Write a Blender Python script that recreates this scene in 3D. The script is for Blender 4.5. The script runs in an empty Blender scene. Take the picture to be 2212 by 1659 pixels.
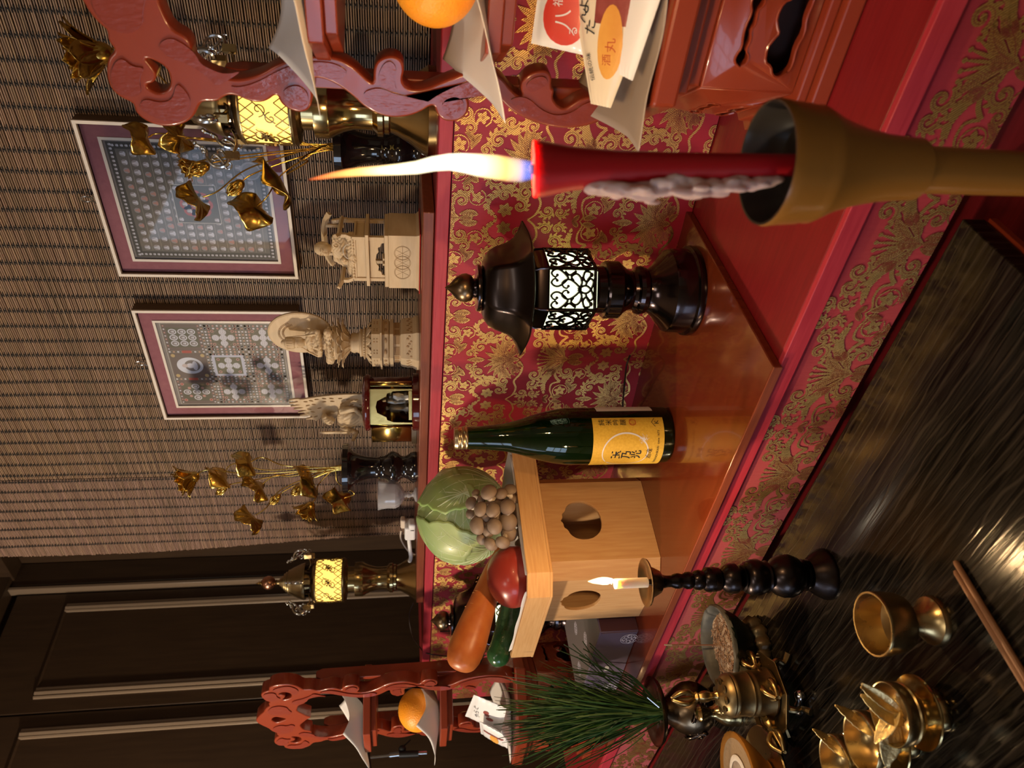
import bpy, bmesh, math, random
from mathutils import Vector, Matrix
from math import sin, cos, pi, radians, sqrt, atan2, hypot
SC = bpy.context.scene
COL = SC.collection
random.seed(7)
# ---------------------------------------------------------------- camera (26 mm phone lens, held sideways)
YAW, PITCH, ROLL, FPX = radians(42.497), radians(8.524), radians(0.320), 1604.2
_cy, _sy, _cp, _sp = cos(YAW), sin(YAW), cos(PITCH), sin(PITCH)
FW = Vector((-_sy*_cp, _cy*_cp, -_sp)); _r = Vector((_cy, _sy, 0)); _d = FW.cross(_r)
RT = _r*cos(ROLL) + _d*sin(ROLL); DN = -_r*sin(ROLL) + _d*cos(ROLL)
cam_d = bpy.data.cameras.new('camera'); cam = bpy.data.objects.new('camera', cam_d); COL.objects.link(cam)
cam.matrix_world = Matrix(((DN.x, RT.x, -FW.x, 0), (DN.y, RT.y, -FW.y, 0), (DN.z, RT.z, -FW.z, 0), (0, 0, 0, 1)))
cam_d.sensor_fit = 'HORIZONTAL'; cam_d.sensor_width = 36; cam_d.lens = 36*FPX/2212; cam_d.clip_start = .02
cam_d.dof.use_dof = True; cam_d.dof.focus_distance = 1.02; cam_d.dof.aperture_fstop = 8.0
SC.camera = cam
SC.view_settings.view_transform = 'Standard'; SC.view_settings.look = 'None'
SC.view_settings.gamma = 1; SC.view_settings.use_curve_mapping = False
SC.view_settings.exposure = 0.32
# ---------------------------------------------------------------- light: dim room, window and ceiling lamps behind the camera
w = bpy.data.worlds.new('world'); SC.world = w; w.use_nodes = True
w.node_tree.nodes['Background'].inputs[0].default_value = (.62, .6, .62, 1)
w.node_tree.nodes['Background'].inputs[1].default_value = .25
def area(name, loc, tgt, sx, sy, power, col):
    l = bpy.data.lights.new(name, 'AREA'); l.shape = 'RECTANGLE'; l.size = sx; l.size_y = sy
    l.energy = power; l.color = col
    o = bpy.data.objects.new(name, l); COL.objects.link(o); o.location = loc
    o.rotation_euler = (Vector(tgt)-Vector(loc)).to_track_quat('-Z', 'Y').to_euler(); return o
area('ceiling_lamp_light', (-.35, -.75, 1.72), (-.6, .2, 0), .55, .55, 6, (1.0, .90, .78))
area('ceiling_lamp_light', (.9, -.9, 1.72), (.3, .0, 0), .5, .5, 4, (1.0, .86, .70))
def point(name, loc, power, col, r=.01):
    l = bpy.data.lights.new(name, 'POINT'); l.energy = power; l.color = col; l.shadow_soft_size = r
    o = bpy.data.objects.new(name, l); COL.objects.link(o); o.location = loc; return o
point('standing_lamp_light', (-1.74, -.24, .50), 50, (1.0, .80, .56), .045)
# ---------------------------------------------------------------- pixel -> point helpers (the frame is 2212 x 1659)
def ray(x, y): return FW*FPX + RT*(829.5-y) + DN*(x-1106.)
def onY(x, y, Y): v = ray(x, y); return v*(Y/v.y)
def onZ(x, y, Z): v = ray(x, y); return v*(Z/v.z)
def onX(x, y, X): v = ray(x, y); return v*(X/v.x)
def pxm(P): return Vector(P).dot(FW)/FPX                    # metres per pixel at P
def zat(P, x):                                              # height above which P's vertical crosses pixel column x
    t = (x-1106.)/FPX; q = Vector((P[0], P[1], 0)); return (t*q.dot(FW)-q.dot(DN))/(DN.z-t*FW.z)
# ---------------------------------------------------------------- mesh building
class MB:
    def __init__(s): s.v = []; s.f = []; s.c = None
    def add(s, vs, fs, M=None, col=None):
        n = len(s.v)
        s.v += [tuple(M @ Vector(p)) for p in vs] if M is not None else [tuple(p) for p in vs]
        s.f += [tuple(i+n for i in f) for f in fs]
        if col is not None:
            if s.c is None: s.c = [(1, 1, 1, 1)]*n
            s.c += [tuple(col)+(1,)]*len(vs)
        elif s.c is not None: s.c += [(1, 1, 1, 1)]*len(vs)
        return s
    def box(s, c, d, M=None, col=None):
        x, y, z = c; a, b, e = d[0]/2, d[1]/2, d[2]/2
        vs = [(x+i*a, y+j*b, z+k*e) for k in (-1, 1) for j in (-1, 1) for i in (-1, 1)]
        return s.add(vs, [(0, 2, 3, 1), (4, 5, 7, 6), (0, 1, 5, 4), (2, 6, 7, 3), (0, 4, 6, 2), (1, 3, 7, 5)], M, col)
    def lathe(s, prof, seg=40, M=None, a0=0., ang=2*pi, fn=None, cap=True):
        full = abs(ang-2*pi) < 1e-6; n = seg if full else seg+1; vs = []; fs = []
        for r, z in prof:
            for i in range(n):
                a = a0+ang*i/seg; q = r*(fn(a, z) if fn else 1)
                vs.append((q*cos(a), q*sin(a), z))
        for k in range(len(prof)-1):
            for i in range(seg):
                j = (i+1) % n if full else i+1
                fs.append((k*n+i, k*n+j, (k+1)*n+j, (k+1)*n+i))
        if cap and full:
            if prof[0][0] > 1e-5: fs.append(tuple(range(n-1, -1, -1)))
            if prof[-1][0] > 1e-5: fs.append(tuple((len(prof)-1)*n+i for i in range(n)))
        return s.add(vs, fs, M)
    def tube(s, pts, r, seg=8, M=None, flat=None):
        P = [Vector(p) for p in pts]; n = len(P); R = r if isinstance(r, (list, tuple)) else [r]*n
        vs = []; up = Vector((0, 0, 1)); prev = None
        for i in range(n):
            t = (P[min(i+1, n-1)]-P[max(i-1, 0)]).normalized()
            if prev is None:
                a = t.cross(up) if abs(t.z) < .95 else t.cross(Vector((1, 0, 0)))
            else: a = prev-t*prev.dot(t)
            a.normalize(); b = t.cross(a); prev = a
            for k in range(seg):
                q = 2*pi*k/seg; vs.append(P[i]+a*R[i]*cos(q)+b*R[i]*sin(q)*(flat or 1))
        fs = [(i*seg+k, i*seg+(k+1) % seg, (i+1)*seg+(k+1) % seg, (i+1)*seg+k) for i in range(n-1) for k in range(seg)]
        fs += [tuple(range(seg-1, -1, -1)), tuple((n-1)*seg+k for k in range(seg))]
        return s.add(vs, fs, M)
    def ell(s, c, r, seg=16, rings=10, M=None, fn=None):
        if not isinstance(r, (tuple, list, Vector)): r = (r, r, r)
        T = Matrix.Translation(Vector(c)); T = M @ T if M is not None else T
        vs = [(0, 0, -r[2])]; fs = []
        for k in range(1, rings):
            p = -pi/2+pi*k/rings
            for i in range(seg):
                a = 2*pi*i/seg; q = fn(a, p) if fn else 1
                vs.append((r[0]*cos(p)*cos(a)*q, r[1]*cos(p)*sin(a)*q, r[2]*sin(p)*q))
        vs.append((0, 0, r[2])); e = len(vs)-1
        for i in range(seg):
            j = (i+1) % seg
            fs.append((0, 1+j, 1+i)); fs.append((e, e-seg+i, e-seg+j))
            for k in range(rings-2): fs.append((1+k*seg+i, 1+k*seg+j, 1+(k+1)*seg+j, 1+(k+1)*seg+i))
        return s.add(vs, fs, T)
    def grid(s, fn, nu, nv, M=None, col=None):
        vs = [fn(i/nu, j/nv) for j in range(nv+1) for i in range(nu+1)]
        return s.add(vs, [(j*(nu+1)+i, j*(nu+1)+i+1, (j+1)*(nu+1)+i+1, (j+1)*(nu+1)+i) for j in range(nv) for i in range(nu)], M, col)
    def prism(s, ol, h, M=None, col=None, z0=0):
        n = len(ol); vs = [(p[0], p[1], z0) for p in ol]+[(p[0], p[1], z0+h) for p in ol]
        return s.add(vs, [tuple(range(n-1, -1, -1)), tuple(range(n, 2*n))]+[(i, (i+1) % n, n+(i+1) % n, n+i) for i in range(n)], M, col)
    def mesh(s, name, smooth=35, thick=0, bevel=0, sub=0, remesh=0):
        me = bpy.data.meshes.new(name); me.from_pydata(s.v, [], s.f)
        if s.c is not None:
            at = me.color_attributes.new('tint', 'FLOAT_COLOR', 'POINT')
            at.data.foreach_set('color', [x for c in s.c for x in c])
        me.validate(); 
        if smooth: 
            me.shade_smooth()
            if smooth < 180: me.set_sharp_from_angle(angle=radians(smooth))
        return me
    def build(s, name, m, parent=None, loc=None, rot=None, smooth=35, thick=0, bevel=0, sub=0, remesh=0, fix=True, **props):
        me = s.mesh(name, smooth)
        if fix and not s.c:
            bm = bmesh.new(); bm.from_mesh(me); bmesh.ops.recalc_face_normals(bm, faces=bm.faces); bm.to_mesh(me); bm.free()
        me.materials.append(m); o = bpy.data.objects.new(name, me); COL.objects.link(o)
        if remesh or sub:
            if remesh:
                d = o.modifiers.new('r', 'REMESH'); d.mode = 'VOXEL'; d.voxel_size = remesh; d.use_smooth_shade = True
                d = o.modifiers.new('s', 'SMOOTH'); d.iterations = 3; d.factor = .5
            if sub: d = o.modifiers.new('u', 'SUBSURF'); d.levels = sub; d.render_levels = sub
            dg = bpy.context.evaluated_depsgraph_get(); me2 = bpy.data.meshes.new_from_object(o.evaluated_get(dg))
            o.modifiers.clear(); o.data = me2; bpy.data.meshes.remove(me)
            if not me2.materials: me2.materials.append(m)
        if thick: d = o.modifiers.new('t', 'SOLIDIFY'); d.thickness = thick; d.offset = 0
        if bevel: d = o.modifiers.new('b', 'BEVEL'); d.width = bevel; d.segments = 2; d.limit_method = 'ANGLE'; d.harden_normals = False
        if parent: o.parent = parent
        if loc is not None: o.location = loc
        if rot is not None: o.rotation_euler = rot
        for k, v in props.items(): o[k] = v
        return o
def thing(name, label, cat, loc=(0, 0, 0), rz=0, group=None):
    o = bpy.data.objects.new(name, None); COL.objects.link(o); o.location = loc; o.rotation_euler = (0, 0, rz)
    o.empty_display_size = .02; o['label'] = label; o['category'] = cat
    if group: o['group'] = group
    return o
def tag(o, label, cat, group=None):
    o['label'] = label; o['category'] = cat
    if group: o['group'] = group
    return o
def struct(o, label=None):
    o['kind'] = 'structure'
    if label: o['label'] = label
    return o
def dup(root, loc, rz=None, label=None, group=None):
    r = root.copy(); COL.objects.link(r); r.location = loc
    if rz is not None: r.rotation_euler = (0, 0, rz)
    if label: r['label'] = label
    if group: r['group'] = group
    for ch in list(root.children):
        c = ch.copy(); COL.objects.link(c); c.parent = r
        for g in ch.children:
            d = g.copy(); COL.objects.link(d); d.parent = c
    return r
def copyobj(o, parent=None, loc=None, rot=None):
    c = o.copy(); COL.objects.link(c)
    if parent: c.parent = parent
    if loc is not None: c.location = loc
    if rot is not None: c.rotation_euler = rot
    return c
def curve_mesh(name, splines, depth, m, parent=None, bev=0, M=None, loc=None, rot=None):
    """flat plate with holes (2D outlines in x,y), extruded along z"""
    cu = bpy.data.curves.new(name, 'CURVE'); cu.dimensions = '2D'; cu.fill_mode = 'BOTH'
    cu.extrude = depth/2-bev; cu.bevel_depth = bev; cu.bevel_resolution = 2; cu.offset = -bev
    for pts in splines:
        sp = cu.splines.new('POLY'); sp.points.add(len(pts)-1); sp.use_cyclic_u = True
        for i, p in enumerate(pts): sp.points[i].co = (p[0], p[1], 0, 1)
    o = bpy.data.objects.new(name, cu); COL.objects.link(o)
    me = bpy.data.meshes.new_from_object(o)
    bpy.data.objects.remove(o); bpy.data.curves.remove(cu)
    if M is not None: me.transform(M)
    me.shade_smooth(); me.set_sharp_from_angle(angle=radians(40)); me.materials.clear(); me.materials.append(m)
    o = bpy.data.objects.new(name, me); COL.objects.link(o)
    if parent: o.parent = parent
    if loc is not None: o.location = loc
    if rot is not None: o.rotation_euler = rot
    return o
def chaikin(pts, n=2, closed=True):
    for _ in range(n):
        q = []; L = len(pts)
        for i in range(L if closed else L-1):
            a, b = pts[i], pts[(i+1) % L]
            q += [tuple(x*.75+y*.25 for x, y in zip(a, b)), tuple(x*.25+y*.75 for x, y in zip(a, b))]
        if not closed: q = [pts[0]]+q+[pts[-1]]
        pts = q
    return pts
def spline3(pts, n=6):
    """Catmull-Rom through points"""
    P = [Vector(p) for p in pts]; out = []
    for i in range(len(P)-1):
        a, b, c, d = P[max(i-1, 0)], P[i], P[i+1], P[min(i+2, len(P)-1)]
        for k in range(n):
            t = k/n; out.append(.5*((2*b)+(c-a)*t+(2*a-5*b+4*c-d)*t*t+(3*b-a-3*c+d)*t**3))
    out.append(P[-1]); return out
def text_mesh(body, size, M, m, parent, name='lettering', bend=None, ext=.0, align='CENTER', weight=0):
    cu = bpy.data.curves.new(name, 'FONT'); cu.body = body; cu.size = size; cu.align_x = align; cu.align_y = 'CENTER'
    cu.extrude = ext; cu.offset = weight
    o = bpy.data.objects.new(name, cu); COL.objects.link(o)
    me = bpy.data.meshes.new_from_object(o)
    bpy.data.objects.remove(o); bpy.data.curves.remove(cu)
    me.transform(M)
    if bend:
        for v in me.vertices: v.co = bend(v.co)
    me.materials.clear(); me.materials.append(m)
    o = bpy.data.objects.new(name, me); COL.objects.link(o)
    if parent: o.parent = parent
    return o
def Rx(a): return Matrix.Rotation(a, 4, 'X')
def Ry(a): return Matrix.Rotation(a, 4, 'Y')
def Rz(a): return Matrix.Rotation(a, 4, 'Z')
def Tr(x, y, z): return Matrix.Translation((x, y, z))
def Sc(x, y, z): return Matrix.Diagonal((x, y, z, 1))
def aim(n, up=(0, 0, 1)):            # matrix whose local z points along n
    return Vector(n).to_track_quat('Z', 'Y').to_matrix().to_4x4()
def plathe(base, prof):              # traced (pixel column, pixel radius) -> local (r, z) profile about a base point
    u = pxm(base); return [(r*u, zat(base, x)-base[2]) for x, r in prof]
# ---------------------------------------------------------------- materials
def mat(name, col, rough=.5, metal=0, var=None, vscale=20, vstretch=(1, 1, 1), bump=0, bscale=60, bstretch=None, coat=0,
        emit=None, es=0, trans=0, ior=1.45, sss=0, sssr=(1, .4, .2), tint=False, spec=None, vramp=(.35, .65), rvar=0, detail=4, aniso=0, alpha=1, sheen=0, thin=0):
    m = bpy.data.materials.new(name); m.use_nodes = True; nt = m.node_tree; b = nt.nodes['Principled BSDF']
    N = nt.nodes.new; L = nt.links.new
    b.inputs['Base Color'].default_value = (*col, 1); b.inputs['Roughness'].default_value = rough; b.inputs['Metallic'].default_value = metal
    b.inputs['IOR'].default_value = ior
    if spec is not None: b.inputs['Specular IOR Level'].default_value = spec
    if coat: b.inputs['Coat Weight'].default_value = coat; b.inputs['Coat Roughness'].default_value = .06
    if trans: b.inputs['Transmission Weight'].default_value = trans
    if sss: b.inputs['Subsurface Weight'].default_value = sss; b.inputs['Subsurface Radius'].default_value = sssr; b.inputs['Subsurface Scale'].default_value = .01
    if emit: b.inputs['Emission Color'].default_value = (*emit, 1); b.inputs['Emission Strength'].default_value = es
    if aniso: b.inputs['Anisotropic'].default_value = aniso
    if alpha < 1: b.inputs['Alpha'].default_value = alpha
    if sheen: b.inputs['Sheen Weight'].default_value = sheen
    src = None
    if var or bump or rvar:
        tc = N('ShaderNodeTexCoord'); mp = N('ShaderNodeMapping'); mp.inputs['Scale'].default_value = vstretch; L(tc.outputs['Object'], mp.inputs[0])
    if var or rvar:
        nz = N('ShaderNodeTexNoise'); nz.inputs['Scale'].default_value = vscale; nz.inputs['Detail'].default_value = detail; L(mp.outputs[0], nz.inputs[0])
    if var:
        cr = N('ShaderNodeValToRGB'); cr.color_ramp.elements[0].position = vramp[0]; cr.color_ramp.elements[1].position = vramp[1]
        cr.color_ramp.elements[0].color = (*col, 1); cr.color_ramp.elements[1].color = (*var, 1); L(nz.outputs[0], cr.inputs[0]); src = cr.outputs[0]
    if rvar:
        mr = N('ShaderNodeMapRange'); mr.inputs['To Min'].default_value = max(rough-rvar, .02); mr.inputs['To Max'].default_value = rough+rvar
        mr.inputs['From Min'].default_value = .3; mr.inputs['From Max'].default_value = .7; L(nz.outputs[0], mr.inputs[0]); L(mr.outputs[0], b.inputs['Roughness'])
    if tint:
        at = N('ShaderNodeVertexColor'); at.layer_name = 'tint'
        if src is None: L(at.outputs[0], b.inputs['Base Color'])
        else:
            mx = N('ShaderNodeMix'); mx.data_type = 'RGBA'; mx.blend_type = 'MULTIPLY'; mx.inputs[0].default_value = 1
            L(src, mx.inputs[6]); L(at.outputs[0], mx.inputs[7]); src = mx.outputs[2]
    if src is not None: L(src, b.inputs['Base Color'])
    if bump:
        mp2 = N('ShaderNodeMapping'); mp2.inputs['Scale'].default_value = bstretch or vstretch; L(tc.outputs['Object'], mp2.inputs[0])
        n2 = N('ShaderNodeTexNoise'); n2.inputs['Scale'].default_value = bscale; n2.inputs['Detail'].default_value = 3; L(mp2.outputs[0], n2.inputs[0])
        bp = N('ShaderNodeBump'); bp.inputs['Strength'].default_value = min(1, bump); bp.inputs['Distance'].default_value = .001; L(n2.outputs[0], bp.inputs['Height']); L(bp.outputs[0], b.inputs['Normal'])
        if coat: L(bp.outputs[0], b.inputs['Coat Normal'])
    return m
def wood(name, c1, c2, rough=.5, scale=14, stretch=(1, 1, 12), coat=0, bump=.15, dist=6):
    m = mat(name, c1, rough, coat=coat); nt = m.node_tree; N = nt.nodes.new; L = nt.links.new; b = nt.nodes['Principled BSDF']
    tc = N('ShaderNodeTexCoord'); mp = N('ShaderNodeMapping'); mp.inputs['Scale'].default_value = stretch; L(tc.outputs['Object'], mp.inputs[0])
    n = N('ShaderNodeTexNoise'); n.inputs['Scale'].default_value = scale; n.inputs['Detail'].default_value = 8; n.inputs['Distortion'].default_value = .3; L(mp.outputs[0], n.inputs[0])
    cr = N('ShaderNodeValToRGB'); cr.color_ramp.elements[0].position = .32; cr.color_ramp.elements[1].position = .68
    cr.color_ramp.elements[0].color = (*c1, 1); cr.color_ramp.elements[1].color = (*c2, 1); L(n.outputs[0], cr.inputs[0]); L(cr.outputs[0], b.inputs['Base Color'])
    if bump:
        bp = N('ShaderNodeBump'); bp.inputs['Strength'].default_value = bump; bp.inputs['Distance'].default_value = .0006; L(n.outputs[0], bp.inputs['Height']); L(bp.outputs[0], b.inputs['Normal'])
    return m
M_ = {}
M_['vermilion'] = mat('vermilion_lacquer', (.235, .037, .014), .30, coat=.30, bump=.10, bscale=90, bstretch=(1, 1, 1), var=(.22, .031, .012), vscale=9)
M_['vermilion_relief'] = mat('vermilion_field', (.20, .028, .015), .30, coat=.4, bump=.6, bscale=230, bstretch=(1, 1, .4))
M_['dark_hole'] = mat('dark_recess', (.03, .006, .004), .6)  # near-black colour stands in for shade inside the stand openings
M_['tier_red'] = wood('crimson_painted_wood', (.165, .0065, .010), (.205, .010, .014), .42, 22, (1, 12, 12), bump=.25)
M_['tier_pink'] = wood('crimson_painted_edge', (.36, .022, .042), (.43, .034, .055), .45, 22, (1, 14, 14), bump=.3)
M_['board'] = wood('stained_board', (.095, .0145, .004), (.125, .021, .006), .22, 9, (1, 14, 8), coat=.5, bump=.10)
M_['board_up'] = wood('stained_upper_board', (.17, .040, .020), (.22, .055, .028), .35, 16, (1, 16, 16), coat=.3, bump=.2)
M_['board_edge'] = wood('stained_board_edge', (.10, .014, .006), (.14, .02, .008), .4, 16, (1, 16, 16))
M_['ivory'] = wood('boxwood_carving', (.55, .41, .25), (.62, .48, .31), .55, 30, (1, 1, 5), bump=.1)
M_['ivory_dk'] = mat('boxwood_engraving', (.38, .24, .12), .6)
M_['hinoki'] = wood('cypress_wood', (.56, .31, .135), (.63, .385, .185), .45, 26, (9, 9, .7), coat=.15, bump=.1)
M_['hinoki_rim'] = wood('cypress_rim', (.62, .34, .14), (.70, .42, .19), .42, 26, (1.0, 1.0, 14), coat=.15, bump=.08)
M_['brass'] = mat('brass', (.47, .36, .17), .17, 1, rvar=.05, vscale=14)
M_['brass_dull'] = mat('aged_brass', (.30, .23, .12), .32, 1, rvar=.08, vscale=10)
M_['brass_gold'] = mat('warm_brass', (.47, .35, .17), .28, 1, rvar=.05, vscale=20)
M_['gold'] = mat('gilt_metal', (.60, .40, .10), .24, 1, bump=.3, bscale=90)
M_['gold_leaf'] = mat('gold_leaf', (.82, .66, .34), .45, 1, bump=.9, bscale=260)
M_['vein'] = mat('brocade_outline_thread', (.20, .035, .02), .7)
M_['brass_dark'] = mat('dark_brass', (.19, .135, .065), .42, 1, rvar=.06, vscale=25)
M_['bronze'] = mat('dark_bronze', (.085, .062, .05), .20, 1, rvar=.06, vscale=12)
M_['bronze_warm'] = mat('warm_bronze', (.20, .14, .085), .26, 1, rvar=.08, vscale=12)
M_['roof_black'] = mat('matt_blackened_bronze', (.040, .031, .031), .29, 1, coat=.08, rvar=.05, vscale=9)
M_['lantern_black'] = mat('blackened_bronze', (.055, .042, .045), .17, 1, coat=.25, rvar=.05, vscale=9)
M_['silver'] = mat('silver_metal', (.62, .64, .66), .2, 1)
M_['copper'] = mat('copper_ball', (.42, .22, .14), .28, 1)
M_['black_lac'] = mat('black_vase_lacquer', (.008, .006, .007), .10, coat=.8)
M_['dark_wood'] = wood('dark_door_wood', (.034, .018, .009), (.046, .025, .012), .45, 12, (8, 8, .6), bump=.1)
M_['door_trim'] = mat('door_moulding', (.20, .145, .10), .28, 0, coat=.3)  # highlight along the dark mouldings, put into a pale colour
M_['paper'] = mat('white_paper', (.74, .71, .69), .75, trans=0, sss=.15, sssr=(1, 1, 1))
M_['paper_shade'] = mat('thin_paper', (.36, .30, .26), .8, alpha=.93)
M_['plaster'] = mat('room_plaster', (.42, .37, .30), .9)
M_['tatami'] = mat('tatami', (.30, .25, .13), .8, var=(.25, .2, .1), vscale=40, vstretch=(1, 20, 1))
M_['ceil'] = wood('ceiling_boards', (.22, .14, .08), (.28, .18, .1), .6, 6, (1, 14, 1))
M_['white'] = mat('white_plastic', (.75, .75, .76), .35)
M_['black_plastic'] = mat('black_plastic', (.012, .012, .013), .4)
M_['cord_dark'] = mat('dark_cord', (.03, .02, .017), .4)
M_['cord_grey'] = mat('grey_cord', (.22, .2, .19), .35)
M_['red_cloth'] = mat('red_felt', (.45, .02, .01), .9)
M_['orange'] = mat('orange_peel', (.85, .33, .02), .38, bump=.8, bscale=420, var=(.80, .27, .015), vscale=18, sss=.1, sssr=(1, .4, .1))
M_['tomato'] = mat('tomato_skin', (.33, .038, .026), .30, coat=.15, var=(.28, .028, .020), vscale=9)
M_['carrot'] = mat('carrot_skin', (.56, .17, .04), .38, var=(.48, .12, .025), vscale=60, vstretch=(.15, 1, 1), bump=.6, bscale=60, bstretch=(1, .12, .12))
M_['cucumber'] = mat('cucumber_skin', (.012, .060, .020), .22, coat=.5, var=(.03, .11, .035), vscale=50, vstretch=(.15, 1, 1), bump=.8, bscale=150)
M_['mushcap'] = mat('mushroom_cap', (.29, .21, .155), .5, var=(.20, .135, .09), vscale=260, bump=.2, bscale=300)
M_['mushstem'] = mat('mushroom_stem', (.62, .52, .42), .6)
M_['incense_brown'] = mat('incense_brown', (.16, .075, .045), .8)
M_['ash'] = mat('incense_ash', (.33, .26, .20), .95, bump=1, bscale=150, var=(.22, .16, .12), vscale=60)
M_['ceramic'] = mat('dark_green_ceramic', (.008, .014, .011), .30, bump=.3, bscale=30)
M_['ceramic_rim'] = mat('worn_grey_rim', (.085, .083, .075), .55, var=(.022, .024, .022), vscale=30, bump=.5, bscale=60)
M_['antler'] = mat('mottled_bronze', (.03, .032, .024), .4, metal=.5, var=(.09, .06, .03), vscale=40, bump=1, bscale=70)
M_['stick_wood'] = mat('stick_wood', (.24, .12, .06), .5, var=(.19, .09, .045), vscale=40, vstretch=(1, 1, 1))
M_['stick_sleeve'] = mat('stick_sleeve', (.05, .022, .013), .4)
M_['candle_white'] = mat('white_wax', (.80, .72, .62), .4, sss=.5, sssr=(1, .6, .3))
M_['candle_red'] = mat('red_wax', (.42, .006, .012), .42, sss=.35, sssr=(1, .1, .05))
M_['wax_drip'] = mat('pale_wax_drips', (.62, .43, .40), .5, sss=.3, bump=.6, bscale=120)
M_['wick'] = mat('charred_wick', (.02, .02, .03), .9)
M_['holder'] = mat('bamboo_brown_lacquer', (.28, .115, .018), .33, coat=.15, var=(.21, .085, .013), vscale=10, vstretch=(1, 1, .2))
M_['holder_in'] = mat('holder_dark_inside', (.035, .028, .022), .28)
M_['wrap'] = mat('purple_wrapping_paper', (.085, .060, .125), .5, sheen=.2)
M_['wrap_grey'] = mat('grey_purple_wrapping_paper', (.13, .11, .11), .5)  # same paper on the box top, light put into the colour
M_['wrap_dark'] = mat('dark_purple_wrapping_paper', (.055, .018, .032), .55)  # same paper on the box end, shade put into the colour
M_['wrap_print'] = mat('white_print', (.55, .52, .62), .6)
M_['needle'] = mat('pine_needle_green', (.050, .105, .036), .36, tint=True, var=(.022, .055, .018), vscale=30)
M_['glassgreen'] = mat('green_glass', (.02, .075, .012), .03, trans=.92, ior=1.5)
M_['sake'] = mat('bottle_dark_inside', (.006, .012, .004), .15, coat=.5)
M_['cap_gold'] = mat('bottle_cap_metal', (.52, .40, .24), .3, 1)
M_['label_y'] = mat('yellow_label', (.70, .45, .055), .5, bump=.25, bscale=500, var=(.62, .38, .04), vscale=300, vstretch=(1, 1, 1))
M_['ink'] = mat('black_ink', (.012, .012, .014), .6)
M_['ink_red'] = mat('red_ink', (.45, .08, .02), .6)
M_['ink_white'] = mat('white_ink', (.70, .70, .76), .5)
M_['seal_red'] = mat('packet_red', (.60, .05, .035), .35, coat=.3)
M_['bun'] = mat('baked_cake_print', (.70, .36, .07), .5, var=(.62, .28, .05), vscale=40)
M_['redbean'] = mat('red_bean_print', (.20, .03, .025), .5, var=(.28, .06, .05), vscale=90)
M_['packet'] = mat('cream_packet', (.72, .64, .50), .4, coat=.3)
M_['packet_white'] = mat('white_packet', (.78, .78, .80), .35, coat=.4, bump=.3, bscale=40)
M_['packet_yellow'] = mat('packet_yellow', (.75, .6, .08), .4)
M_['frame_white'] = mat('cream_frame', (.66, .60, .54), .45)
M_['frame_side'] = mat('brown_frame_side', (.10, .055, .03), .5)
M_['mat_mauve'] = mat('mauve_mount', (.30, .115, .14), .8, var=(.27, .10, .125), vscale=120)
M_['print'] = mat('printed_picture', (1, 1, 1), .5, tint=True)
M_['lamp_white'] = mat('lamp_shade_white', (.8, .8, .7), .5, emit=(.92, 1.0, .62), es=1.35)
M_['lamp_yellow'] = mat('lamp_shade_yellow', (.8, .6, .2), .5, emit=(1.0, .62, .13), es=1.25)
M_['zushi_red'] = mat('shrine_red_lacquer', (.09, .008, .007), .12, coat=.6)
M_['zushi_gold'] = mat('shrine_gilding', (.62, .44, .15), .20, 1, bump=.12, bscale=60)
M_['zushi_dark'] = mat('shrine_dark', (.025, .02, .012), .5)
M_['zushi_silver'] = mat('shrine_relief', (.25, .23, .20), .4, .8, bump=.6, bscale=200)
M_['bead'] = mat('bright_bead', (.8, .78, .74), .12, .4)
def slat_mat(name, a, b, c):
    m = mat(name, a, .55, var=b, vscale=9, vstretch=(1, 1, 40), tint=True, vramp=(.3, .7)); return m
M_['slat'] = slat_mat('bamboo_slat', (.20, .118, .068), (.36, .235, .15), 0)
M_['slat_l'] = slat_mat('bamboo_slat_pale', (.25, .150, .108), (.34, .22, .16), 0)
M_['thread'] = mat('black_thread', (.010, .007, .006), .8)
def glassmat(name, col, tint_t=(1, 1, 1), rough=.02, k=1.0):
    m = bpy.data.materials.new(name); m.use_nodes = True; nt = m.node_tree; nt.nodes.clear(); N = nt.nodes.new; L = nt.links.new
    o = N('ShaderNodeOutputMaterial'); mx = N('ShaderNodeMixShader'); t = N('ShaderNodeBsdfTransparent'); g = N('ShaderNodeBsdfGlossy'); f = N('ShaderNodeFresnel')
    t.inputs[0].default_value = (*tint_t, 1); g.inputs['Roughness'].default_value = rough; g.inputs['Color'].default_value = (*col, 1); f.inputs[0].default_value = 1.5
    L(f.outputs[0], mx.inputs[0]); L(t.outputs[0], mx.inputs[1]); L(g.outputs[0], mx.inputs[2]); L(mx.outputs[0], o.inputs[0]); return m
M_['pane'] = glassmat('picture_glass', (1, 1, 1))
M_['crystal'] = mat('cut_crystal', (.92, .92, .97), .05, trans=.72, ior=1.52)
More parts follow.
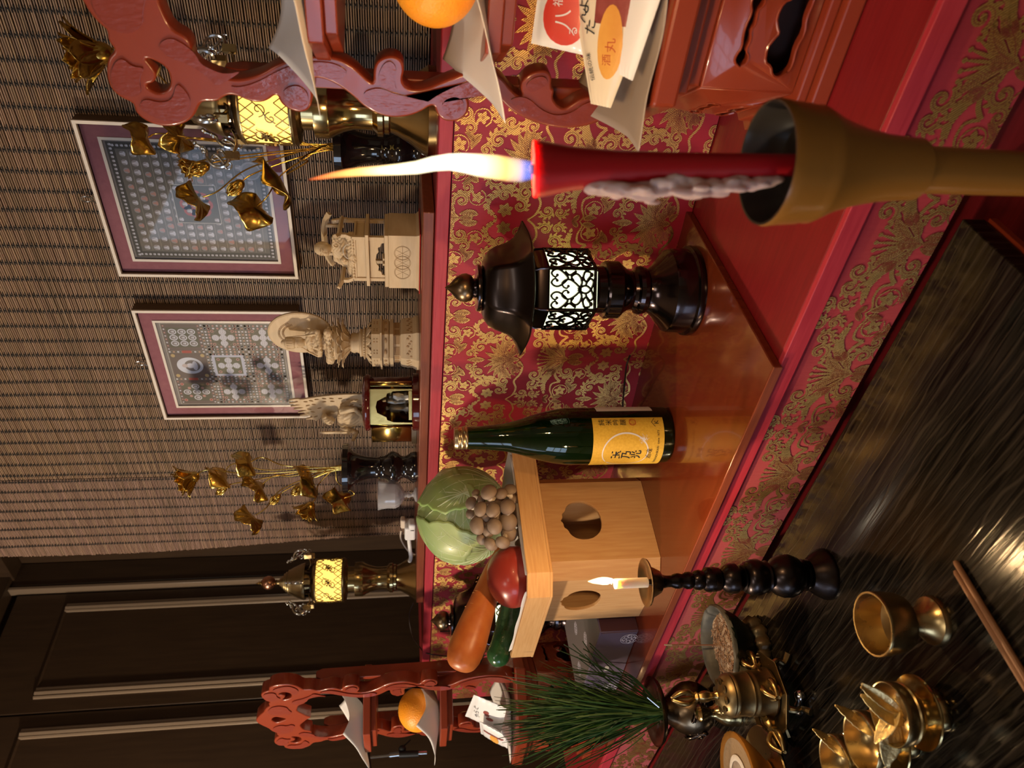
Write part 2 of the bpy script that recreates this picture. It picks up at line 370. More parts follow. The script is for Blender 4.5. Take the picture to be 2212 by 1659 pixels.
def table_mat():
    m = mat('black_lacquer_grain', (.004, .0035, .003), .13, coat=.0); nt = m.node_tree; N = nt.nodes.new; L = nt.links.new; b = nt.nodes['Principled BSDF']
    b.inputs['Specular IOR Level'].default_value = .15
    tc = N('ShaderNodeTexCoord'); mp = N('ShaderNodeMapping'); mp.inputs['Scale'].default_value = (2.6, 58, 1); L(tc.outputs['Object'], mp.inputs[0])
    n = N('ShaderNodeTexNoise'); n.inputs['Scale'].default_value = 5; n.inputs['Detail'].default_value = 7; n.inputs['Distortion'].default_value = 1.2; L(mp.outputs[0], n.inputs[0])
    mp1 = N('ShaderNodeMapping'); mp1.inputs['Scale'].default_value = (.9, 5.2, 1); L(tc.outputs['Object'], mp1.inputs[0])
    wv = N('ShaderNodeTexWave'); wv.wave_type = 'BANDS'; wv.bands_direction = 'Y'; wv.inputs['Scale'].default_value = 5.5; wv.inputs['Distortion'].default_value = 9; wv.inputs['Detail'].default_value = 3
    wv.inputs['Detail Scale'].default_value = 1.1; L(mp1.outputs[0], wv.inputs[0])
    pw = N('ShaderNodeMath'); pw.operation = 'POWER'; pw.inputs[1].default_value = 26; L(wv.outputs[1], pw.inputs[0])
    cr = N('ShaderNodeValToRGB'); cr.color_ramp.elements[0].position = .35; cr.color_ramp.elements[1].position = .9
    cr.color_ramp.elements[0].color = (.0016, .0013, .0011, 1); cr.color_ramp.elements[1].color = (.026, .021, .016, 1)
    ml = N('ShaderNodeMath'); ml.operation = 'MULTIPLY_ADD'; ml.inputs[1].default_value = .55; L(pw.outputs[0], ml.inputs[0]); L(n.outputs[0], ml.inputs[2]); 
    L(ml.outputs[0], cr.inputs[0]); L(cr.outputs[0], b.inputs['Base Color'])
    bp = N('ShaderNodeBump'); bp.inputs['Strength'].default_value = .22; bp.inputs['Distance'].default_value = .0005; L(ml.outputs[0], bp.inputs['Height']); L(bp.outputs[0], b.inputs['Normal'])
    return m
M_['table'] = table_mat()
def thread_mat(name, c_hi, c_lo, rough, metal, scale, ang):
    """woven gold thread: fine diagonal ridges"""
    m = mat(name, c_hi, rough, metal); nt = m.node_tree; N = nt.nodes.new; L = nt.links.new; b = nt.nodes['Principled BSDF']
    tc = N('ShaderNodeTexCoord'); mp = N('ShaderNodeMapping'); mp.inputs['Rotation'].default_value = (0, ang, 0); L(tc.outputs['Object'], mp.inputs[0])
    wv = N('ShaderNodeTexWave'); wv.bands_direction = 'X'; wv.inputs['Scale'].default_value = scale; wv.inputs['Distortion'].default_value = 1.2; wv.inputs['Detail'].default_value = 1; L(mp.outputs[0], wv.inputs[0])
    cr = N('ShaderNodeValToRGB'); cr.color_ramp.elements[0].color = (*c_lo, 1); cr.color_ramp.elements[1].color = (*c_hi, 1); cr.color_ramp.elements[0].position = .1; cr.color_ramp.elements[1].position = .45
    L(wv.outputs[1], cr.inputs[0]); L(cr.outputs[0], b.inputs['Base Color'])
    nz = N('ShaderNodeTexNoise'); nz.inputs['Scale'].default_value = 900; L(tc.outputs['Object'], nz.inputs[0])
    ad = N('ShaderNodeMath'); ad.operation = 'ADD'; L(nz.outputs[0], ad.inputs[0]); L(wv.outputs[1], ad.inputs[1])
    bp = N('ShaderNodeBump'); bp.inputs['Strength'].default_value = .55; bp.inputs['Distance'].default_value = .0004; L(ad.outputs[0], bp.inputs['Height']); L(bp.outputs[0], b.inputs['Normal'])
    return m
M_['gold_thread'] = thread_mat('gold_brocade_thread', (.90, .61, .20), (.38, .10, .04), .37, .90, 165, .7)
M_['silk'] = mat('crimson_silk', (.36, .005, .026), .45, sheen=.35, var=(.31, .004, .022), vscale=6, bump=.25, bscale=300, bstretch=(1, 1, .2))
# emissive flames
def flame_mat(name, stops, st):
    m = bpy.data.materials.new(name); m.use_nodes = True; nt = m.node_tree; nt.nodes.clear(); N = nt.nodes.new; L = nt.links.new
    o = N('ShaderNodeOutputMaterial'); tc = N('ShaderNodeTexCoord'); sx = N('ShaderNodeSeparateXYZ'); L(tc.outputs['Generated'], sx.inputs[0])
    cr = N('ShaderNodeValToRGB'); L(sx.outputs[2], cr.inputs[0]); els = cr.color_ramp.elements
    while len(els) > 1: els.remove(els[0])
    els[0].position = stops[0][0]; els[0].color = (*stops[0][1], stops[0][2])
    for p, c, a in stops[1:]: e = els.new(p); e.color = (*c, a)
    lw = N('ShaderNodeLayerWeight'); lw.inputs[0].default_value = .5
    inv = N('ShaderNodeMath'); inv.operation = 'SUBTRACT'; inv.inputs[0].default_value = 1; L(lw.outputs['Facing'], inv.inputs[1])
    pw = N('ShaderNodeMath'); pw.operation = 'POWER'; pw.inputs[1].default_value = 1.1; L(inv.outputs[0], pw.inputs[0])
    mu = N('ShaderNodeMath'); mu.operation = 'MULTIPLY'; L(pw.outputs[0], mu.inputs[0]); L(cr.outputs[1], mu.inputs[1])
    em = N('ShaderNodeEmission'); em.inputs[1].default_value = st; L(cr.outputs[0], em.inputs[0])
    t = N('ShaderNodeBsdfTransparent'); mx = N('ShaderNodeMixShader'); L(mu.outputs[0], mx.inputs[0]); L(t.outputs[0], mx.inputs[1]); L(em.outputs[0], mx.inputs[2]); L(mx.outputs[0], o.inputs[0])
    return m
M_['flame'] = flame_mat('flame_glow', [(0, (.06, .12, .55), .40), (.035, (.10, .14, .50), .45), (.07, (.40, .26, .22), .75), (.13, (.55, .30, .09), .95), (.22, (.9, .62, .28), 1), (.32, (1, .90, .66), 1), (.6, (1, .80, .42), 1), (.78, (1, .45, .12), .6), (1, (1, .15, .03), .12)], 3.0)
M_['flame_s'] = flame_mat('small_flame_glow', [(0, (.2, .3, 1), .5), (.15, (.9, .8, .7), .9), (.4, (1, .85, .55), 1), (1, (1, .7, .3), .9)], 3.2)
M_['gilt_dark'] = mat('worn_gilding', (.32, .22, .09), .30, 1, bump=.3, bscale=120)
# ================================================================ ROOM
FL, CE, WX0, WX1, WY0, WY1 = -.85, 1.78, -2.05, 2.1, -2.2, 1.42
def slab(name, c, d, m): return struct(MB().box(c, d).build(name, m, fix=False))
slab('floor', (0, -.39, FL-.02), (4.4, 3.9, .04), M_['tatami'])
slab('ceiling', (0, -.39, CE+.02), (4.4, 3.9, .04), M_['ceil'])
slab('wall_back', (0, WY1+.02, .46), (4.4, .04, 2.64), M_['dark_wood'])
slab('wall_right', (WX1+.02, -.39, .46), (.04, 3.7, 2.64), M_['plaster'])
slab('wall_left', (WX0-.03, -.39, .46), (.04, 3.7, 2.64), M_['dark_wood'])
# wall behind the camera, with the window that lights the altar
wx0, wx1, wz0, wz1 = -1.90, -.85, -.35, .52
m = MB()
m.box(((WX0+wx0)/2, WY0-.02, .46), (wx0-WX0, .04, 2.64)); m.box(((wx1+WX1)/2, WY0-.02, .46), (WX1-wx1, .04, 2.64))
m.box(((wx0+wx1)/2, WY0-.02, (FL+wz0)/2), (wx1-wx0, .04, wz0-FL)); m.box(((wx0+wx1)/2, WY0-.02, (wz1+CE)/2), (wx1-wx0, .04, CE-wz1))
struct(m.build('wall_front', M_['plaster'], fix=False))
sky = mat('window_daylight_pane', (.8, .9, 1), .5, emit=(.50, .70, 1.0), es=4.5)
win = struct(MB().box(((wx0+wx1)/2, WY0-.03, (wz0+wz1)/2), (wx1-wx0, .01, wz1-wz0)).build('window_1', sky, fix=False))
m = MB()
for i in range(4): m.box((wx0+(wx1-wx0)*i/3, WY0-.005, (wz0+wz1)/2), (.035, .03, wz1-wz0))
for i in range(4): m.box(((wx0+wx1)/2, WY0-.005, wz0+(wz1-wz0)*i/3), (wx1-wx0, .03, .03))
m.build('window_frame', M_['hinoki'], win, fix=False)
sky2 = mat('frosted_window_pane', (.8, .9, 1), .5, emit=(.55, .72, 1.0), es=1.5)
win2 = struct(MB().box((WX0+.006, -1.60, .80), (.01, 1.05, .80)).build('window_2', sky2, fix=False))
m = MB()
for i in range(2): m.box((WX0+.016, -2.13+1.06*i, .80), (.02, .03, .84))
for i in range(2): m.box((WX0+.016, -1.60, .39+.82*i), (.02, 1.05, .03))
m.build('window_frame', M_['hinoki'], win2, fix=False)
# left wall: framed dark doors with highlights on the mouldings put in as pale colour
PX = WX0-.01
def door_panel(n, y0, y1, z0, z1, hi_left, hi_right):
    d = struct(MB().box((PX+.012, (y0+y1)/2, (z0+z1)/2), (.03, y1-y0, z1-z0)).build('door_%d' % n, M_['dark_wood'], fix=False, bevel=.002))
    a, b, st = y0+.052, y1-.050, .957
    MB().box((PX+.024, (a+b)/2, (z0+st)/2+.05), (.012, b-a, st-z0-.1)).build('recessed_panel', M_['dark_wood'], d, fix=False)
    for y, wd in ((a, .03), (b, .024)):
        m = MB()
        for k, (o, h) in enumerate(((0, .010), (.011, .015), (.022, .009))):
            m.tube([(PX+.030, y+(o-.011)*wd/.03, z0+.1), (PX+.030, y+(o-.011)*wd/.03, st)], h*.55, 8)
        m.build('moulding', M_['door_trim'], d)
    m = MB(); m.tube([(PX+.028, a, st), (PX+.028, b, st)], .006, 6); m.build('top_moulding', M_['dark_wood'], d)
    return d
for i in range(4): door_panel(i+1, .967-.357*i, 1.320-.357*i, FL+.03, 1.105, 0, 0)
struct(MB().box((PX+.02, 1.38, .2), (.05, .078, 2.1)).build('trim_1', M_['dark_wood'], fix=False, bevel=.003))
struct(MB().box((PX+.034, 1.331, .2), (.03, .012, 2.1)).build('trim_2', M_['door_trim'], fix=False, bevel=.003))
struct(MB().box((PX+.03, .4, 1.17), (.07, 2.0, .09)).build('trim_3', M_['dark_wood'], fix=False, bevel=.003))
struct(MB().box((-.3, WY1-.03, 1.17), (3.6, .06, .10)).build('trim_4', M_['dark_wood'], fix=False, bevel=.003))
# ================================================================ BAMBOO BLINDS hung behind the upper tier
BY = 1.10
def blind(name, label, x0, x1, z0, z1, pitch, colx, m, jit, yoff, sweep):
    th = thing(name, label, 'blind', (0, BY+yoff, 0), 0)
    s = MB(); n = int((z1-z0)/pitch); R = random.Random(3)
    for k in range(n):
        z = z0+pitch*(k+.5); h = pitch*R.uniform(.60, .72)/2; t = R.uniform(.72, 1.12); c = (t, t*R.uniform(.95, 1.02), t*R.uniform(.92, 1.04))
        a = x0-R.uniform(0, jit)+sweep(z); nx = 10; ys = []; base = len(s.v)
        ph = R.uniform(0, 6.3)
        vs = []; fs = []
        for i in range(nx+1):
            x = a+(x1-a)*i/nx; dz = .00035*sin(ph+i*1.7); g = .0011
            vs += [(x, g, z-h+dz), (x, -g*.6, z-h*.75+dz), (x, -g*.6, z+h*.75+dz), (x, g, z+h+dz)]
        for i in range(nx):
            for q in range(3): fs.append((i*4+q, i*4+4+q, i*4+5+q, i*4+1+q))
        fs.append((0, 1, 2, 3))
        s.add(vs, fs, None, c)
    so = s.build('slats', m, th, smooth=0, fix=False); so['kind'] = 'stuff'
    t = MB()
    for j, x in enumerate(colx):
        for k in range(n):
            z = z0+pitch*k; wv = .0042 if k % 2 else .0030
            t.box((x+(.0012 if k % 2 else -.0012)+.0006*sin(z*40+j), -.0009, z), (wv*2, .0022, pitch*.42))
            if k % 2: t.box((x, -.0013, z+pitch*.5), (.0016, .0012, pitch*.8))
    to = t.build('threads', M_['thread'], th, smooth=0, fix=False); to['kind'] = 'stuff'
    MB().box(((x0+x1)/2+.01, .006, (z0+z1)/2), (x1-x0-.02, .003, z1-z0)).build('backing_cloth', M_['thread'], th, fix=False)  # black sheet added behind the slats to paint the shade in their gaps
    return th
colR = [-1.255+.0325*i for i in range(46)]
colL = [-1.497+.0315*i for i in range(8)]
blind('bamboo_blind', 'wide brown bamboo slat blind behind the upper altar step, framed pictures hanging on it', -1.268, .26, -.043, 1.36, .0034, colR, M_['slat'], .001, 0, lambda z: 0)
blind('bamboo_blind', 'narrow paler bamboo blind with ragged left edge beside the dark doors', -1.512, -1.2715, -.043, 1.36, .0030, colL, M_['slat_l'], .0035, .001, lambda z: -.02*z+.012*cos(z*5))
# ================================================================ ALTAR TIERS, BROCADE, TABLE
YB, YT = .840, .525
TZ, LZ, UZ = -.483, -.379, -.0445         # table, lower tier top, upper tier top
t = thing('upper_altar_step', 'long red painted upper altar step with pink-red front edge carrying statues and lanterns', 'altar', (-.93, 1.0, FL))
MB().box((0, .12, UZ-.009-FL), (1.78, .56, .018)).build('top_board', M_['tier_red'], t, fix=False, bevel=.001)
MB().box((0, -.165, UZ-.009-FL), (1.78, .008, .0165)).build('front_edge', M_['tier_pink'], t, fix=False, bevel=.001)
MB().box((0, -.138, -.2208-FL), (1.76, .012, .3155)).build('front_panel', M_['tier_red'], t, fix=False)
t = thing('lower_altar_step', 'wide crimson painted lower altar step with pink-red front edge above the black table', 'altar', (-.93, .9, FL))
MB().box((0, -.1575, LZ-.009-FL), (1.778, .415, .018)).build('top_board', M_['tier_red'], t, fix=False, bevel=.001)
MB().box((0, -.3685, LZ-.0095-FL), (1.78, .007, .019)).build('front_edge', M_['tier_pink'], t, fix=False, bevel=.001)
MB().box((0, -.345, (LZ-.018+FL)/2-FL), (1.76, .012, LZ-.018-FL)).build('front_panel', M_['tier_red'], t, fix=False)
bd = MB().box((-.925, (.524+.836)/2, -.374), (.932, .312, .0095)).build('display_board', M_['board'], bevel=.0012, fix=False)
tag(bd, 'glossy orange-brown board lying on the lower step under the black lantern, bottle and offering tray', 'board')
MB().box((0, 0, 0), (.932, .0015, .0090)).build('front_face', M_['board_up'], bd, (-.925, .5235, -.374), fix=False)
ub = MB().box((-.933, .945, -.0365), (.912, .205, .0145)).build('display_board', M_['board_up'], bevel=.0012, fix=False)
tag(ub, 'long brown board on the upper step under the statues and shrine', 'board')

# ---- brocade pattern: one repeat of scrolls, palmettes, ferns and flowers as thin raised gold shapes
def strip2(B, pts, wf, y=0.):
    n = len(pts); L = []; Rr = []
    for i in range(n):
        a = Vector(pts[max(i-1, 0)]); b = Vector(pts[min(i+1, n-1)]); d = (b-a)
        if d.length < 1e-9: d = Vector((1, 0))
        d.normalize(); nn = Vector((-d.y, d.x)); w = wf(i/(n-1)); p = Vector(pts[i]); L.append(p+nn*w/2); Rr.append(p-nn*w/2)
    B.add([(p.x, y, p.y) for p in L]+[(p.x, y, p.y) for p in Rr], [(i, i+1, n+i+1, n+i) for i in range(n-1)])
VEIN = MB()
def leaf2(B, x, z, ang, ln, wd, cv=0., n=7):
    ln *= 1.12; wd *= 1.22
    pts = []; a = ang; px, pz = x, z
    for i in range(n+1):
        pts.append((px, pz)); px += cos(a)*ln/n; pz += sin(a)*ln/n; a += cv/n
    strip2(B, pts, lambda t: wd*max(0.02, sin(pi*min(1, t*.98+.02))**.75*(1.15-.5*t)))
    if wd > 5.5 and ln > 11:
        vb = B.vb; strip2(vb, pts[:-1], lambda t: .55*(1-.5*t))
        for k in range(1, n):
            for sg in (-1, 1):
                for h in (0, .5):
                    f = k+h
                    if f > n-.6: continue
                    i = int(f); p = Vector(pts[i]).lerp(Vector(pts[min(i+1, n)]), f-i); a2 = ang+cv*f/n; t = f/n; hw = wd*sin(pi*min(1, t*.98+.02))**.75*(1.15-.5*t)*.42
                    q = p+Vector((cos(a2+sg*.95), sin(a2+sg*.95)))*hw*1.15; strip2(vb, [tuple(p), tuple(q)], lambda t: .42)
def curl2(B, x, z, r, a0, dr, w, turns=1.30, ser=5):
    r *= 1.16; w *= 1.10
    pts = []
    n = 26
    for i in range(n+1):
        t = i/n; q = a0+dr*t*turns*2*pi; rr = r*(1-t)**.85*.93+r*.10; pts.append((x+rr*cos(q), z+rr*sin(q)))
    strip2(B, pts, lambda t: w*(1.0-.55*t)*(1 if t > .12 else .4+t*5)); strip2(B.vb, pts[1:-4], lambda t: .5)
    q = pts[-1]; disc2(B, q[0], q[1], w*.45)
    for k in range(ser):
        t = .05+k*.075; q = a0+dr*t*turns*2*pi; rr = r*(1-t)**.85*.93+r*.10+w*.25
        leaf2(B, x+rr*cos(q), z+rr*sin(q), q-dr*.9, w*1.15, w*.62, n=4)
def disc2(B, x, z, r, n=10): B.add([(x+r*cos(2*pi*i/n), 0, z+r*sin(2*pi*i/n)) for i in range(n)], [tuple(range(n))])
def fern2(B, pts, ln, wd, n=9):
    P = spline3([(p[0], p[1], 0) for p in pts], 8); P = [(p.x, p.y) for p in P]
    strip2(B, P, lambda t: wd*.35)
    for k in range(n):
        f = (k+.5)/n*(len(P)-2); i = int(f); p = P[i]; d = atan2(P[i+1][1]-P[i][1], P[i+1][0]-P[i][0]); s = 1-.55*k/n
        for sg in (-1, 1): leaf2(B, p[0], p[1], d+sg*.75, ln*s, wd*s, -sg*.5, 5)
    d = atan2(P[-1][1]-P[-2][1], P[-1][0]-P[-2][0]); leaf2(B, P[-1][0], P[-1][1], d, ln*.6, wd*.8)
def flower2(B, x, z, r, n=5, ph=.3):
    for k in range(n):
        a = ph+2*pi*k/n; leaf2(B, x+r*.16*cos(a), z+r*.16*sin(a), a, r*.84, r*.62, n=6)
    disc2(B, x, z, r*.11)
def stroke2(B, pts, w0, w1): 
    P = spline3([(p[0], p[1], 0) for p in pts], 6); P = [(p.x, p.y) for p in P]; strip2(B, P, lambda t: w0+(w1-w0)*t)
def brocade_tile():
    B = MB(); B.vb = MB()
    def half(s):
        H = MB(); H.vb = MB()
        def X(p): return [(s*a, b) for a, b in p]
        f = H
        stroke2(f, [(0, 8), (10, 12), (22, 20), (34, 18), (44, 10)], 3.0, 4.8)
        fern2(f, [(18, 20), (30, 30), (46, 36), (62, 34)], 10.5, 5.2, 10)
        leaf2(f, 3, 14, 1.25, 34, 11, -1.0); leaf2(f, 5, 10, .45, 36, 9.5, .9)
        curl2(f, 30, 52, 9, 3.6, 1, 5.4); curl2(f, 48, 54, 7.5, 4.2, 1, 4.8); curl2(f, 67, 51, 6.2, 4.2, 1, 4.2, ser=4)
        curl2(f, 24, 2, 8.5, 2.2, -1, 5.4); curl2(f, 42, -4, 7, 2.0, 1, 4.5, ser=4)
        # flower in ring
        R = [(62+11.5*cos(a), 8+11.5*sin(a)) for a in [.6+i*.35 for i in range(15)]]; strip2(f, R, lambda t: 1.9-.9*t)
        flower2(f, 62, 8, 8.8, 5, .5)
        stroke2(f, [(44, 10), (48, 22), (60, 24), (72, 20), (79, 24)], 3.4, 1.6)
        leaf2(f, 76, 20, -1.9, 16, 8, .4); leaf2(f, 70, 26, .5, 12, 6, .5)
        # upper half: feathery peony and trailing scrolls
        for k in range(6): leaf2(f, 2+k*2.2, 96+k*1.2, 1.45-k*.36, 33-k*1.4, 8.2, -.5)
        for k in range(5): leaf2(f, 1+k*2, 88-k*.5, 1.2-k*.42, 17, 6.5, -.3)
        for k in range(4): leaf2(f, 4+k*4.5, 80+k*2, -.2+k*.15, 14, 5, -1.4)
        stroke2(f, [(3, 78), (14, 72), (28, 74), (42, 82), (56, 78), (70, 82), (79, 92)], 3.6, 2.6)
        curl2(f, 42, 98, 8.6, 3.9, -1, 5.6); curl2(f, 60, 104, 8.0, 2.6, 1, 5.0); curl2(f, 66, 68, 7.2, 1.6, -1, 4.6)
        curl2(f, 24, 138, 8.5, 5.2, 1, 5.4); curl2(f, 46, 124, 7.6, 4.9, -1, 5); curl2(f, 12, 152, 6.0, 4, 1, 4, ser=4)
        fern2(f, [(34, 112), (46, 138), (62, 146), (74, 136)], 9.5, 4.8, 9)
        flower2(f, 66, 122, 9.5, 6, .2); flower2(f, 50, 158, 7.6, 5, .9)
        R = [(50+10.5*cos(a), 158+10.5*sin(a)) for a in [3.5+i*.36 for i in range(14)]]; strip2(f, R, lambda t: 1.9-.9*t)
        leaf2(f, 30, 158, 2.2, 20, 9, .9); leaf2(f, 74, 156, 1.9, 22, 9, -.8); leaf2(f, 20, 166, .4, 16, 7, .9)
        B.add([(s*x, 0, z) for x, y, z in H.v], [q if s > 0 else tuple(reversed(q)) for q in H.f]); B.vb.add([(s*x, 0, z) for x, y, z in H.vb.v], [q if s > 0 else tuple(reversed(q)) for q in H.vb.f])
    half(1); half(-1)
    for k in range(5): leaf2(B, (k-2)*1.6, 22, pi/2-(k-2)*.24, 27, 2.6); disc2(B, (k-2)*1.6+27*cos(pi/2-(k-2)*.24), 22+27*sin(pi/2-(k-2)*.24), 2.2)
    leaf2(B, 0, 3, pi/2, 24, 13); leaf2(B, 0, 92, pi/2, 30, 9); leaf2(B, 0, 78, pi/2, 18, 8); disc2(B, 0, 0, 3)
    leaf2(B, 0, -14, pi/2, 16, 8); leaf2(B, 0, 130, pi/2, 24, 9)
    return B
TILE = brocade_tile(); TW, TH = .158, .176
def brocade(name, label, x0, x1, z0, z1, yy, zoff, drape, parent_y, seed=0):
    th = thing(name, label, 'brocade cloth', ((x0+x1)/2, parent_y, z1))
    ox, oz = (x0+x1)/2, z1
    c = MB().grid(lambda u, v: (x0-ox+(x1-x0)*u, drape(x0+(x1-x0)*u, z0+(z1-z0)*v), z0-oz+(z1-z0)*v), 260, 12)
    c.build('silk_ground', M_['silk'], th, smooth=180, fix=False)
    for nm, tl, mm, off in (('gold_pattern', TILE, M_['gold_thread'], .0007), ('outline_threads', TILE.vb, M_['vein'], .0010)): brocade_layer(nm, tl, mm, off, th, x0, x1, z0, z1, zoff, drape, ox, oz)
    return th
def brocade_layer(nm, tl, mm, off, th, x0, x1, z0, z1, zoff, drape, ox, oz):
    P = MB()
    for i in range(-1, int((x1-x0)/TW)+2):
        for j in range(-1, 3):
            dx = x0+TW*(i+.5)+(TW/2 if j % 2 else 0); dz = z0+zoff+TH*j
            if dz > z1+.02 or dz+.2 < z0: continue
            P.add([(dx+p[0]*.001, 0, dz+p[2]*.001) for p in tl.v], tl.f)
    me = bpy.data.meshes.new(nm); me.from_pydata(P.v, [], P.f)
    bm = bmesh.new(); bm.from_mesh(me)
    for co, no in (((x0+.001, 0, 0), (-1, 0, 0)), ((x1-.001, 0, 0), (1, 0, 0)), ((0, 0, z0+.0005), (0, 0, -1)), ((0, 0, z1-.0005), (0, 0, 1))):
        bmesh.ops.bisect_plane(bm, geom=bm.verts[:]+bm.edges[:]+bm.faces[:], plane_co=co, plane_no=no, clear_outer=True)
    k = 0
    for v in bm.verts: v.co.y = drape(v.co.x, v.co.z)-off; v.co.x -= ox; v.co.z -= oz
    for f in bm.faces:
        f.smooth = True
    bm.faces.ensure_lookup_table(); bm.to_mesh(me); bm.free(); me.materials.append(mm)
    o = bpy.data.objects.new(nm, me); COL.objects.link(o); o.parent = th; o['kind'] = 'stuff'
brocade('brocade_hanging', 'tall crimson brocade with gold scrollwork hanging behind the black lanterns and bottle', -1.82, -.04, -.3775, UZ-.0185, 0, -.052,
        lambda x, z: .0016*sin(x*19+1)+.0022*sin(x*41)*max(0, (-.1-z))/.28, .8335)
brocade('brocade_hanging', 'narrow crimson and gold brocade band along the front of the lower step above the table', -1.82, -.04, -.482, LZ-.019, 0, .012,
        lambda x, z: .0006*sin(x*23), .5335)
# ---- black table
tb = thing('altar_table', 'black lacquered low table with visible wood grain in front of the altar', 'table', (-.93, .26, FL))
MB().box((0, 0, TZ-FL-.011), (1.286, .526, .022)).build('table_top', M_['table'], tb, fix=False, bevel=.0015)
MB().box((.6425, 0, TZ-FL-.0265), (.006, .52, .007)).build('red_edge_line', M_['vermilion'], tb, fix=False)
MB().box((0, 0, TZ-FL-.05), (1.24, .48, .055)).build('apron', M_['black_lac'], tb, fix=False)
for sx in (-1, 1):
    for sy in (-1, 1): MB().box((sx*.59, sy*.21, (TZ-FL-.07)/2), (.05, .05, TZ-FL-.07)).build('leg', M_['black_lac'], tb, fix=False, bevel=.003)
# ================================================================ FRAMED PICTURES
def rectc(B, x0, x1, z0, z1, c, y): B.add([(x0, y, z0), (x1, y, z0), (x1, y, z1), (x0, y, z1)], [(0, 1, 2, 3)], None, c)
def discc(B, x, z, r, c, y, n=14, rz=None): B.add([(x+r*cos(2*pi*i/n), y, z+(rz or r)*sin(2*pi*i/n)) for i in range(n)], [tuple(range(n))], None, c)
WHc, PKc, DKc, OLc, BGc, RDc = (.52, .52, .60), (.42, .22, .20), (.035, .033, .030), (.075, .075, .05), (.15, .13, .125), (.36, .05, .035)
def figure(B, x, z, s, y, c=WHc, c2=(.27, .25, .27)):     # tiny seated figure with round halo
    discc(B, x, z+s*.15, s, c2, y, 12); discc(B, x, z-s*.45, s*.85, c, y-.0001, 8, s*.38); discc(B, x, z, s*.42, c, y-.00015, 8, s*.6); discc(B, x, z+s*.62, s*.30, c, y-.0002, 8)
def art_many():
    B = MB(); W, H = .19, .2125; R = random.Random(5)
    rectc(B, -W/2, W/2, -H/2, H/2, (.16, .14, .14), 0); rectc(B, -W/2+.004, W/2-.004, -H/2+.004, H/2-.004, DKc, -.0002)
    rectc(B, -W/2+.014, W/2-.014, -H/2+.012, H/2-.014, (.115, .105, .095), -.0004)
    for i in range(30):
        for zz in (-H/2+.008, H/2-.009): figure(B, -W/2+.008+i*.006, zz, .0021, -.0006)
    for i in range(32):
        for xx in (-W/2+.009, W/2-.009): figure(B, xx, -H/2+.014+i*.006, .0021, -.0006)
    for r in range(13):
        z = H/2-.023-r*.0137
        if -.024 < z < .024: xs = [-.074, -.062, -.05, -.038, .038, .05, .062, .074]
        else: xs = [-.074+i*(.148/(12-(r % 3))) for i in range(13-(r % 3))]
        rectc(B, -W/2+.016, W/2-.016, z-.0068, z-.0063, (.3, .28, .24), -.0007)
        for x in xs: figure(B, x, z, .0042+.0006*(r % 2), -.0008, WHc if R.random() < .8 else PKc)
    rectc(B, -.031, .031, -.031, .031, (.45, .43, .4), -.0012); rectc(B, -.030, .030, -.030, .030, (.07, .065, .05), -.0013)
    for k in range(8):
        a = k*pi/4; discc(B, .014*cos(a), .014*sin(a), .0095, RDc, -.0015, 10); figure(B, .0155*cos(a), .0155*sin(a), .0038, -.0017)
    discc(B, 0, 0, .009, RDc, -.0018); figure(B, 0, 0, .006, -.002)
    for s in (-1, 1):
        for u in (-1, 1): figure(B, s*.025, u*.025, .0035, -.0016)
    discc(B, .055, -.083, .014, (.40, .42, .50), -.0016, 20); discc(B, .055, -.083, .0115, (.26, .27, .33), -.0017, 20)
    return B
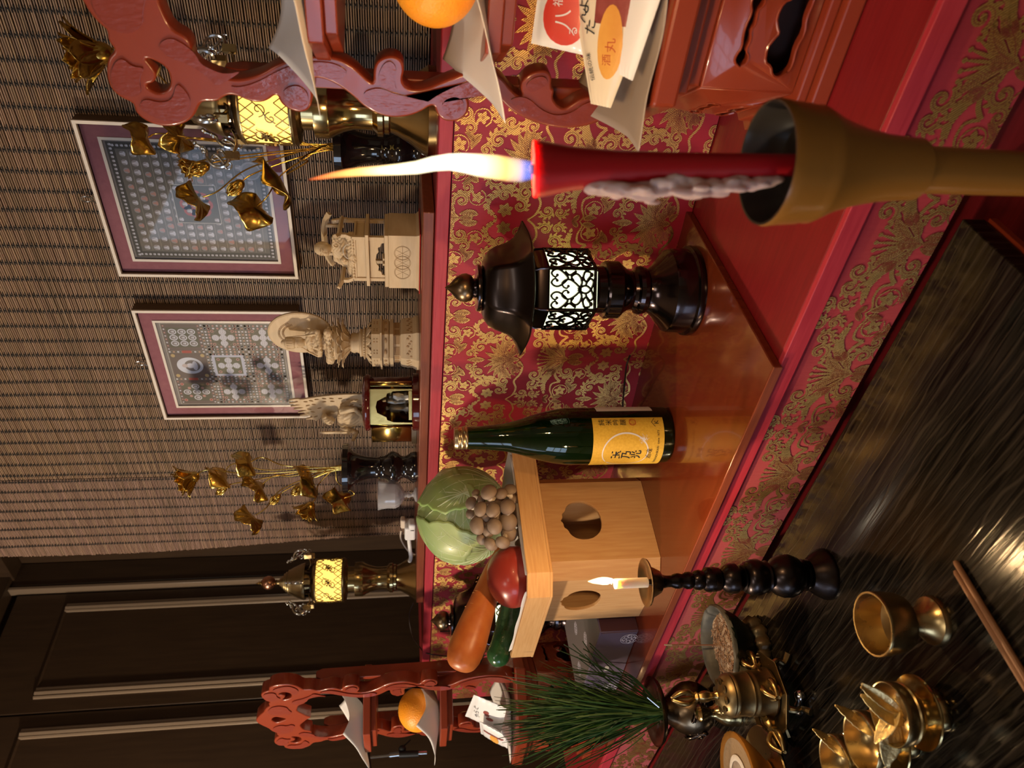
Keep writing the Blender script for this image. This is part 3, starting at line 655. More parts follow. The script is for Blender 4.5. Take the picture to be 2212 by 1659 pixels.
def art_nine():
    B = MB(); W, H = .192, .212
    rectc(B, -W/2, W/2, -H/2, H/2, (.18, .16, .16), 0); rectc(B, -W/2+.005, W/2-.005, -H/2+.004, H/2-.006, (.4, .38, .36), -.0002)
    rectc(B, -W/2+.006, W/2-.006, -H/2+.005, H/2-.007, (.10, .085, .075), -.0004)
    cw, ch = .058, .064
    for r in range(3):
        for c in range(3):
            x = (c-1)*.0615; z = (1-r)*.0675-.001; y = -.0008
            rectc(B, x-cw/2, x+cw/2, z-ch/2, z+ch/2, (.28, .26, .22), y); rectc(B, x-cw/2+.0006, x+cw/2-.0006, z-ch/2+.0006, z+ch/2-.0006, (.11, .08, .075) if r == 0 else (.10, .095, .085), y-.0001)
            if r > 0:
                for k in range(9):
                    for s in (-1, 1):
                        discc(B, x-cw/2+.004+k*.00625, z+s*(ch/2-.004), .0019, WHc, y-.0003, 8); discc(B, x+s*(cw/2-.004), z-ch/2+.004+k*.007, .0019, WHc if k % 2 else PKc, y-.0003, 8)
                        discc(B, x-cw/2+.004+k*.00625, z+s*(ch/2-.0095), .0022, PKc, y-.0003, 8); discc(B, x+s*(cw/2-.0095), z-ch/2+.004+k*.007, .0020, PKc if k % 2 else WHc, y-.0003, 8)
                rectc(B, x-.0175, x+.0175, z-.021, z+.021, OLc, y-.0004)
                if r == 1 and c == 1:
                    rectc(B, x-.0235, x+.0235, z-.0275, z+.0275, (.42, .44, .56), y-.0005); rectc(B, x-.019, x+.019, z-.0225, z+.0225, (.09, .09, .05), y-.0006)
                else: discc(B, x, z, .0185, (.19, .17, .14), y-.0005, 24); discc(B, x, z, .0178, OLc, y-.00055, 24)
                for dx, dz in ((0, 0), (.0118, 0), (-.0118, 0), (0, .0130), (0, -.0130)):
                    discc(B, x+dx, z+dz, .0064, WHc, y-.0007, 14)
                    for a in (-1, 0, 1):
                        for b in (-1, 0, 1): rectc(B, x+dx+a*.0034-.0005, x+dx+a*.0034+.0005, z+dz+b*.0034-.0012, z+dz+b*.0034-.0002, DKc, y-.0009)
                for dx in (-1, 1):
                    for dz in (-1, 1): discc(B, x+dx*.0140, z+dz*.0170, .0030, PKc, y-.0008, 10); discc(B, x+dx*.0140, z+dz*.0170, .0014, DKc, y-.0009, 8)
            elif c == 1:
                discc(B, x, z, .0185, (.56, .58, .66), y-.0003, 30, .0225); discc(B, x, z-.004, .0125, BGc, y-.0004, 20, .0135)
                discc(B, x, z-.0085, .0105, WHc, y-.0005, 14, .0045); discc(B, x, z-.001, .0055, WHc, y-.0006, 12, .0075); discc(B, x, z+.009, .0042, (.45, .38, .38), y-.0007, 12, .005)
                for a in (-1, 1):
                    for b in (-1, 1): discc(B, x+a*.0225, z+b*.025, .0038, (.45, .33, .15), y-.0005, 8)
            else:
                if c == 2:   # three by three circles
                    pts = [((i-1)*.0125, (j-1)*.0155) for i in range(3) for j in range(3)]
                else: pts = [(0, 0), (.0135, 0), (-.0135, 0), (0, .0165), (0, -.0165)]
                rectc(B, x-.021, x+.021, z-.025, z+.025, OLc, y-.0002)
                for dx, dz in pts:
                    discc(B, x+dx, z+dz, .0059, (.56, .57, .66), y-.0004, 16, .0069); discc(B, x+dx, z+dz, .0042, BGc, y-.0005, 12, .0052); figure(B, x+dx, z+dz-.0006, .0030, y-.0006)
                for k in range(8):
                    for s in (-1, 1): discc(B, x-.0245+k*.007, z+s*.0285, .0016, PKc if k % 2 else WHc, y-.0003, 8)
                if c == 0:
                    for a in (-1, 1):
                        for b in (-1, 1): discc(B, x+a*.019, z+b*.0225, .0034, PKc, y-.0006, 10); discc(B, x+a*.019, z+b*.0225, .0018, RDc, y-.0007, 8); discc(B, x+a*.0095, z+b*.0115, .0030, PKc, y-.0006, 10)
            if c < 2:
                for k in range(9): discc(B, x+.0308, z-.029+k*.0072, .0019, (.40, .24, .17) if (k+r) % 2 else WHc, y-.0003, 8)
                if r == 0: rectc(B, x+.0280, x+.0336, z-.008, z+.008, RDc, y-.0004)
            if r < 2:
                for k in range(9): discc(B, x-.026+k*.0065, z-.0338, .0018, (.40, .24, .17) if k % 2 else WHc, y-.0003, 8)
    return B
def framed(label, xc, zc, W, H, art, gy):
    th = thing('picture_frame', label, 'picture', (xc, BY-.0035, zc), 0)
    D = .019; fw = .0055
    def ring(w, h, t, y0, y1, m, nm, mt):
        B = MB()
        for sx in (-1, 1): B.box((sx*(w/2-t/2), (y0+y1)/2, 0), (t, y1-y0, h))
        for sz in (-1, 1): B.box((0, (y0+y1)/2, sz*(h/2-t/2)), (w-2*t, y1-y0, t))
        return B.build(nm, mt, th, fix=False)
    ring(W, H, .004, -D+.001, 0, 0, 'frame_side', M_['frame_side'])
    ring(W, H, .0048, -D-.002, -D+.001, 0, 'frame_border', M_['frame_white'])
    ring(W-.0110, H-.0110, .0210, -.0135, -.0115, 0, 'mount', M_['mat_mauve'])
    ring(W-.0515, H-.0515, .0045, -.0150, -.0125, 0, 'inner_border', M_['frame_white'])
    ring(W-.0096, H-.0096, .0012, -D, -D+.002, 0, 'frame_step', M_['frame_side'])
    MB().box((0, -.004, 0), (W-.006, .006, H-.006)).build('backboard', M_['frame_side'], th, fix=False)
    a = art(); sx = (W-.058)/.190; sz = (H-.058)/.2125
    a.v = [(x*sx, y*.35-.0122, z*sz) for x, y, z in a.v]; a.build('print', M_['print'], th, smooth=0, fix=False)
    g = MB().add([(-W/2+.006, -D+.0035, -H/2+.006), (W/2-.006, -D+.0035, -H/2+.006), (W/2-.006, -D+.0035, H/2-.006), (-W/2+.006, -D+.0035, H/2-.006)], [(0, 1, 2, 3)])
    g.build('glass_pane', M_['pane'], th, smooth=0, fix=False)
    hk = MB(); 
    for s in (-1, 1): hk.tube([(s*.013, -.006, H/2-.002), (s*.002, -.006, H/2+.012)], .0013, 6)
    hk.tube([(.0045*cos(q), -.006, H/2+.019+.008*sin(q)) for q in [i*pi/8 for i in range(17)]], .0011, 6)
    hk.build('hanging_hook', M_['silver'], th)
    return th
framed('larger framed mandala with rows of tiny figures and red lotus centre, behind gold lotus flowers', -.6115, .312, .262, .284, art_many, 0)
framed('framed nine-square mandala with white circles behind the round-halo statue', -.9430, .3145, .262, .274, art_nine, 0)
# ================================================================ RED THREE-STEP OFFERING STANDS
def hexpts(R, n=6, ph=0.): return [(R*cos(2*pi*i/n+ph), R*sin(2*pi*i/n+ph)) for i in range(n)]
POST = [(-36,643),(-47,640),(-56,634),(-60,629),(-69,631),(-77,626),(-84,635),(-100,640),(-112,639),(-120,632),(-124,622),(-133,623),(-142,614),(-146,600),(-143,583),(-135,571),(-121,563),(-119,558),(-119,547),(-112,538),(-112,529),(-118,516),(-117,503),(-108,492),(-117,490),(-123,483),(-126,472),(-122,463),(-111,459),(-102,459),(-97,464),(-92,458),(-92,448),(-97,436),(-106,423),(-118,411),(-126,393),(-126,376),(-121,360),(-110,345),(-121,342),(-128,333),(-127,321),(-120,312),(-108,310),(-97,316),(-92,310),(-94,297),(-102,282),(-115,267),(-124,247),(-129,223),(-129,204),(-123,181),(-110,164),(-99,159),(-91,160),(-93,176),(-96,199),(-106,211),(-109,217),(-105,224),(-99,229),(-91,228),(-89,232),(-79,232),(-73,237),(-73,246),(-78,257),(-88,263),(-101,258),(-95,269),(-80,282),(-76,297),(-79,315),(-88,336),(-97,354),(-98,369),(-91,376),(-79,373),(-70,376),(-67,386),(-71,397),(-80,402),(-95,402),(-89,410),(-79,420),(-73,432),(-71,447),(-73,467),(-81,489),(-92,506),(-98,527),(-94,543),(-88,558),(-81,563),(-69,561),(-61,565),(-56,576),(-43,580),(-32,582)]
CLOUD_TOP = [(-20,655),(0,664),(20,655)]
CLOUD_BOT = [(-18,572),(-8,566),(0,556),(8,566),(18,572)]
HOLES = [[(-35,620),(-30,606),(-39,602),(-48,605),(-54,613),(-50,622),(-42,624)], [(-82,604),(-84,595),(-90,586),(-101,585),(-109,588),(-114,597),(-111,605),(-106,608),(-104,600),(-97,596),(-90,599)],
         [(-14,625),(-6,612),(0,604),(6,612),(14,625),(4,632),(-4,632)]]
def offering_stand(c, zb, label):
    th = thing('offering_stand', label, 'offering stand', (c[0], c[1], zb))
    V = M_['vermilion']
    H = lambda R, h, z0, nm, bev=.002, m=V: MB().prism(hexpts(R, 6, 0), h, z0=z0).build(nm, m, th, fix=True, smooth=0, bevel=bev)
    H(.127, .016, 0, 'plinth'); H(.117, .010, .016, 'plinth_moulding')
    # body with bulged walls and cloud-shaped openings
    for k in range(6):
        a = 2*pi*(k+.5)/6; R = .104; s = R; ap = R*cos(pi/6); h = .088; w = s/2
        outer = [(-w, 0), (-w, h), (w, h), (w, 0)]
        o2 = [(-.032, .014), (-.037, .022), (-.035, .030), (-.027, .034), (-.024, .041), (-.012, .043), (-.004, .039), (0, .036), (.004, .039), (.012, .043), (.024, .041), (.027, .034), (.035, .030), (.037, .022), (.032, .014), (.026, .012), (.012, .014), (0, .010), (-.012, .014), (-.026, .012)]
        slot = [(-.030, .062), (-.026, .056), (-.020, .056), (-.016, .060), (-.006, .058), (0, .061), (.006, .058), (.016, .060), (.020, .056), (.026, .056), (.030, .062), (.026, .067), (.020, .067), (.014, .064), (.004, .066), (-.004, .066), (-.014, .064), (-.020, .067), (-.026, .067)]
        T = Rz(a-pi/2) @ Tr(0, ap-.004, .026) @ Rx(pi/2) @ Sc(-1, 1, 1)
        p = curve_mesh('body_panel', [outer, chaikin(o2, 1), chaikin(slot, 1)], .009, V, th, .0012)
        for v in p.data.vertices:
            q = v.co; zz = q.y; q.z += -.0105*sin(pi*min(max(zz/h, 0), 1))**.8
        p.data.transform(T)
        rim = MB(); rim.tube([(x, y, -.0045-.0105*sin(pi*y/h)**.8) for x, y in chaikin(o2, 1)+[o2[0]]], .0013, 6); rim.tube([(x, y, -.0045-.0105*sin(pi*y/h)**.8) for x, y in chaikin(slot, 1)+[slot[0]]], .0010, 6)
        rim.v = [tuple(T @ Vector(q)) for q in rim.v]; rim.build('opening_rim', V, p)
    H(.085, .080, .028, 'inner_core', 0, M_['dark_hole'])  # added core, its dark colour paints the shade behind the openings
    H(.103, .013, .114, 'ledge'); H(.113, .012, .127, 'ledge'); H(.127, .022, .139, 'tray_base', .003)
    for i in range(6):       # low raised lip of the bottom tray
        pass
    for nm, z, R in (('shelf', .4535, .082), ('shelf', .3055, .082)):
        MB().prism(hexpts(R, 6, 0), .014, z0=z-.014).build(nm, V, th, smooth=0, bevel=.0015)
        MB().prism(hexpts(R-.010, 6, 0), .011, z0=z-.025).build('shelf_moulding', V, th, smooth=0, bevel=.0015)
    # carved front frame: two wavy posts joined by the cloud finial
    left = [(x*.001, y*.001) for x, y in POST]
    full = left + [(x*.001, y*.001) for x, y in CLOUD_BOT] + [(-x, y) for x, y in reversed(left)] + [(x*.001, y*.001) for x, y in reversed(CLOUD_TOP)]
    holes = []
    for h in HOLES[:2]: holes += [[(x*.001, y*.001) for x, y in h], [(-x*.001, y*.001) for x, y in reversed(h)]]
    holes += [[(x*.001, y*.001) for x, y in HOLES[2]]]
    fr = curve_mesh('carved_frame', [chaikin(full, 2)]+[chaikin(h, 2) for h in holes], .024, V, th, .0022)
    fr.data.transform(Rx(pi/2) @ Tr(0, 0, 0))
    # raised fields on the face of the frame
    F = {1: MB(), -1: MB()}
    def field(pts, m=None):
        q = chaikin([(x*.001, z*.001) for x, z in pts], 2)
        for s in (1, -1): F[s].prism([(s*x, z) for x, z in (q if s > 0 else reversed(q))], .0022, Rx(pi/2) @ Tr(0, 0, .0118))
    field([(-104, 416), (-119, 397), (-121, 376), (-112, 356), (-98, 338), (-86, 312), (-84, 296), (-90, 284), (-98, 292), (-101, 306), (-103, 322), (-110, 342), (-105, 360), (-103, 380), (-96, 398)])
    field([(-113, 484), (-121, 474), (-117, 464), (-106, 463), (-99, 470), (-100, 480), (-106, 487)])
    field([(-97, 397), (-86, 398), (-75, 393), (-71, 386), (-78, 380), (-92, 383), (-100, 380)])
    field([(-88, 452), (-94, 436), (-84, 424), (-77, 436), (-76, 452), (-78, 468), (-86, 488), (-98, 508), (-104, 526), (-102, 534), (-112, 526), (-113, 514), (-106, 498), (-96, 484), (-90, 468)])
    field([(-119, 334), (-125, 326), (-119, 317), (-108, 315), (-101, 322), (-104, 334), (-112, 338)])
    field([(-104, 274), (-120, 246), (-125, 222), (-125, 205), (-119, 184), (-107, 170), (-98, 166), (-97, 178), (-101, 196), (-112, 208), (-116, 224), (-110, 240), (-100, 252), (-98, 264)])
    field([(-84, 235), (-77, 240), (-80, 252), (-88, 258), (-94, 252), (-90, 243)])
    field([(-138, 602), (-140, 586), (-130, 575), (-118, 570), (-108, 574), (-102, 580), (-118, 586), (-122, 598), (-118, 612), (-128, 618)])
    field([(-114, 634), (-118, 622), (-114, 612), (-100, 612), (-90, 604), (-90, 615), (-82, 622), (-88, 630), (-100, 636)])
    field([(-94, 552), (-104, 545), (-96, 532), (-88, 520), (-92, 534), (-90, 544), (-84, 556), (-76, 558), (-68, 566), (-62, 578), (-70, 590), (-80, 582), (-84, 568)])
    field([(-50, 632), (-60, 624), (-62, 610), (-54, 598), (-42, 596), (-30, 590), (-22, 598), (-28, 606), (-22, 618), (-28, 630), (-38, 636)])
    for s in (1, -1): F[s].build('raised_carving', M_['vermilion_relief'], fr, smooth=0, fix=False)['kind'] = 'stuff'
    # plain rear posts and back rail
    for s in (-1, 1):
        b = MB(); b.prism([(.010, .150), (.036, .150), (.033, .530), (.028, .542), (.016, .542), (.011, .530)], .014, Rz(pi/2) @ Rx(pi/2) @ Tr(0, 0, s*.103-.007))
        b.build('plain_post', V, th, smooth=0, bevel=.0015)
    return th
offering_stand((-.178, .730), LZ+.0006, 'red lacquered three-step offering stand at the right edge with wavy carved frame, nearest the camera')
offering_stand((-1.507, .683), LZ+.0006, 'red lacquered three-step offering stand at the far left with cloud finial, against the dark doors')
# ---------------------------------------------------------------- paper sheets, oranges, packets on the stands
def sheet(name, label, pts, faces, m=None, sub=2, group=None, th=.0004):
    B = MB().add(pts, faces); o = B.build(name, m or M_['paper'], smooth=180, fix=False)
    if sub:
        d = o.modifiers.new('u', 'SUBSURF'); d.levels = sub; d.render_levels = sub; d.boundary_smooth = 'PRESERVE_CORNERS'
    d = o.modifiers.new('t', 'SOLIDIFY'); d.thickness = th
    tag(o, label, 'paper', group); return o
def paper_fold(name, label, c, R, z, corners, fall, group=None):
    """square sheet lying on a shelf; the listed corners stand up (+) or hang over the rim (-)"""
    N = 12; pts = []; fs = []
    for j in range(N+1):
        for i in range(N+1):
            u, v = i/N*2-1, j/N*2-1; a = corners['rot']; x = (u*cos(a)-v*sin(a))*R; y = (u*sin(a)+v*cos(a))*R
            zz = .0012
            for (cu, cv, h, pull) in fall:
                d = (u*cu+v*cv)/2+.5 if cu and cv else 0          # 0..1 towards that corner
                k = max(0, (u*cu+v*cv)-corners.get('start', .75))/(2-corners.get('start', .75))
                zz += h*k**1.25
                x += pull[0]*k; y += pull[1]*k
            zz += .0015*sin(u*5+v*3)*abs(v)
            pts.append((c[0]+x, c[1]+y, z+max(zz, -.2)))
    for j in range(N):
        for i in range(N): fs.append((j*(N+1)+i, j*(N+1)+i+1, (j+1)*(N+1)+i+1, (j+1)*(N+1)+i))
    return sheet(name, label, pts, fs, sub=1, group=group)
ZS = LZ+.4541; ZM = LZ+.3061; ZL = LZ+.1621
R0 = (-.178, .730); L0 = (-1.507, .683)
def orange(name, label, c, r):
    th = thing(name, label, 'orange', c)
    b = MB().ell((0, 0, r*.93), (r, r, r*.93), 40, 28); b.build('fruit', M_['orange'], th, smooth=180)
    MB().lathe([(r*.09, 0), (r*.07, .0015), (.001, .002)], 5, Tr(0, 0, r*1.845)).build('stem_scar', M_['needle'], th)
    return th
orange('orange', 'large orange on white paper on the middle shelf of the right-hand stand', (R0[0]+.006, R0[1]-.026, ZM+.0035), .041)
orange('orange', 'orange on white paper on the middle shelf of the far left stand', (L0[0]+.002, L0[1]-.012, ZM+.0035), .042)
PC = dict
paper_fold('paper_sheet', 'white paper sheet under the orange on the right-hand stand, corner drooping over the wavy post', (R0[0]-.01, R0[1]-.028), .067, ZM, dict(rot=0, start=.45), [(-1, -1, -.018, (-.010, -.01)), (1, -1, .03, (0, 0)), (-1, 1, .030, (-.008, .0)), (1, 1, .03, (0, 0))])
paper_fold('paper_sheet', 'white paper sheet on the top shelf of the right-hand stand, corner hanging past the post', (R0[0]-.016, R0[1]-.018), .064, ZS, dict(rot=.1, start=.4), [(-1, -1, -.008, (-.02, -.008)), (-1, 1, .045, (.012, -.03)), (1, -1, .02, (0, 0)), (1, 1, .05, (0, 0))])
paper_fold('paper_sheet', 'white paper sheet standing up on the top shelf of the far left stand', (L0[0]-.002, L0[1]-.016), .066, ZS, dict(rot=0, start=.35), [(-1, -1, -.010, (-.014, -.012)), (-1, 1, .055, (.020, -.020)), (1, 1, .060, (-.02, -.02)), (1, -1, .034, (-.01, .01))])
paper_fold('paper_sheet', 'white paper sheet under the orange on the far left stand', (L0[0]-.004, L0[1]-.014), .066, ZM, dict(rot=0, start=.45), [(-1, -1, .010, (-.012, -.010)), (1, 1, .055, (-.01, -.02)), (1, -1, .045, (0, .01)), (-1, 1, .012, (0, 0))])
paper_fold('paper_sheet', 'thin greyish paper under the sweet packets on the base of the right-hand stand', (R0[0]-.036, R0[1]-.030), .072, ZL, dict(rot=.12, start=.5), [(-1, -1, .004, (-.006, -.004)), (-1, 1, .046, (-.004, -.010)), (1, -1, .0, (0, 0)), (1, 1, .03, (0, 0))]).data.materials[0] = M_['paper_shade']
paper_fold('paper_sheet', 'thin paper under the sweet packets on the base of the far left stand', (L0[0]-.004, L0[1]-.02), .078, ZL, dict(rot=.0, start=.6), [(-1, -1, .0, (0, 0)), (-1, 1, .03, (0, 0)), (1, -1, .03, (0, 0)), (1, 1, .05, (0, -.01))])
def pillow_packet(name, label, T, w, h, th_, m, prints, group=None, taper=1.):
    """sealed sweet packet: local x across, y up, bulging along z"""
    o = thing(name, label, 'sweet packet'); o.matrix_world = T
    def f(u, v, s): 
        x = (u-.5)*w; y = (v-.5)*h*(taper+(1-taper)*u); b = (max(0, 1-(2*u-1)**4)*max(0, 1-((2*v-1)/.86)**4 if abs(2*v-1) < .86 else 0))**.6
        return (x, y, s*(.0004+th_*b)+.0004*sin(v*40)*(1-b))
    B = MB().grid(lambda u, v: f(u, v, 1), 20, 24); B.grid(lambda u, v: f(u, v, -1), 20, 24); B.build('wrapper', m, o, smooth=180, fix=False)
    def on(co, k=.0006): 
        u = co[0]/w+.5; v = co[1]/h/(taper+(1-taper)*u)+.5; return Vector((co[0], co[1], f(min(max(u, 0), 1), min(max(v, 0), 1), 1)[2]+k))
    for kind, *a in prints:
        if kind == 'text': 
            s, size, x, y, mm, rot = a; text_mesh(s, size, Tr(x, y, 0) @ Rz(rot), mm, o, bend=lambda c: on(c, .0011))
        elif kind == 'oval':
            x, y, rx, ry, mm, k = a
            B = MB(); n = 24; rr = 5
            vs = [(x, y)]+[(x+rx*(j+1)/rr*cos(2*pi*i/n), y+ry*(j+1)/rr*sin(2*pi*i/n)) for j in range(rr) for i in range(n)]
            fs = [(0, 1+i, 1+(i+1) % n) for i in range(n)]+[(1+j*n+i, 1+(j+1)*n+i, 1+(j+1)*n+(i+1) % n, 1+j*n+(i+1) % n) for j in range(rr-1) for i in range(n)]
            B.add([tuple(on(q, k)) for q in vs], fs); B.build('printed_shape', mm, o, smooth=0, fix=False)
        elif kind == 'rect':
            x0, x1, y0, y1, mm, k = a
            B = MB().grid(lambda u, v: tuple(on((x0+(x1-x0)*u, y0+(y1-y0)*v), k)), 8, 10); B.build('printed_shape', mm, o, smooth=0, fix=False)
    return o
# right stand: red and white packet behind, cream packet with baked cake in front
def frm(p, xa, ya):      # matrix from origin, x axis, approx y axis
    X = Vector(xa).normalized(); Z = X.cross(Vector(ya)).normalized(); Y = Z.cross(X); return Matrix(((X.x, Y.x, Z.x, p[0]), (X.y, Y.y, Z.y, p[1]), (X.z, Y.z, Z.z, p[2]), (0, 0, 0, 1)))
K = M_['ink']
pillow_packet('sweet_packet', 'cream sweet packet printed with a baked cake, leaning on the base of the right-hand stand', frm((R0[0]-.024, R0[1]-.058, ZL+.036), (1, .16, .05), (0, .75, .66)), .118, .100, .006, M_['packet'],
    [('rect', .010, .054, -.034, .010, M_['redbean'], .0007), ('oval', -.004, -.008, .030, .0125, M_['bun'], .0009), ('text', '酒', .010, -.018, -.007, M_['ink_red'], .1), ('text', '丸', .012, -.006, -.010, M_['ink_red'], .1),
     ('text', 'ひ', .017, .034, .026, K, 0), ('text', 'よ', .014, .022, .022, K, 0), ('text', 'ん', .013, .014, .024, K, 0), ('text', 'た', .014, .006, .013, K, 0), ('text', '伝統の味', .0060, -.026, .010, K, .35)], taper=.22)
pillow_packet('sweet_packet', 'white and red sweet packet behind the cream one on the right-hand stand', frm((R0[0]-.012, R0[1]-.022, ZL+.066), (1, .1, -.05), (0, .45, .89)), .074, .060, .006, M_['packet_white'],
    [('oval', -.008, .0, .024, .021, M_['seal_red'], .0007), ('text', '八', .017, -.010, .001, M_['ink_white'], .1), ('text', '福', .010, .004, .008, M_['ink_white'], .1), ('text', 'る', .009, -.018, -.010, M_['ink_white'], .1), ('rect', .022, .034, -.02, .029, M_['packet_yellow'], .0007)])
pillow_packet('sweet_packet', 'clear white sweet packet in front of the cream one on the right-hand stand', frm((R0[0]-.000, R0[1]-.078, ZL+.020), (1, .05, -.02), (0, .9, .45)), .10, .060, .004, M_['packet_white'], [], taper=.4)
pillow_packet('sweet_packet', 'white sweet packet with black lettering and brown crest on the far left stand', frm((L0[0]+.004, L0[1]-.030, ZL+.046), (1, -.02, -.12), (0, .40, .91)), .100, .080, .006, M_['packet_white'],
    [('text', 'と', .013, .014, .026, K, 0), ('text', 'ら', .013, -.001, .022, K, 0), ('text', 'や', .014, -.014, .017, K, 0), ('oval', .012, .004, .007, .006, M_['redbean'], .0007), ('oval', .004, .000, .005, .005, M_['redbean'], .0007), ('oval', -.008, -.008, .006, .008, M_['redbean'], .0007)])
pillow_packet('sweet_packet', 'white packet printed with an orange shape, front left on the far left stand', frm((L0[0]-.030, L0[1]-.060, ZL+.034), (1, -.1, .12), (0, .55, .83)), .080, .062, .005, M_['packet_white'],
    [('oval', -.008, -.004, .024, .010, M_['bun'], .0007), ('rect', .010, .018, -.024, .02, M_['redbean'], .0007)])
# ================================================================ BLACK SIX-SIDED LANTERNS
def ribbon3(B, pts, w, d, T):         # flat-sided strip standing off a face (x,z plane, thickness along -y)
    n = len(pts); L = []
    for i in range(n):
        a = Vector(pts[max(i-1, 0)]); b = Vector(pts[min(i+1, n-1)]); t = (b-a).normalized() if (b-a).length > 1e-9 else Vector((1, 0)); nn = Vector((-t.y, t.x)); p = Vector(pts[i]); ww = w(i/(n-1)) if callable(w) else w
        for s, y in ((1, 0), (.6, -d), (-.6, -d), (-1, 0)): q = p+nn*ww*.5*s; L.append((q.x, y, q.y))
    B.add(L, [(i*4+k, i*4+k+1, (i+1)*4+k+1, (i+1)*4+k) for i in range(n-1) for k in range(3)]+[(0, 1, 2, 3), tuple((n-1)*4+k for k in (3, 2, 1, 0))], T)
def spiral(x, z, r, a0, sg, turns=1.2, n=16): return [(x+r*(1-.82*i/n)*cos(a0+sg*turns*2*pi*i/n), z+r*(1-.82*i/n)*sin(a0+sg*turns*2*pi*i/n)) for i in range(n+1)]
BLP = Vector((-.529, .753, -.3693)); u = pxm(BLP)
def black_lantern(P, label, cordpts):
    th = thing('table_lantern', label, 'lantern', P)
    prof = plathe(BLP, [(1490, 95), (1484, 97), (1477, 96), (1474, 90), (1440, 89), (1434, 87), (1424, 74), (1412, 58), (1402, 49), (1394, 45), (1390, 49), (1380, 52), (1372, 50), (1368, 44), (1362, 41), (1352, 44), (1347, 48), (1341, 52), (1335, 59), (1331, 61), (1305, 61), (1301, 58), (1300, 50), (1284, 49), (1278, 60)])
    MB().lathe(prof, 64).build('base', M_['lantern_black'], th, smooth=26)
    na = atan2(-P[1], -P[0])        # towards the camera
    R1, R0_ = 84*u, 60*u; zb, zt = zat(BLP, 1278)-BLP.z, zat(BLP, 1138)-BLP.z
    HX = lambda R, z: [(R*cos(na+pi/6+k*pi/3), R*sin(na+pi/6+k*pi/3), z) for k in range(6)]
    def hexloft(levels, nm, m, bev=0, smooth=25):
        B = MB(); vs = []; 
        for R, z in levels: vs += HX(R, z)
        fs = [(l*6+k, l*6+(k+1) % 6, (l+1)*6+(k+1) % 6, (l+1)*6+k) for l in range(len(levels)-1) for k in range(6)]
        fs += [tuple(range(5, -1, -1)), tuple((len(levels)-1)*6+k for k in range(6))]
        return B.add(vs, fs).build(nm, m, th, smooth=smooth, bevel=bev)
    zc0, zc1 = zb+.006, zt-.019
    hexloft([(R0_, zb), (R1*.93, zb+.004), (R1*.985, zc0)], 'collar', M_['lantern_black'])
    hexloft([(R1*.99, zc1), (R1*.97, zt-.010), (R1*.90, zt-.002), (R1*.8, zt+.003)], 'collar', M_['lantern_black'])
    hexloft([(R1*.90, zc0-.003), (R1*.91, zc1+.003)], 'lamp_shade', M_['lamp_white'], smooth=0)
    # openwork panels
    s = R1; ap = R1*cos(pi/6); hh = zc1-zc0
    B = MB(); Lw = s/2-.001
    for k in (-1, 1): ribbon3(B, [(k*Lw, 0), (k*Lw, hh)], .0032, .0020, None)
    ribbon3(B, [(-Lw, .001), (Lw, .001)], .004, .002, None); ribbon3(B, [(-Lw, hh-.0005), (Lw, hh-.0005)], .002, .002, None)
    def heart(cx, cz, r, up=1):
        for sg in (-1, 1):
            pts = [(cx, cz-up*r*1.25), (cx+sg*r*.55, cz-up*r*.75), (cx+sg*r*.98, cz-up*r*.1), (cx+sg*r*.95, cz+up*r*.45), (cx+sg*r*.6, cz+up*r*.8), (cx+sg*r*.22, cz+up*r*.62), (cx+sg*r*.12, cz+up*r*.28), (cx+sg*r*.32, cz+up*r*.12)]
            P3 = spline3([(a, b, 0) for a, b in pts], 5); ribbon3(B, [(p.x, p.y) for p in P3], lambda t: .0031-.0008*t, .0022, None)
            B.ell((cx+sg*r*.32, -.0012, cz+up*r*.14), .0019, 8, 6)
    heart(0, hh*.56, .0115); heart(-.0135, hh*.80, .0100); heart(.0135, hh*.80, .0100)
    for sg in (-1, 1):
        for pts in ([(0, hh*.38), (sg*.007, hh*.30), (sg*.0145, hh*.33), (sg*.0185, hh*.42), (sg*.0150, hh*.52), (sg*.010, hh*.47)],
                    [(0, hh*.38), (sg*.004, hh*.27), (sg*.004, hh*.18), (0, hh*.10)], [(sg*.004, hh*.22), (sg*.012, hh*.17), (sg*.018, hh*.08)],
                    [(0, hh*.10), (sg*.009, hh*.05), (sg*.013, hh*.12), (sg*.009, hh*.2), (sg*.014, hh*.27), (sg*.021, hh*.23), (sg*.0205, hh*.12)],
                    [(sg*.0215, hh*.42), (sg*.017, hh*.56), (sg*.0215, hh*.66)]):
            P3 = spline3([(a, b, 0) for a, b in pts], 5); ribbon3(B, [(p.x, p.y) for p in P3], .0030, .0022, None)
        B.ell((sg*.012, -.001, hh*.30), (.0032, .0014, .0022), 8, 6); B.ell((sg*.0175, -.001, hh*.10), (.0030, .0014, .0024), 8, 6)
    first = None
    for k in range(6):
        a = na+k*pi/3; T = Rz(a+pi/2) @ Tr(0, -ap*.985, zc0)
        if first is None: first = B.build('openwork_panel', M_['lantern_black'], th, smooth=40, fix=False); o = first
        else: o = copyobj(first, th)
        o.matrix_local = T
    c = MB()
    for p in HX(R1*.985, 0): c.tube([(p[0]*.93, p[1]*.93, zb+.003), (p[0], p[1], zc0), (p[0], p[1], zc1), (p[0]*.985, p[1]*.985, zt-.010), (p[0]*.88, p[1]*.88, zt)], .0016, 6)
    c.build('corner_ribs', M_['lantern_black'], th)
    # roof: six-cornered brim curling up into points, domed top, ball finial
    zr = zt+.001; n = 72; B = MB(); vs = []; lv = [(.55, .000), (.97, .000), (1.0, .0012), (1.0, .0030), (.93, .0065), (.85, .0105), (.77, .0160), (.71, .0230), (.675, .0310), (.64, .0400), (.585, .0475), (.50, .0525), (.42, .0550), (.34, .0560)]
    Rb = 136*u
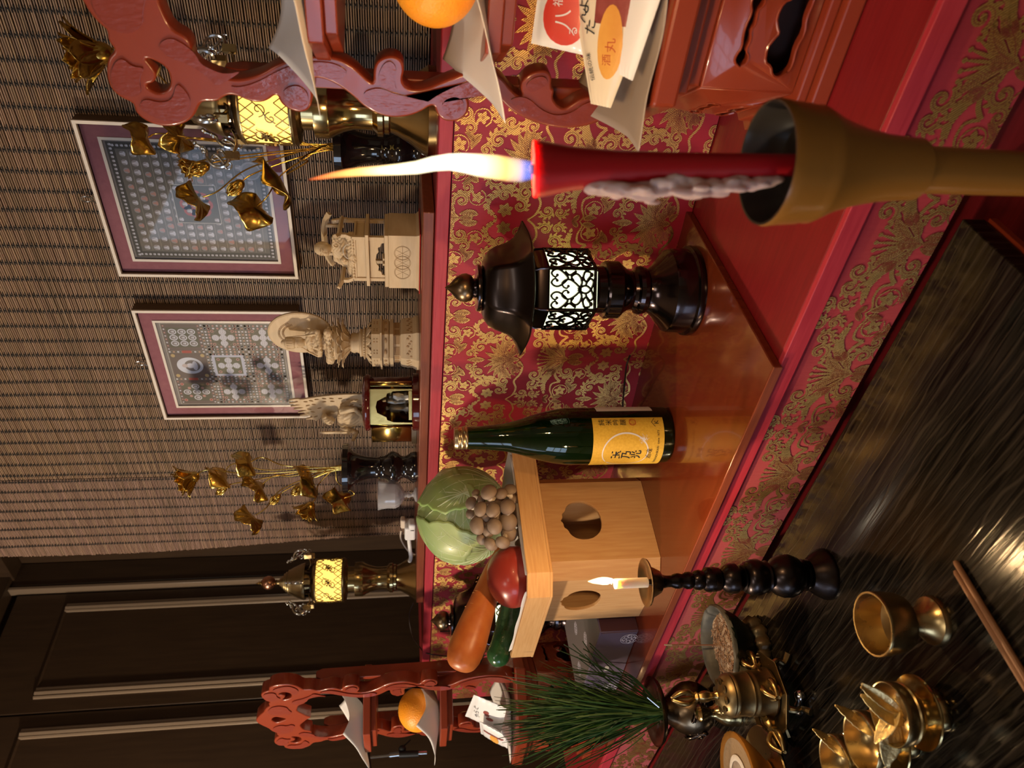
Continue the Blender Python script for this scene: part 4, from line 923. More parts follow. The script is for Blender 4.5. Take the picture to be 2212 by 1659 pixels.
    for q, (f, z) in enumerate(lv):
        for i in range(n):
            a = 2*pi*i/n; ph = (a+pi/6) % (pi/3)-pi/6; hexr = cos(pi/6)/cos((a % (pi/3))-pi/6)
            corner = (abs((a % (pi/3))-pi/6)/(pi/6))**1.5
            k = min(1, max(0, (f-.55)/.45)); k2 = k**.6
            rr = f*Rb*(hexr*k2+(1-k2)*(.45*hexr+.51))*(1+.02*corner**3*k)
            vs.append((rr*cos(a+na+pi/6), rr*sin(a+na+pi/6), zr+z+.0040*corner**1.6*k**2))
    fs = [(q*n+i, q*n+(i+1) % n, (q+1)*n+(i+1) % n, (q+1)*n+i) for q in range(len(lv)-1) for i in range(n)]+[tuple(range(n-1, -1, -1)), tuple((len(lv)-1)*n+i for i in range(n))]
    B.add(vs, fs).build('roof', M_['roof_black'], th, smooth=50)
    z1 = zr+.057
    MB().lathe([(.020, z1-.001), (.0285, z1+.0005), (.0290, z1+.003), (.0285, z1+.005), (.020, z1+.006), (.0125, z1+.0065), (.0115, z1+.009)], 40).build('finial_disc', M_['lantern_black'], th)
    z2 = z1+.0085
    MB().lathe([(.0105, z2), (.0155, z2+.003), (.0178, z2+.009), (.0172, z2+.015), (.0140, z2+.021), (.0085, z2+.026), (.0040, z2+.030), (.0015, z2+.034), (0, z2+.0355)], 36).build('finial_ball', M_['bronze_warm'], th, smooth=60)
    if cordpts:
        MB().tube(spline3([(p[0]-P[0], p[1]-P[1], p[2]-P[2]) for p in cordpts], 8), .0014, 8).build('power_cord', M_['cord_dark'], th)
    L = point('lantern_bulb', (P[0], P[1], P[2]+zb+.03), .35, (1, .93, .7), .02)
    return th
black_lantern(tuple(BLP), 'black six-sided metal lantern with white glowing openwork panels on the right of the orange-brown board', [onZ(1400, 703, -.366), onZ(1378, 735, -.366), onY(1356, 780, .825), onY(1350, 820, .826), onY(1345, 880, .829), onY(1344, 940, .829)])
black_lantern((-1.315, .757, -.3693), 'black six-sided metal lantern half hidden behind the carrot and cucumber', [(-1.35, .79, -.366), (-1.40, .81, -.33), (-1.45, .81, -.2), (-1.46, .815, -.08)])
# ================================================================ BRASS LANTERNS on the upper step
BRP = onY(903, 1245, .95); BRP.z = UZ; ub_ = pxm(BRP)
def brass_lantern(P, label, phase):
    th = thing('brass_lantern', label, 'lantern', P); s = ub_
    L = lambda pr: [(r*s, h*s) for h, r in pr]
    MB().lathe(L([(0, 52), (9, 53), (11, 51), (19, 46), (31, 37), (45, 29), (53, 26), (55, 28), (60, 28), (62, 31), (68, 31), (71, 28), (74, 25), (84, 24), (97, 24.5), (108, 27.5), (118, 32), (123, 35), (125, 36), (141, 35.5), (142, 27), (155, 27), (157, 32), (160, 36)]), 64).build('base', M_['brass'], th, smooth=35)
    MB().lathe(L([(157, 34), (159, 43), (163, 46), (165, 45.5)]), 48).build('shade_ring', M_['brass_dull'], th)
    MB().lathe(L([(164, 43), (221, 43)]), 48, cap=False).build('lamp_shade', M_['lamp_yellow'], th)
    MB().lathe(L([(220, 45.5), (222, 46), (226, 43), (230, 34), (232, 30)]), 48).build('shade_ring', M_['brass_dull'], th)
    # pierced cylinder: bands of diamonds above and below, scrolls and blossoms between
    B = MB(); R = 45.2*s; h0, h1 = 165*s, 221*s; hh = h1-h0
    def wrap(pts, w=.0016, d=.0014):
        n = len(pts); vs = []
        for i in range(n):
            a = Vector(pts[max(i-1, 0)]); b = Vector(pts[min(i+1, n-1)]); t = (b-a).normalized() if (b-a).length > 1e-9 else Vector((1, 0)); nn = Vector((-t.y, t.x)); p = Vector(pts[i])
            for sg, rr in ((1, R-d/2), (.5, R+d/2), (-.5, R+d/2), (-1, R-d/2)):
                q = p+nn*w*.5*sg; vs.append((rr*cos(q.x/R), rr*sin(q.x/R), h0+q.y))
        B.add(vs, [(i*4+k, i*4+k+1, (i+1)*4+k+1, (i+1)*4+k) for i in range(n-1) for k in range(3)])
    C = 2*pi*R; nd = 22; band = hh*.30
    for k in range(nd):
        x = C*k/nd
        for b0 in (0, hh-band):
            for sg in (-1, 1): wrap([(x, b0), (x+sg*C/nd, b0+band)], .0013)
    for b in (.001, hh-.001): wrap([(C*i/60, b) for i in range(61)], .0022)
    for k in range(9):
        x = C*k/9; z = hh*.5
        wrap([(x+p[0]-x, p[1]) for p in spiral(x+.004, z+.006, .0085, pi, 1 if k % 2 else -1, 1.1)], .0015)
        wrap([(x+p[0]-x, p[1]) for p in spiral(x-.006, z-.007, .0075, 0, 1 if k % 2 else -1, 1.1)], .0015)
        wrap([(q.x, q.y) for q in spline3([(x-.012, z-.012, 0), (x-.004, z-.002, 0), (x+.004, z+.003, 0), (x+.012, z+.012, 0)], 5)], .0015)
        if k % 3 != 1:
            for q in range(7):
                a = q*2*pi/7; wrap([(x, z), (x+.0062*cos(a), z+.0062*sin(a))], .0021, .0026)
                wrap([(x+.0062*cos(a-.3), z+.0062*sin(a-.3)), (x+.0075*cos(a), z+.0075*sin(a)), (x+.0062*cos(a+.3), z+.0062*sin(a+.3))], .0012, .0026)
    B.build('pierced_screen', M_['brass_dull'], th, smooth=0, fix=False)
    # vented collar
    MB().lathe(L([(230, 26), (245, 29)]), 40).build('collar_core', M_['brass_gold'], th)
    b = MB()
    for k in range(14): a = 2*pi*k/14; b.box((0, 0, 0), (.004, .004, 15*s), Rz(a) @ Tr(31.5*s, 0, 237.5*s))
    b.lathe(L([(229, 31), (229, 34), (232, 35), (232, 31)]), 40); b.build('collar_bars', M_['bronze'], th)
    MB().lathe(L([(243, 34), (243, 38), (246, 38.5), (250, 37), (258, 34), (267, 30), (276, 25), (278, 25), (280, 21.5), (283, 21), (284, 18), (287, 17.5), (288, 14), (291, 13), (292, 9.5), (296, 8), (297, 5), (301, 4.5), (303, 6), (305, 4)]), 56).build('domed_hat', M_['brass_dull'], th, smooth=35)
    MB().ell((0, 0, 319*s), 14.5*s, 28, 18).build('finial_ball', M_['copper'], th, smooth=180)
    MB().lathe(L([(331, 5), (333, 6), (335, 3), (338, 4), (341, 2), (344, 1)]), 16).build('finial_tip', M_['brass'], th)
    # six arms, each ending in a square lug and a scroll hook
    arm0 = None; hk0 = None; zA = 236*s
    for k in range(6):
        a = phase+k*pi/3; T = Rz(a)
        if not arm0:
            A = MB(); 
            pts = [(28*s, 0, zA-1*s), (40*s, 0, zA-4*s), (52*s, 0, zA-4*s), (60*s, 0, zA-1*s)]
            A.grid(lambda u, v: ((28+34*u)*s, (v-.5)*(15-9*u*u)*s, zA+(2-7*sin(pi*u))*s), 10, 4); A.box((60*s, 0, zA), (8*s, 8*s, 14*s))
            arm0 = A.build('arm', M_['brass_gold'], th, thick=.0012, smooth=40, fix=False); o = arm0
            Hk = MB(); z0 = zA+4*s
            for pt, r in (([(60, 0), (70, 2), (74, 9), (72, 18), (64, 24), (56, 25), (52, 31), (49, 36)], (3.4, 3.6, 3.4, 3, 2.6, 2.2, 2.4, 1.4)), ([(70, 5), (64, 10), (60, 16), (64, 19), (67, 15)], (2.4, 2.4, 2, 1.8, 1.2)), ([(62, 3), (56, 7), (55, 12), (59, 13)], (2.4, 2.2, 1.8, 1))):
                P3 = spline3([(x*s, 0, z0+z*s*1.0) for x, z in pt], 4); n = len(P3); rr = [(r[min(int(i/(n-1)*(len(r)-1)), len(r)-1)])*s for i in range(n)]; Hk.tube(P3, rr, 8, flat=.7)
            for x, z in ((50, 36), (53, 30), (57, 28), (47, 38)): Hk.ell((x*s, 0, z0+z*s), 2.6*s, 8, 6)
            Hk.tube([((72+4*cos(q))*s, 0, z0+(1+4*sin(q))*s) for q in [i*pi/5-pi for i in range(11)]], 1.0*s, 6)
            hk0 = Hk.build('scroll_hook', M_['silver'], th); h = hk0
        else: o = copyobj(arm0, th); h = copyobj(hk0, th)
        o.matrix_local = T; h.matrix_local = T
    point('lantern_bulb', (P[0], P[1], P[2]+190*s), .22, (1, .72, .3), .03)
    return th
brass_lantern(BRP, 'brass lantern with yellow glowing pierced screen at the far left end of the upper step', radians(25))
brp2 = onY(943, 243, .925); brass_lantern((brp2.x, .925, UZ), 'large brass lantern with yellow glowing pierced screen partly hidden behind the right-hand red stand', radians(-83))
# ================================================================ BLACK VASES WITH GILT LOTUS
IV = M_['ivory']; UB = -.0290
def capsule(B, a, b, r0, r1, n=5, seg=10):
    a, b = Vector(a), Vector(b)
    for i in range(n+1): t = i/n; B.ell(a.lerp(b, t), r0+(r1-r0)*t, seg, 6)
LVP = onY(903, 1008, .93); LVP.z = UB
def vase(P, label):
    th = thing('flower_vase', label, 'vase', P)
    s = .87e-3
    MB().lathe([(r*s, h*s) for h, r in [(0, 32), (4, 33), (12, 32), (20, 26), (27, 23), (34, 25), (40, 31), (50, 35), (56, 34), (63, 29), (68, 26), (74, 24), (78, 25), (81, 23), (90, 22.5), (105, 24), (120, 28), (133, 35), (141, 46), (143, 53), (154, 53.5), (155, 51), (150, 40), (140, 30), (120, 22)]], 56, cap=False).build('body', M_['black_lac'], th, smooth=40)
    MB().lathe([(.0, 0), (32*s, 0), (.001, .003)], 30).build('foot', M_['black_lac'], th)
    return th
vase(LVP, 'black lacquered vase holding gilt lotus on the left part of the upper step')
rvp = onY(900, 326, 1.03); RVP = Vector((rvp.x, 1.03, UZ)); vase(RVP, 'black lacquered vase behind the large brass lantern on the right')
def petal(B, T, L_, W, cup, tip=.25, nu=5, nv=6):
    def f(u, v):
        w = W*sin(pi*min(.98, v*.86+.07))**.7*(1 if v < .8 else (1-v)/.2*.9+.1); x = (u-.5)*w
        return (x, cup*(1-(2*u-1)**2)*-.25*W/.02*.4-cup*sin(v*pi*.55)*.6+tip*L_*v**4, v*L_)
    B.grid(f, nu, nv, T)
def lotus_flower(name, pos, axis, r, kind, parent, seed=0):
    """kind: open blossom, bud"""
    R = random.Random(seed); B = MB(); T0 = Tr(*pos) @ aim(axis)
    rings = ((3, .15, .75), (5, .30, .9), (7, .55, 1.0), (8, .95, 1.02)) if kind == 'open' else ((3, .06, 1.0), (4, .16, .98), (5, .30, .9))
    for n, tilt, L_ in rings:
        for k in range(n):
            a = 2*pi*(k+R.random()*.3)/n; tl = tilt+R.uniform(-.06, .06)
            W = r*(1.05 if kind == 'bud' else .78)
            petal(B, T0 @ Rz(a) @ Tr(0, r*.20, -r*.35) @ Rx(-tl) , r*L_*1.35, W, r*.45, -.12 if kind == 'bud' else .08)
    B.ell((0, 0, -r*.1), (r*.4, r*.4, r*.5), 14, 8, T0)
    o = B.build(name, M_['gold'], parent, smooth=60, thick=.0007); return o
def lotus_leaf(name, pos, axis, r, parent, wav=.22, el=1., seed=0, cup=.3):
    R = random.Random(seed); ph = R.uniform(0, 6); n1 = R.choice((3, 4)); T0 = Tr(*pos) @ aim(axis) @ Sc(el, 1, 1); n, m = 44, 9; vs = [(0, 0, -.02*r)]; fs = []
    for j in range(1, m+1):
        for i in range(n):
            a = 2*pi*i/n; q = j/m; rr = r*q*(1+.05*sin(a*7+ph)*q)
            z = r*(cup*q*q+wav*q**3*sin(a*n1+ph)+.05*q*q*sin(a*11+ph))+r*.025*abs(sin(a*5.5))*q
            vs.append((rr*cos(a), rr*sin(a), z))
    fs = [(0, 1+i, 1+(i+1) % n) for i in range(n)]+[(1+j*n+i, 1+(j+1)*n+i, 1+(j+1)*n+(i+1) % n, 1+j*n+(i+1) % n) for j in range(m-1) for i in range(n)]
    return MB().add(vs, fs, T0).build(name, M_['gold'], parent, smooth=60, thick=.0008, fix=False)
def stem(pts, r, parent):
    return MB().tube(spline3(pts, 8), r, 8).build('stem', M_['gold'], parent)
def spray(P, label, parts, mouth):
    """parts: (kind, px x, px y, depth offset, radius px, axis, extra)"""
    th = thing('gilt_lotus_spray', label, 'lotus ornament', (P[0], P[1], mouth-.06)); O = Vector((P[0], P[1], mouth-.06)); base = Vector((0, 0, .006))
    for i, (kind, x, y, dy, rp, ax, *ex) in enumerate(parts):
        W = onY(x, y, P[1]+dy); p = W-O; r = rp*pxm(W)*(1.28 if kind == 'leaf' else 1.12); ax = Vector(ax).normalized()
        if kind == 'leaf': lotus_leaf('lotus_leaf', p, ax, r, th, *(ex[:3] or (.22, 1., i)), seed=i) if len(ex) < 3 else lotus_leaf('lotus_leaf', p, ax, r, th, ex[0], ex[1], ex[2])
        else: lotus_flower('lotus_blossom' if kind == 'open' else 'lotus_bud', p, ax, r, kind, th, i)
        e = p-ax*r*.28; m0 = base+Vector(((i % 3-1)*.004, (i % 2)*.004, 0)); m1 = m0+Vector((0, 0, .062)); c = m1.lerp(e, .55)+Vector((0, 0, (e-m1).length*.10))+Vector((e.x*.12, 0, 0))*(-.5)
        stem([m0, m1, m1.lerp(c, .45)+Vector((0, 0, .006)), c, e-ax*r*.9, e], .0011, th)
    return th
mouthL = LVP.z+.133; mouthR = RVP.z+.133
spray(LVP, 'tall gilt lotus blossoms, buds and curled leaves in the left black vase', [
    ('open', 411, 1034, -.01, 30, (-.15, -.5, .9)), ('bud', 481, 1058, -.01, 15, (-.5, -.3, .8)), ('leaf', 478, 1026, .0, 27, (-.6, -.2, .7), .3, .8, 3),
    ('leaf', 535, 1000, .0, 27, (-.5, .1, .8), .25, .8, 4), ('leaf', 560, 1050, -.01, 28, (-.5, -.2, .75), .25, .8, 5), ('leaf', 545, 1118, .01, 27, (-.6, -.2, .8), .3, .85, 6),
    ('bud', 597, 1076, -.02, 16, (-.4, -.5, .7)), ('bud', 647, 1056, -.02, 18, (-.3, -.5, .75)), ('open', 667, 1098, -.02, 24, (-.5, -.6, .5)),
    ('leaf', 672, 1035, -.015, 32, (-.45, -.1, .9), .2, .9, 7), ('leaf', 738, 1078, -.02, 27, (-.7, .2, .7), .3, .8, 8)], mouthL)
spray(RVP, 'gilt lotus blossoms and leaves in the right-hand black vase, before the larger mandala', [
    ('open', 205, 118, -.01, 58, (-.1, -.3, .95)), ('leaf', 312, 298, -.03, 32, (-.3, .2, .8), .35, .8, 3), ('leaf', 390, 300, -.03, 34, (-.2, .3, .8), .35, .8, 5),
    ('bud', 435, 362, -.06, 27, (-.2, -.4, .85)), ('open', 412, 358, -.03, 22, (-.2, -.5, .8)), ('leaf', 428, 430, -.03, 33, (-.4, .0, .85), .32, .85, 6),
    ('bud', 513, 402, -.05, 25, (-.5, -.4, .7)), ('leaf', 550, 450, -.04, 37, (-.6, .3, .5), .35, .8, 7), ('leaf', 605, 385, -.08, 46, (-.45, -.3, .85), .22, .9, 8)], mouthR)
# ================================================================ CRYSTAL CUP, PLUG, CORDS
cp = onY(901, 1068, .90); cp.z = UB
ct = thing('crystal_cup', 'small cut crystal footed cup beside the left black vase', 'cup', cp); s = .9e-3
MB().lathe([(r*s, h*s) for h, r in [(0, 0), (0, 15), (2, 16), (4, 14), (7, 6), (11, 4.5), (15, 6.5), (18, 7), (21, 5), (25, 6), (29, 14), (36, 23), (45, 27.5), (60, 27), (72, 28), (80, 30), (80, 27.5), (70, 25.5), (50, 24.5), (40, 20), (34, 8), (33, 0)]], 48, fn=lambda a, z: 1+(.035*(abs(sin(a*8+z*220))+abs(sin(a*8-z*220))-1) if z > 27*s else 0)).build('cup', M_['crystal'], ct, smooth=25)
pg = onY(884, 1150, .92)
t = thing('extension_plug', 'white plug and cable lying on the upper board beside the left brass lantern', 'plug', (pg.x, .92, UB))
B = MB(); B.box((.010, 0, .012), (.040, .028, .022)); B.box((.030, -.004, .008), (.022, .02, .014)); B.build('plug_body', M_['white'], t, bevel=.004, fix=False)
MB().box((.026, .006, .026), (.026, .014, .010)).build('adapter', M_['mushstem'], t, bevel=.003, fix=False)
MB().tube([(-.006, 0, .014), (-.022, 0, .014)], [.008, .005], 12).build('strain_relief', M_['white'], t)
MB().tube(spline3([(-.02, 0, .014), (-.045, -.01, .012), (-.08, -.004, .010), (-.115, .01, .012)], 8), .0042, 10).build('cable', M_['white'], t)
a = onY(868, 1150, .95)-Vector((pg.x, .92, UB)); MB().tube(spline3([(-.02, .02, .03), (-.05, .02, .030), (-.09, .02, .016), (-.122, .03, -.002)], 8), .0018, 8).build('thin_cord', M_['mushstem'], t)
cd = MB(); cd.tube(spline3([onY(893, 1302, .95), onY(884, 1330, .93), onY(890, 1370, .90), onY(905, 1395, .86), onY(925, 1412, .829), onY(990, 1420, .828)], 8), .0012, 8)
tag(cd.build('dark_cord', M_['cord_dark']), 'thin dark cord hanging from the left brass lantern over the step edge', 'cord')
cd = MB(); cd.tube(spline3([onY(960, 1426, .826), onY(985, 1433, .822), onY(1010, 1431, .818), onY(1050, 1415, .82)], 8), .0016, 8)
tag(cd.build('grey_cord', M_['cord_grey']), 'thin grey cord looping beside the half hidden black lantern', 'cord')
# ================================================================ SEATED MONK STATUE
mp_ = onY(905, 552, .93); mx = mp_.x+.004
ms = thing('monk_statue', 'ivory-coloured wooden statue of a seated monk in a high-backed chair on a plinth', 'statue', (mx, .935, UB))
def bx(nm, items, par, m=IV, bev=.0006):
    B = MB()
    for c, d, *r in items: B.box((0, 0, 0), d, Tr(*c) @ (r[0] if r else Matrix()))
    return B.build(nm, m, par, bevel=bev, fix=False)
B = MB(); B.box((0, 0, .0012), (.100, .072, .0012)); B.build('red_cloth', M_['red_cloth'], ms, fix=False)
B = MB(); B.add([(-.047, -.034, .0018), (.047, -.034, .0018), (.047, .034, .0018), (-.047, .034, .0018), (-.044, -.031, .0065), (.044, -.031, .0065), (.044, .031, .0065), (-.044, .031, .0065), (-.044, -.031, .045), (.044, -.031, .045), (.044, .031, .045), (-.044, .031, .045)],
      [(0, 3, 2, 1), (0, 1, 5, 4), (1, 2, 6, 5), (2, 3, 7, 6), (3, 0, 4, 7), (4, 5, 9, 8), (5, 6, 10, 9), (6, 7, 11, 10), (7, 4, 8, 11), (8, 9, 10, 11)])
B.build('plinth', IV, ms, bevel=.0005)
bx('plinth_slab', [((0, 0, .0478), (.086, .060, .0055))], ms)
E_ = MB()   # engraved linked medallions
for cx in (-.016, 0, .016):
    for rr in (.0105, .0116): E_.tube([(cx+rr*cos(a), -.0312, .0255+rr*sin(a)) for a in [i*pi/14 for i in range(29)]], .00022, 4)
    for k in range(6): a = k*pi/3; E_.tube([(cx, -.0312, .0255), (cx+.010*cos(a), -.0312, .0255+.010*sin(a))], .00018, 4)
eo = E_.build('engraving', M_['ivory_dk'], ms, smooth=0); eo['kind'] = 'stuff'
bx('seat_rail', [((0, 0, .0745), (.085, .058, .005))], ms)
B = curve_mesh('apron_panel', [[(-.033, 0), (-.033, .0205), (.033, .0205), (.033, 0), (.027, 0), (.026, .004), (.021, .005), (.019, .009), (.012, .008), (.008, .011), (0, .0125), (-.008, .011), (-.012, .008), (-.019, .009), (-.021, .005), (-.026, .004), (-.027, 0)]], .003, IV, ms, .0003, Tr(0, -.022, .0508) @ Rx(pi/2))
bx('seat_block', [((0, .002, .0835), (.064, .050, .013)), ((0, .002, .0915), (.070, .052, .003))], ms)
for sx in (-1, 1):
    bx('leg', [((sx*.034, -.022, .0615), (.0055, .0055, .022)), ((sx*.034, -.022, .0865), (.0055, .0055, .020)), ((sx*.0355, -.022, .0990), (.0055, .0055, .009), Ry(sx*.45)), ((sx*.0375, -.022, .1060), (.0055, .0055, .008))], ms)
    bx('leg', [((sx*.034, .024, .080), (.0055, .0055, .058)), ((sx*.0335, .024, .114), (.0055, .005, .022), Ry(-sx*.18))], ms)
    B = MB(); B.tube([(sx*.0375, .026, .1105), (sx*.0378, 0, .1115), (sx*.0385, -.024, .1120), (sx*.0425, -.034, .1165)], .0033, 4); B.build('arm_rest', IV, ms, smooth=0)
    bx('back_post', [((sx*.0235, .026, .121), (.0045, .004, .026))], ms)
B = MB(); B.tube(spline3([(-.043, .026, .128), (-.030, .026, .1345), (-.012, .027, .1375), (.012, .027, .1375), (.030, .026, .1345), (.043, .026, .128)], 4), .0042, 4); B.build('top_rail', IV, ms, smooth=0)
B = MB()
B.ell((0, .002, .1385), (.0102, .0110, .0124)); B.ell((0, -.001, .1350), (.0088, .0100, .0090)); B.ell((0, -.0105, .1345), (.0018, .0020, .0030), 8, 6); capsule(B, (0, .003, .124), (0, .003, .130), .0052, .005)
for sx in (-1, 1): B.ell((sx*.0088, .003, .1352), (.0016, .0025, .0045), 8, 6)
B.ell((0, .004, .112), (.0165, .0110, .0140)); B.ell((0, .004, .1205), (.0175, .0085, .0060)); B.ell((0, .002, .101), (.0185, .0135, .0095))
for sx in (-1, 1):
    capsule(B, (sx*.0165, .004, .119), (sx*.0215, -.002, .107), .0065, .0058); capsule(B, (sx*.0215, -.002, .107), (sx*.0075, -.015, .1085), .0058, .0038); B.ell((sx*.006, -.017, .1090), (.004, .004, .004), 10, 6)
    capsule(B, (sx*.006, -.004, .0975), (sx*.029, -.012, .0970), .0085, .0078); capsule(B, (sx*.029, -.012, .097), (-sx*.004, -.021, .0955), .0075, .0060)
    for k in range(4): capsule(B, (sx*(.010+k*.006), -.010, .104-k*.0018), (sx*(.016+k*.005), -.0235, .0945), .0028, .0026, 6, 8)
B.ell((0, -.012, .0950), (.033, .014, .0050))
mk = B.build('seated_monk', IV, ms, remesh=.0009)
def displace(o, fn):
    me = o.data; n = len(me.vertices); co = [0.]*(3*n); no = [0.]*(3*n); me.vertices.foreach_get('co', co); me.vertices.foreach_get('normal', no)
    for i in range(n):
        a = fn(co[3*i], co[3*i+1], co[3*i+2])
        for k in range(3): co[3*i+k] += no[3*i+k]*a
    me.vertices.foreach_set('co', co); me.update()
displace(mk, lambda x, y, z: .00035*sin(1500*(z+.8*abs(x))) if z < .124 else 0)
fc = MB()
for sx in (-1, 1): fc.tube([(sx*.0062, -.0082, .1378), (sx*.0042, -.0096, .1368), (sx*.0020, -.0102, .1374)], .00045, 5); fc.tube([(sx*.0066, -.0076, .1405), (sx*.0042, -.0090, .1412), (sx*.0018, -.0096, .1404)], .0004, 5)
fc.tube([(-.0026, -.0103, .1300), (0, -.0110, .1297), (.0026, -.0103, .1300)], .0005, 5)
fc.build('face_lines', M_['ivory_dk'], mk)
B = MB()
for k in range(30):
    a = -pi*.15+k*pi*1.25/29; B.ell((.010+.0115*cos(a), -.0205-.001*sin(a*2), .1015+.0065*sin(a)), .00085, 6, 4)
bo = B.build('prayer_beads', M_['bead'], mk); bo['kind'] = 'stuff'
B = MB(); B.lathe([(.0045, -.0006), (.005, .0006), (.0035, .0012), (.0032, -.0012), (.0045, -.0006)], 16, Tr(.0125, -.0075, .1185) @ Rx(pi/2), cap=False); B.build('robe_clasp', IV, mk)
B = MB()
for x in (-.0085, 0): B.tube([(x, -.024, .052), (x+.001, -.012, .0525)], [.0022, .003], 8, flat=.6)
B.build('sandals', IV, ms)
# ================================================================ LOTUS-THRONE STATUE WITH ROUND HALO
bp_ = onY(905, 745, .93)
bs = thing('halo_statue', 'ivory-coloured wooden seated figure with big round halo on a lotus throne and tiered base', 'statue', (bp_.x, .935, UB)); uu = .121e-3
def octb(nm, levels, par, m=IV, n=6, ph=pi/6, bev=.0004, sm=20):
    B = MB(); vs = []
    for R, z in levels: vs += [(R*cos(2*pi*k/n+ph), R*sin(2*pi*k/n+ph), z) for k in range(n)]
    return B.add(vs, [(l*n+k, l*n+(k+1) % n, (l+1)*n+(k+1) % n, (l+1)*n+k) for l in range(len(levels)-1) for k in range(n)]+[tuple(range(n-1, -1, -1)), tuple((len(levels)-1)*n+k for k in range(n))]).build(nm, m, par, smooth=sm, bevel=bev)
octb('foot_block', [(.0445, 0), (.0445, .004), (.041, .010), (.0405, .0185), (.039, .026), (.037, .029)], bs)
octb('waist_block', [(.0325, .029), (.0325, .040)], bs); octb('slab', [(.0385, .040), (.0385, .0455)], bs)
octb('bulged_block', [(.034, .0455), (.038, .048), (.0385, .053), (.036, .0575)], bs, sm=45); octb('upper_slab', [(.0435, .0575), (.0435, .0605)], bs); octb('gallery', [(.0385, .0605), (.0385, .074)], bs)
C_ = MB()
for k in range(6):
    a = 2*pi*k/6+pi/3; T = Rz(a-pi/2)
    for x in (-.009, .009):
        for z in (.0345,): C_.box((x, .0325*cos(pi/6)+.0003, z), (.013, .0008, .0075), T)
        C_.ell((x, .0385*cos(pi/6)+.0002, .052), (.0045, .0012, .0022), 8, 5, T)
        for i in (-1, 1):
            for j in (-1, 1): C_.ell((x+i*.0022, .0385*cos(pi/6)+.0001, .0675+j*.0022), (.0015, .0004, .0013), 6, 4, T)
    for i in range(9): C_.ell((-.016+i*.004, .0400*cos(pi/6)+.0002, .015+.003*sin(i*2.1)), (.0024, .0010, .0024), 7, 5, T)
co = C_.build('relief_carving', M_['ivory_dk'], bs, smooth=60); co['kind'] = 'stuff'
def petal_ring(nm, n, r, z, L_, W, tilt, par, up=1, cup=.004, ph=0, thick=.0008):
    pr = None
    for k in range(n):
        T = Rz(2*pi*(k+ph)/n-pi/2) @ Tr(0, r, z) @ Rx(-tilt)
        if pr is None:
            B = MB(); petal(B, Matrix(), L_, W, cup, .22); pr = B.build(nm, IV, par, smooth=60, thick=thick, fix=False); o = pr
        else: o = copyobj(pr, par)
        o.matrix_local = T
petal_ring('drooping_petal', 12, .014, .087, .022, .0135, 2.15, bs, cup=.003)
petal_ring('drooping_petal_outer', 12, .017, .083, .020, .0135, 1.95, bs, cup=.003, ph=.5)
MB().lathe([(.030, .074), (.022, .079), (.021, .083), (.025, .0845), (.025, .0865), (.021, .088), (.0225, .090), (.0225, .0925), (.017, .0935), (.0155, .098), (.0165, .102), (.015, .106), (.0135, .107)], 40).build('stem_rings', IV, bs)
B = MB()
for k in range(36): a = 2*pi*k/36; B.ell((.0255*cos(a), .0255*sin(a), .0855), .0010, 6, 4)
bo = B.build('bead_ring', IV, bs); bo['kind'] = 'stuff'
for q, (n, r, z, L_, W, tl) in enumerate(((12, .012, .107, .031, .0160, 1.02), (12, .013, .110, .031, .0160, .86), (12, .013, .115, .029, .0150, .66), (12, .014, .120, .022, .0140, .45))):
    petal_ring('throne_petal', n, r, z, L_, W, tl, bs, cup=.0035, ph=.5*q)
MB().lathe([(.012, .106), (.021, .116), (.027, .130), (.026, .134), (0, .135)], 36).build('throne_seat', IV, bs)
B = MB()
B.ell((0, .002, .1395), (.030, .018, .0065)); 
for sx in (-1, 1):
    capsule(B, (sx*.008, 0, .141), (sx*.0285, -.010, .140), .0085, .0068); capsule(B, (sx*.0285, -.010, .140), (-sx*.006, -.0175, .1385), .0064, .0048)
    capsule(B, (sx*.0175, .003, .171), (sx*.0225, -.002, .157), .0060, .0052); capsule(B, (sx*.0225, -.002, .157), (sx*.004, -.0155, .154), .0050, .0036); B.ell((sx*.003, -.0175, .1555+sx*.002), (.0035, .003, .0045), 8, 6)
    B.ell((sx*.0085, .001, .187), (.0016, .0028, .0062), 8, 6)
B.ell((0, .002, .157), (.0150, .0105, .0165)); B.ell((0, .002, .170), (.0190, .0095, .0070)); capsule(B, (0, .002, .174), (0, .001, .180), .0055, .005)
B.ell((0, 0, .1875), (.0084, .0090, .0105)); B.ell((0, -.0083, .1865), (.0014, .0016, .0024), 8, 6); B.lathe([(.0095, .1935), (.0100, .197), (.0092, .2065), (.0075, .2085), (0, .209)], 20)
B.ell((0, 0, .209), (.005, .005, .006), 10, 8)
bf = B.build('seated_figure', IV, bs, remesh=.0009)
displace(bf, lambda x, y, z: .0004*sin(1400*(z*.8+.5*abs(x))) if z < .18 else 0)
B = MB()
for sx in (-1, 1): B.tube([(sx*.0050, -.0078, .1890), (sx*.0032, -.0086, .1882), (sx*.0016, -.0086, .1888)], .0003, 5); B.tube(spline3([(sx*.010, .002, .196), (sx*.0125, .001, .182), (sx*.0165, -.003, .174), (sx*.0225, -.007, .160)], 5), .0011, 6)
for k in range(9): a = pi*k/8; B.ell((.0105*cos(a), -.0085*sin(a)-.001, .170-.004*sin(a)), .0009, 6, 4)
for k in range(7): B.box((0, -.0096, .2005), (.0016, .0012, .009), Rz((k-3)*.42))
fo = B.build('ornaments', IV, bf, smooth=60); fo['kind'] = 'stuff'
B = MB(); n = 60; vs = []
ring = lambda k, y, f: (.0405*f*cos(2*pi*k/n), y, .187+.0505*f*sin(2*pi*k/n))
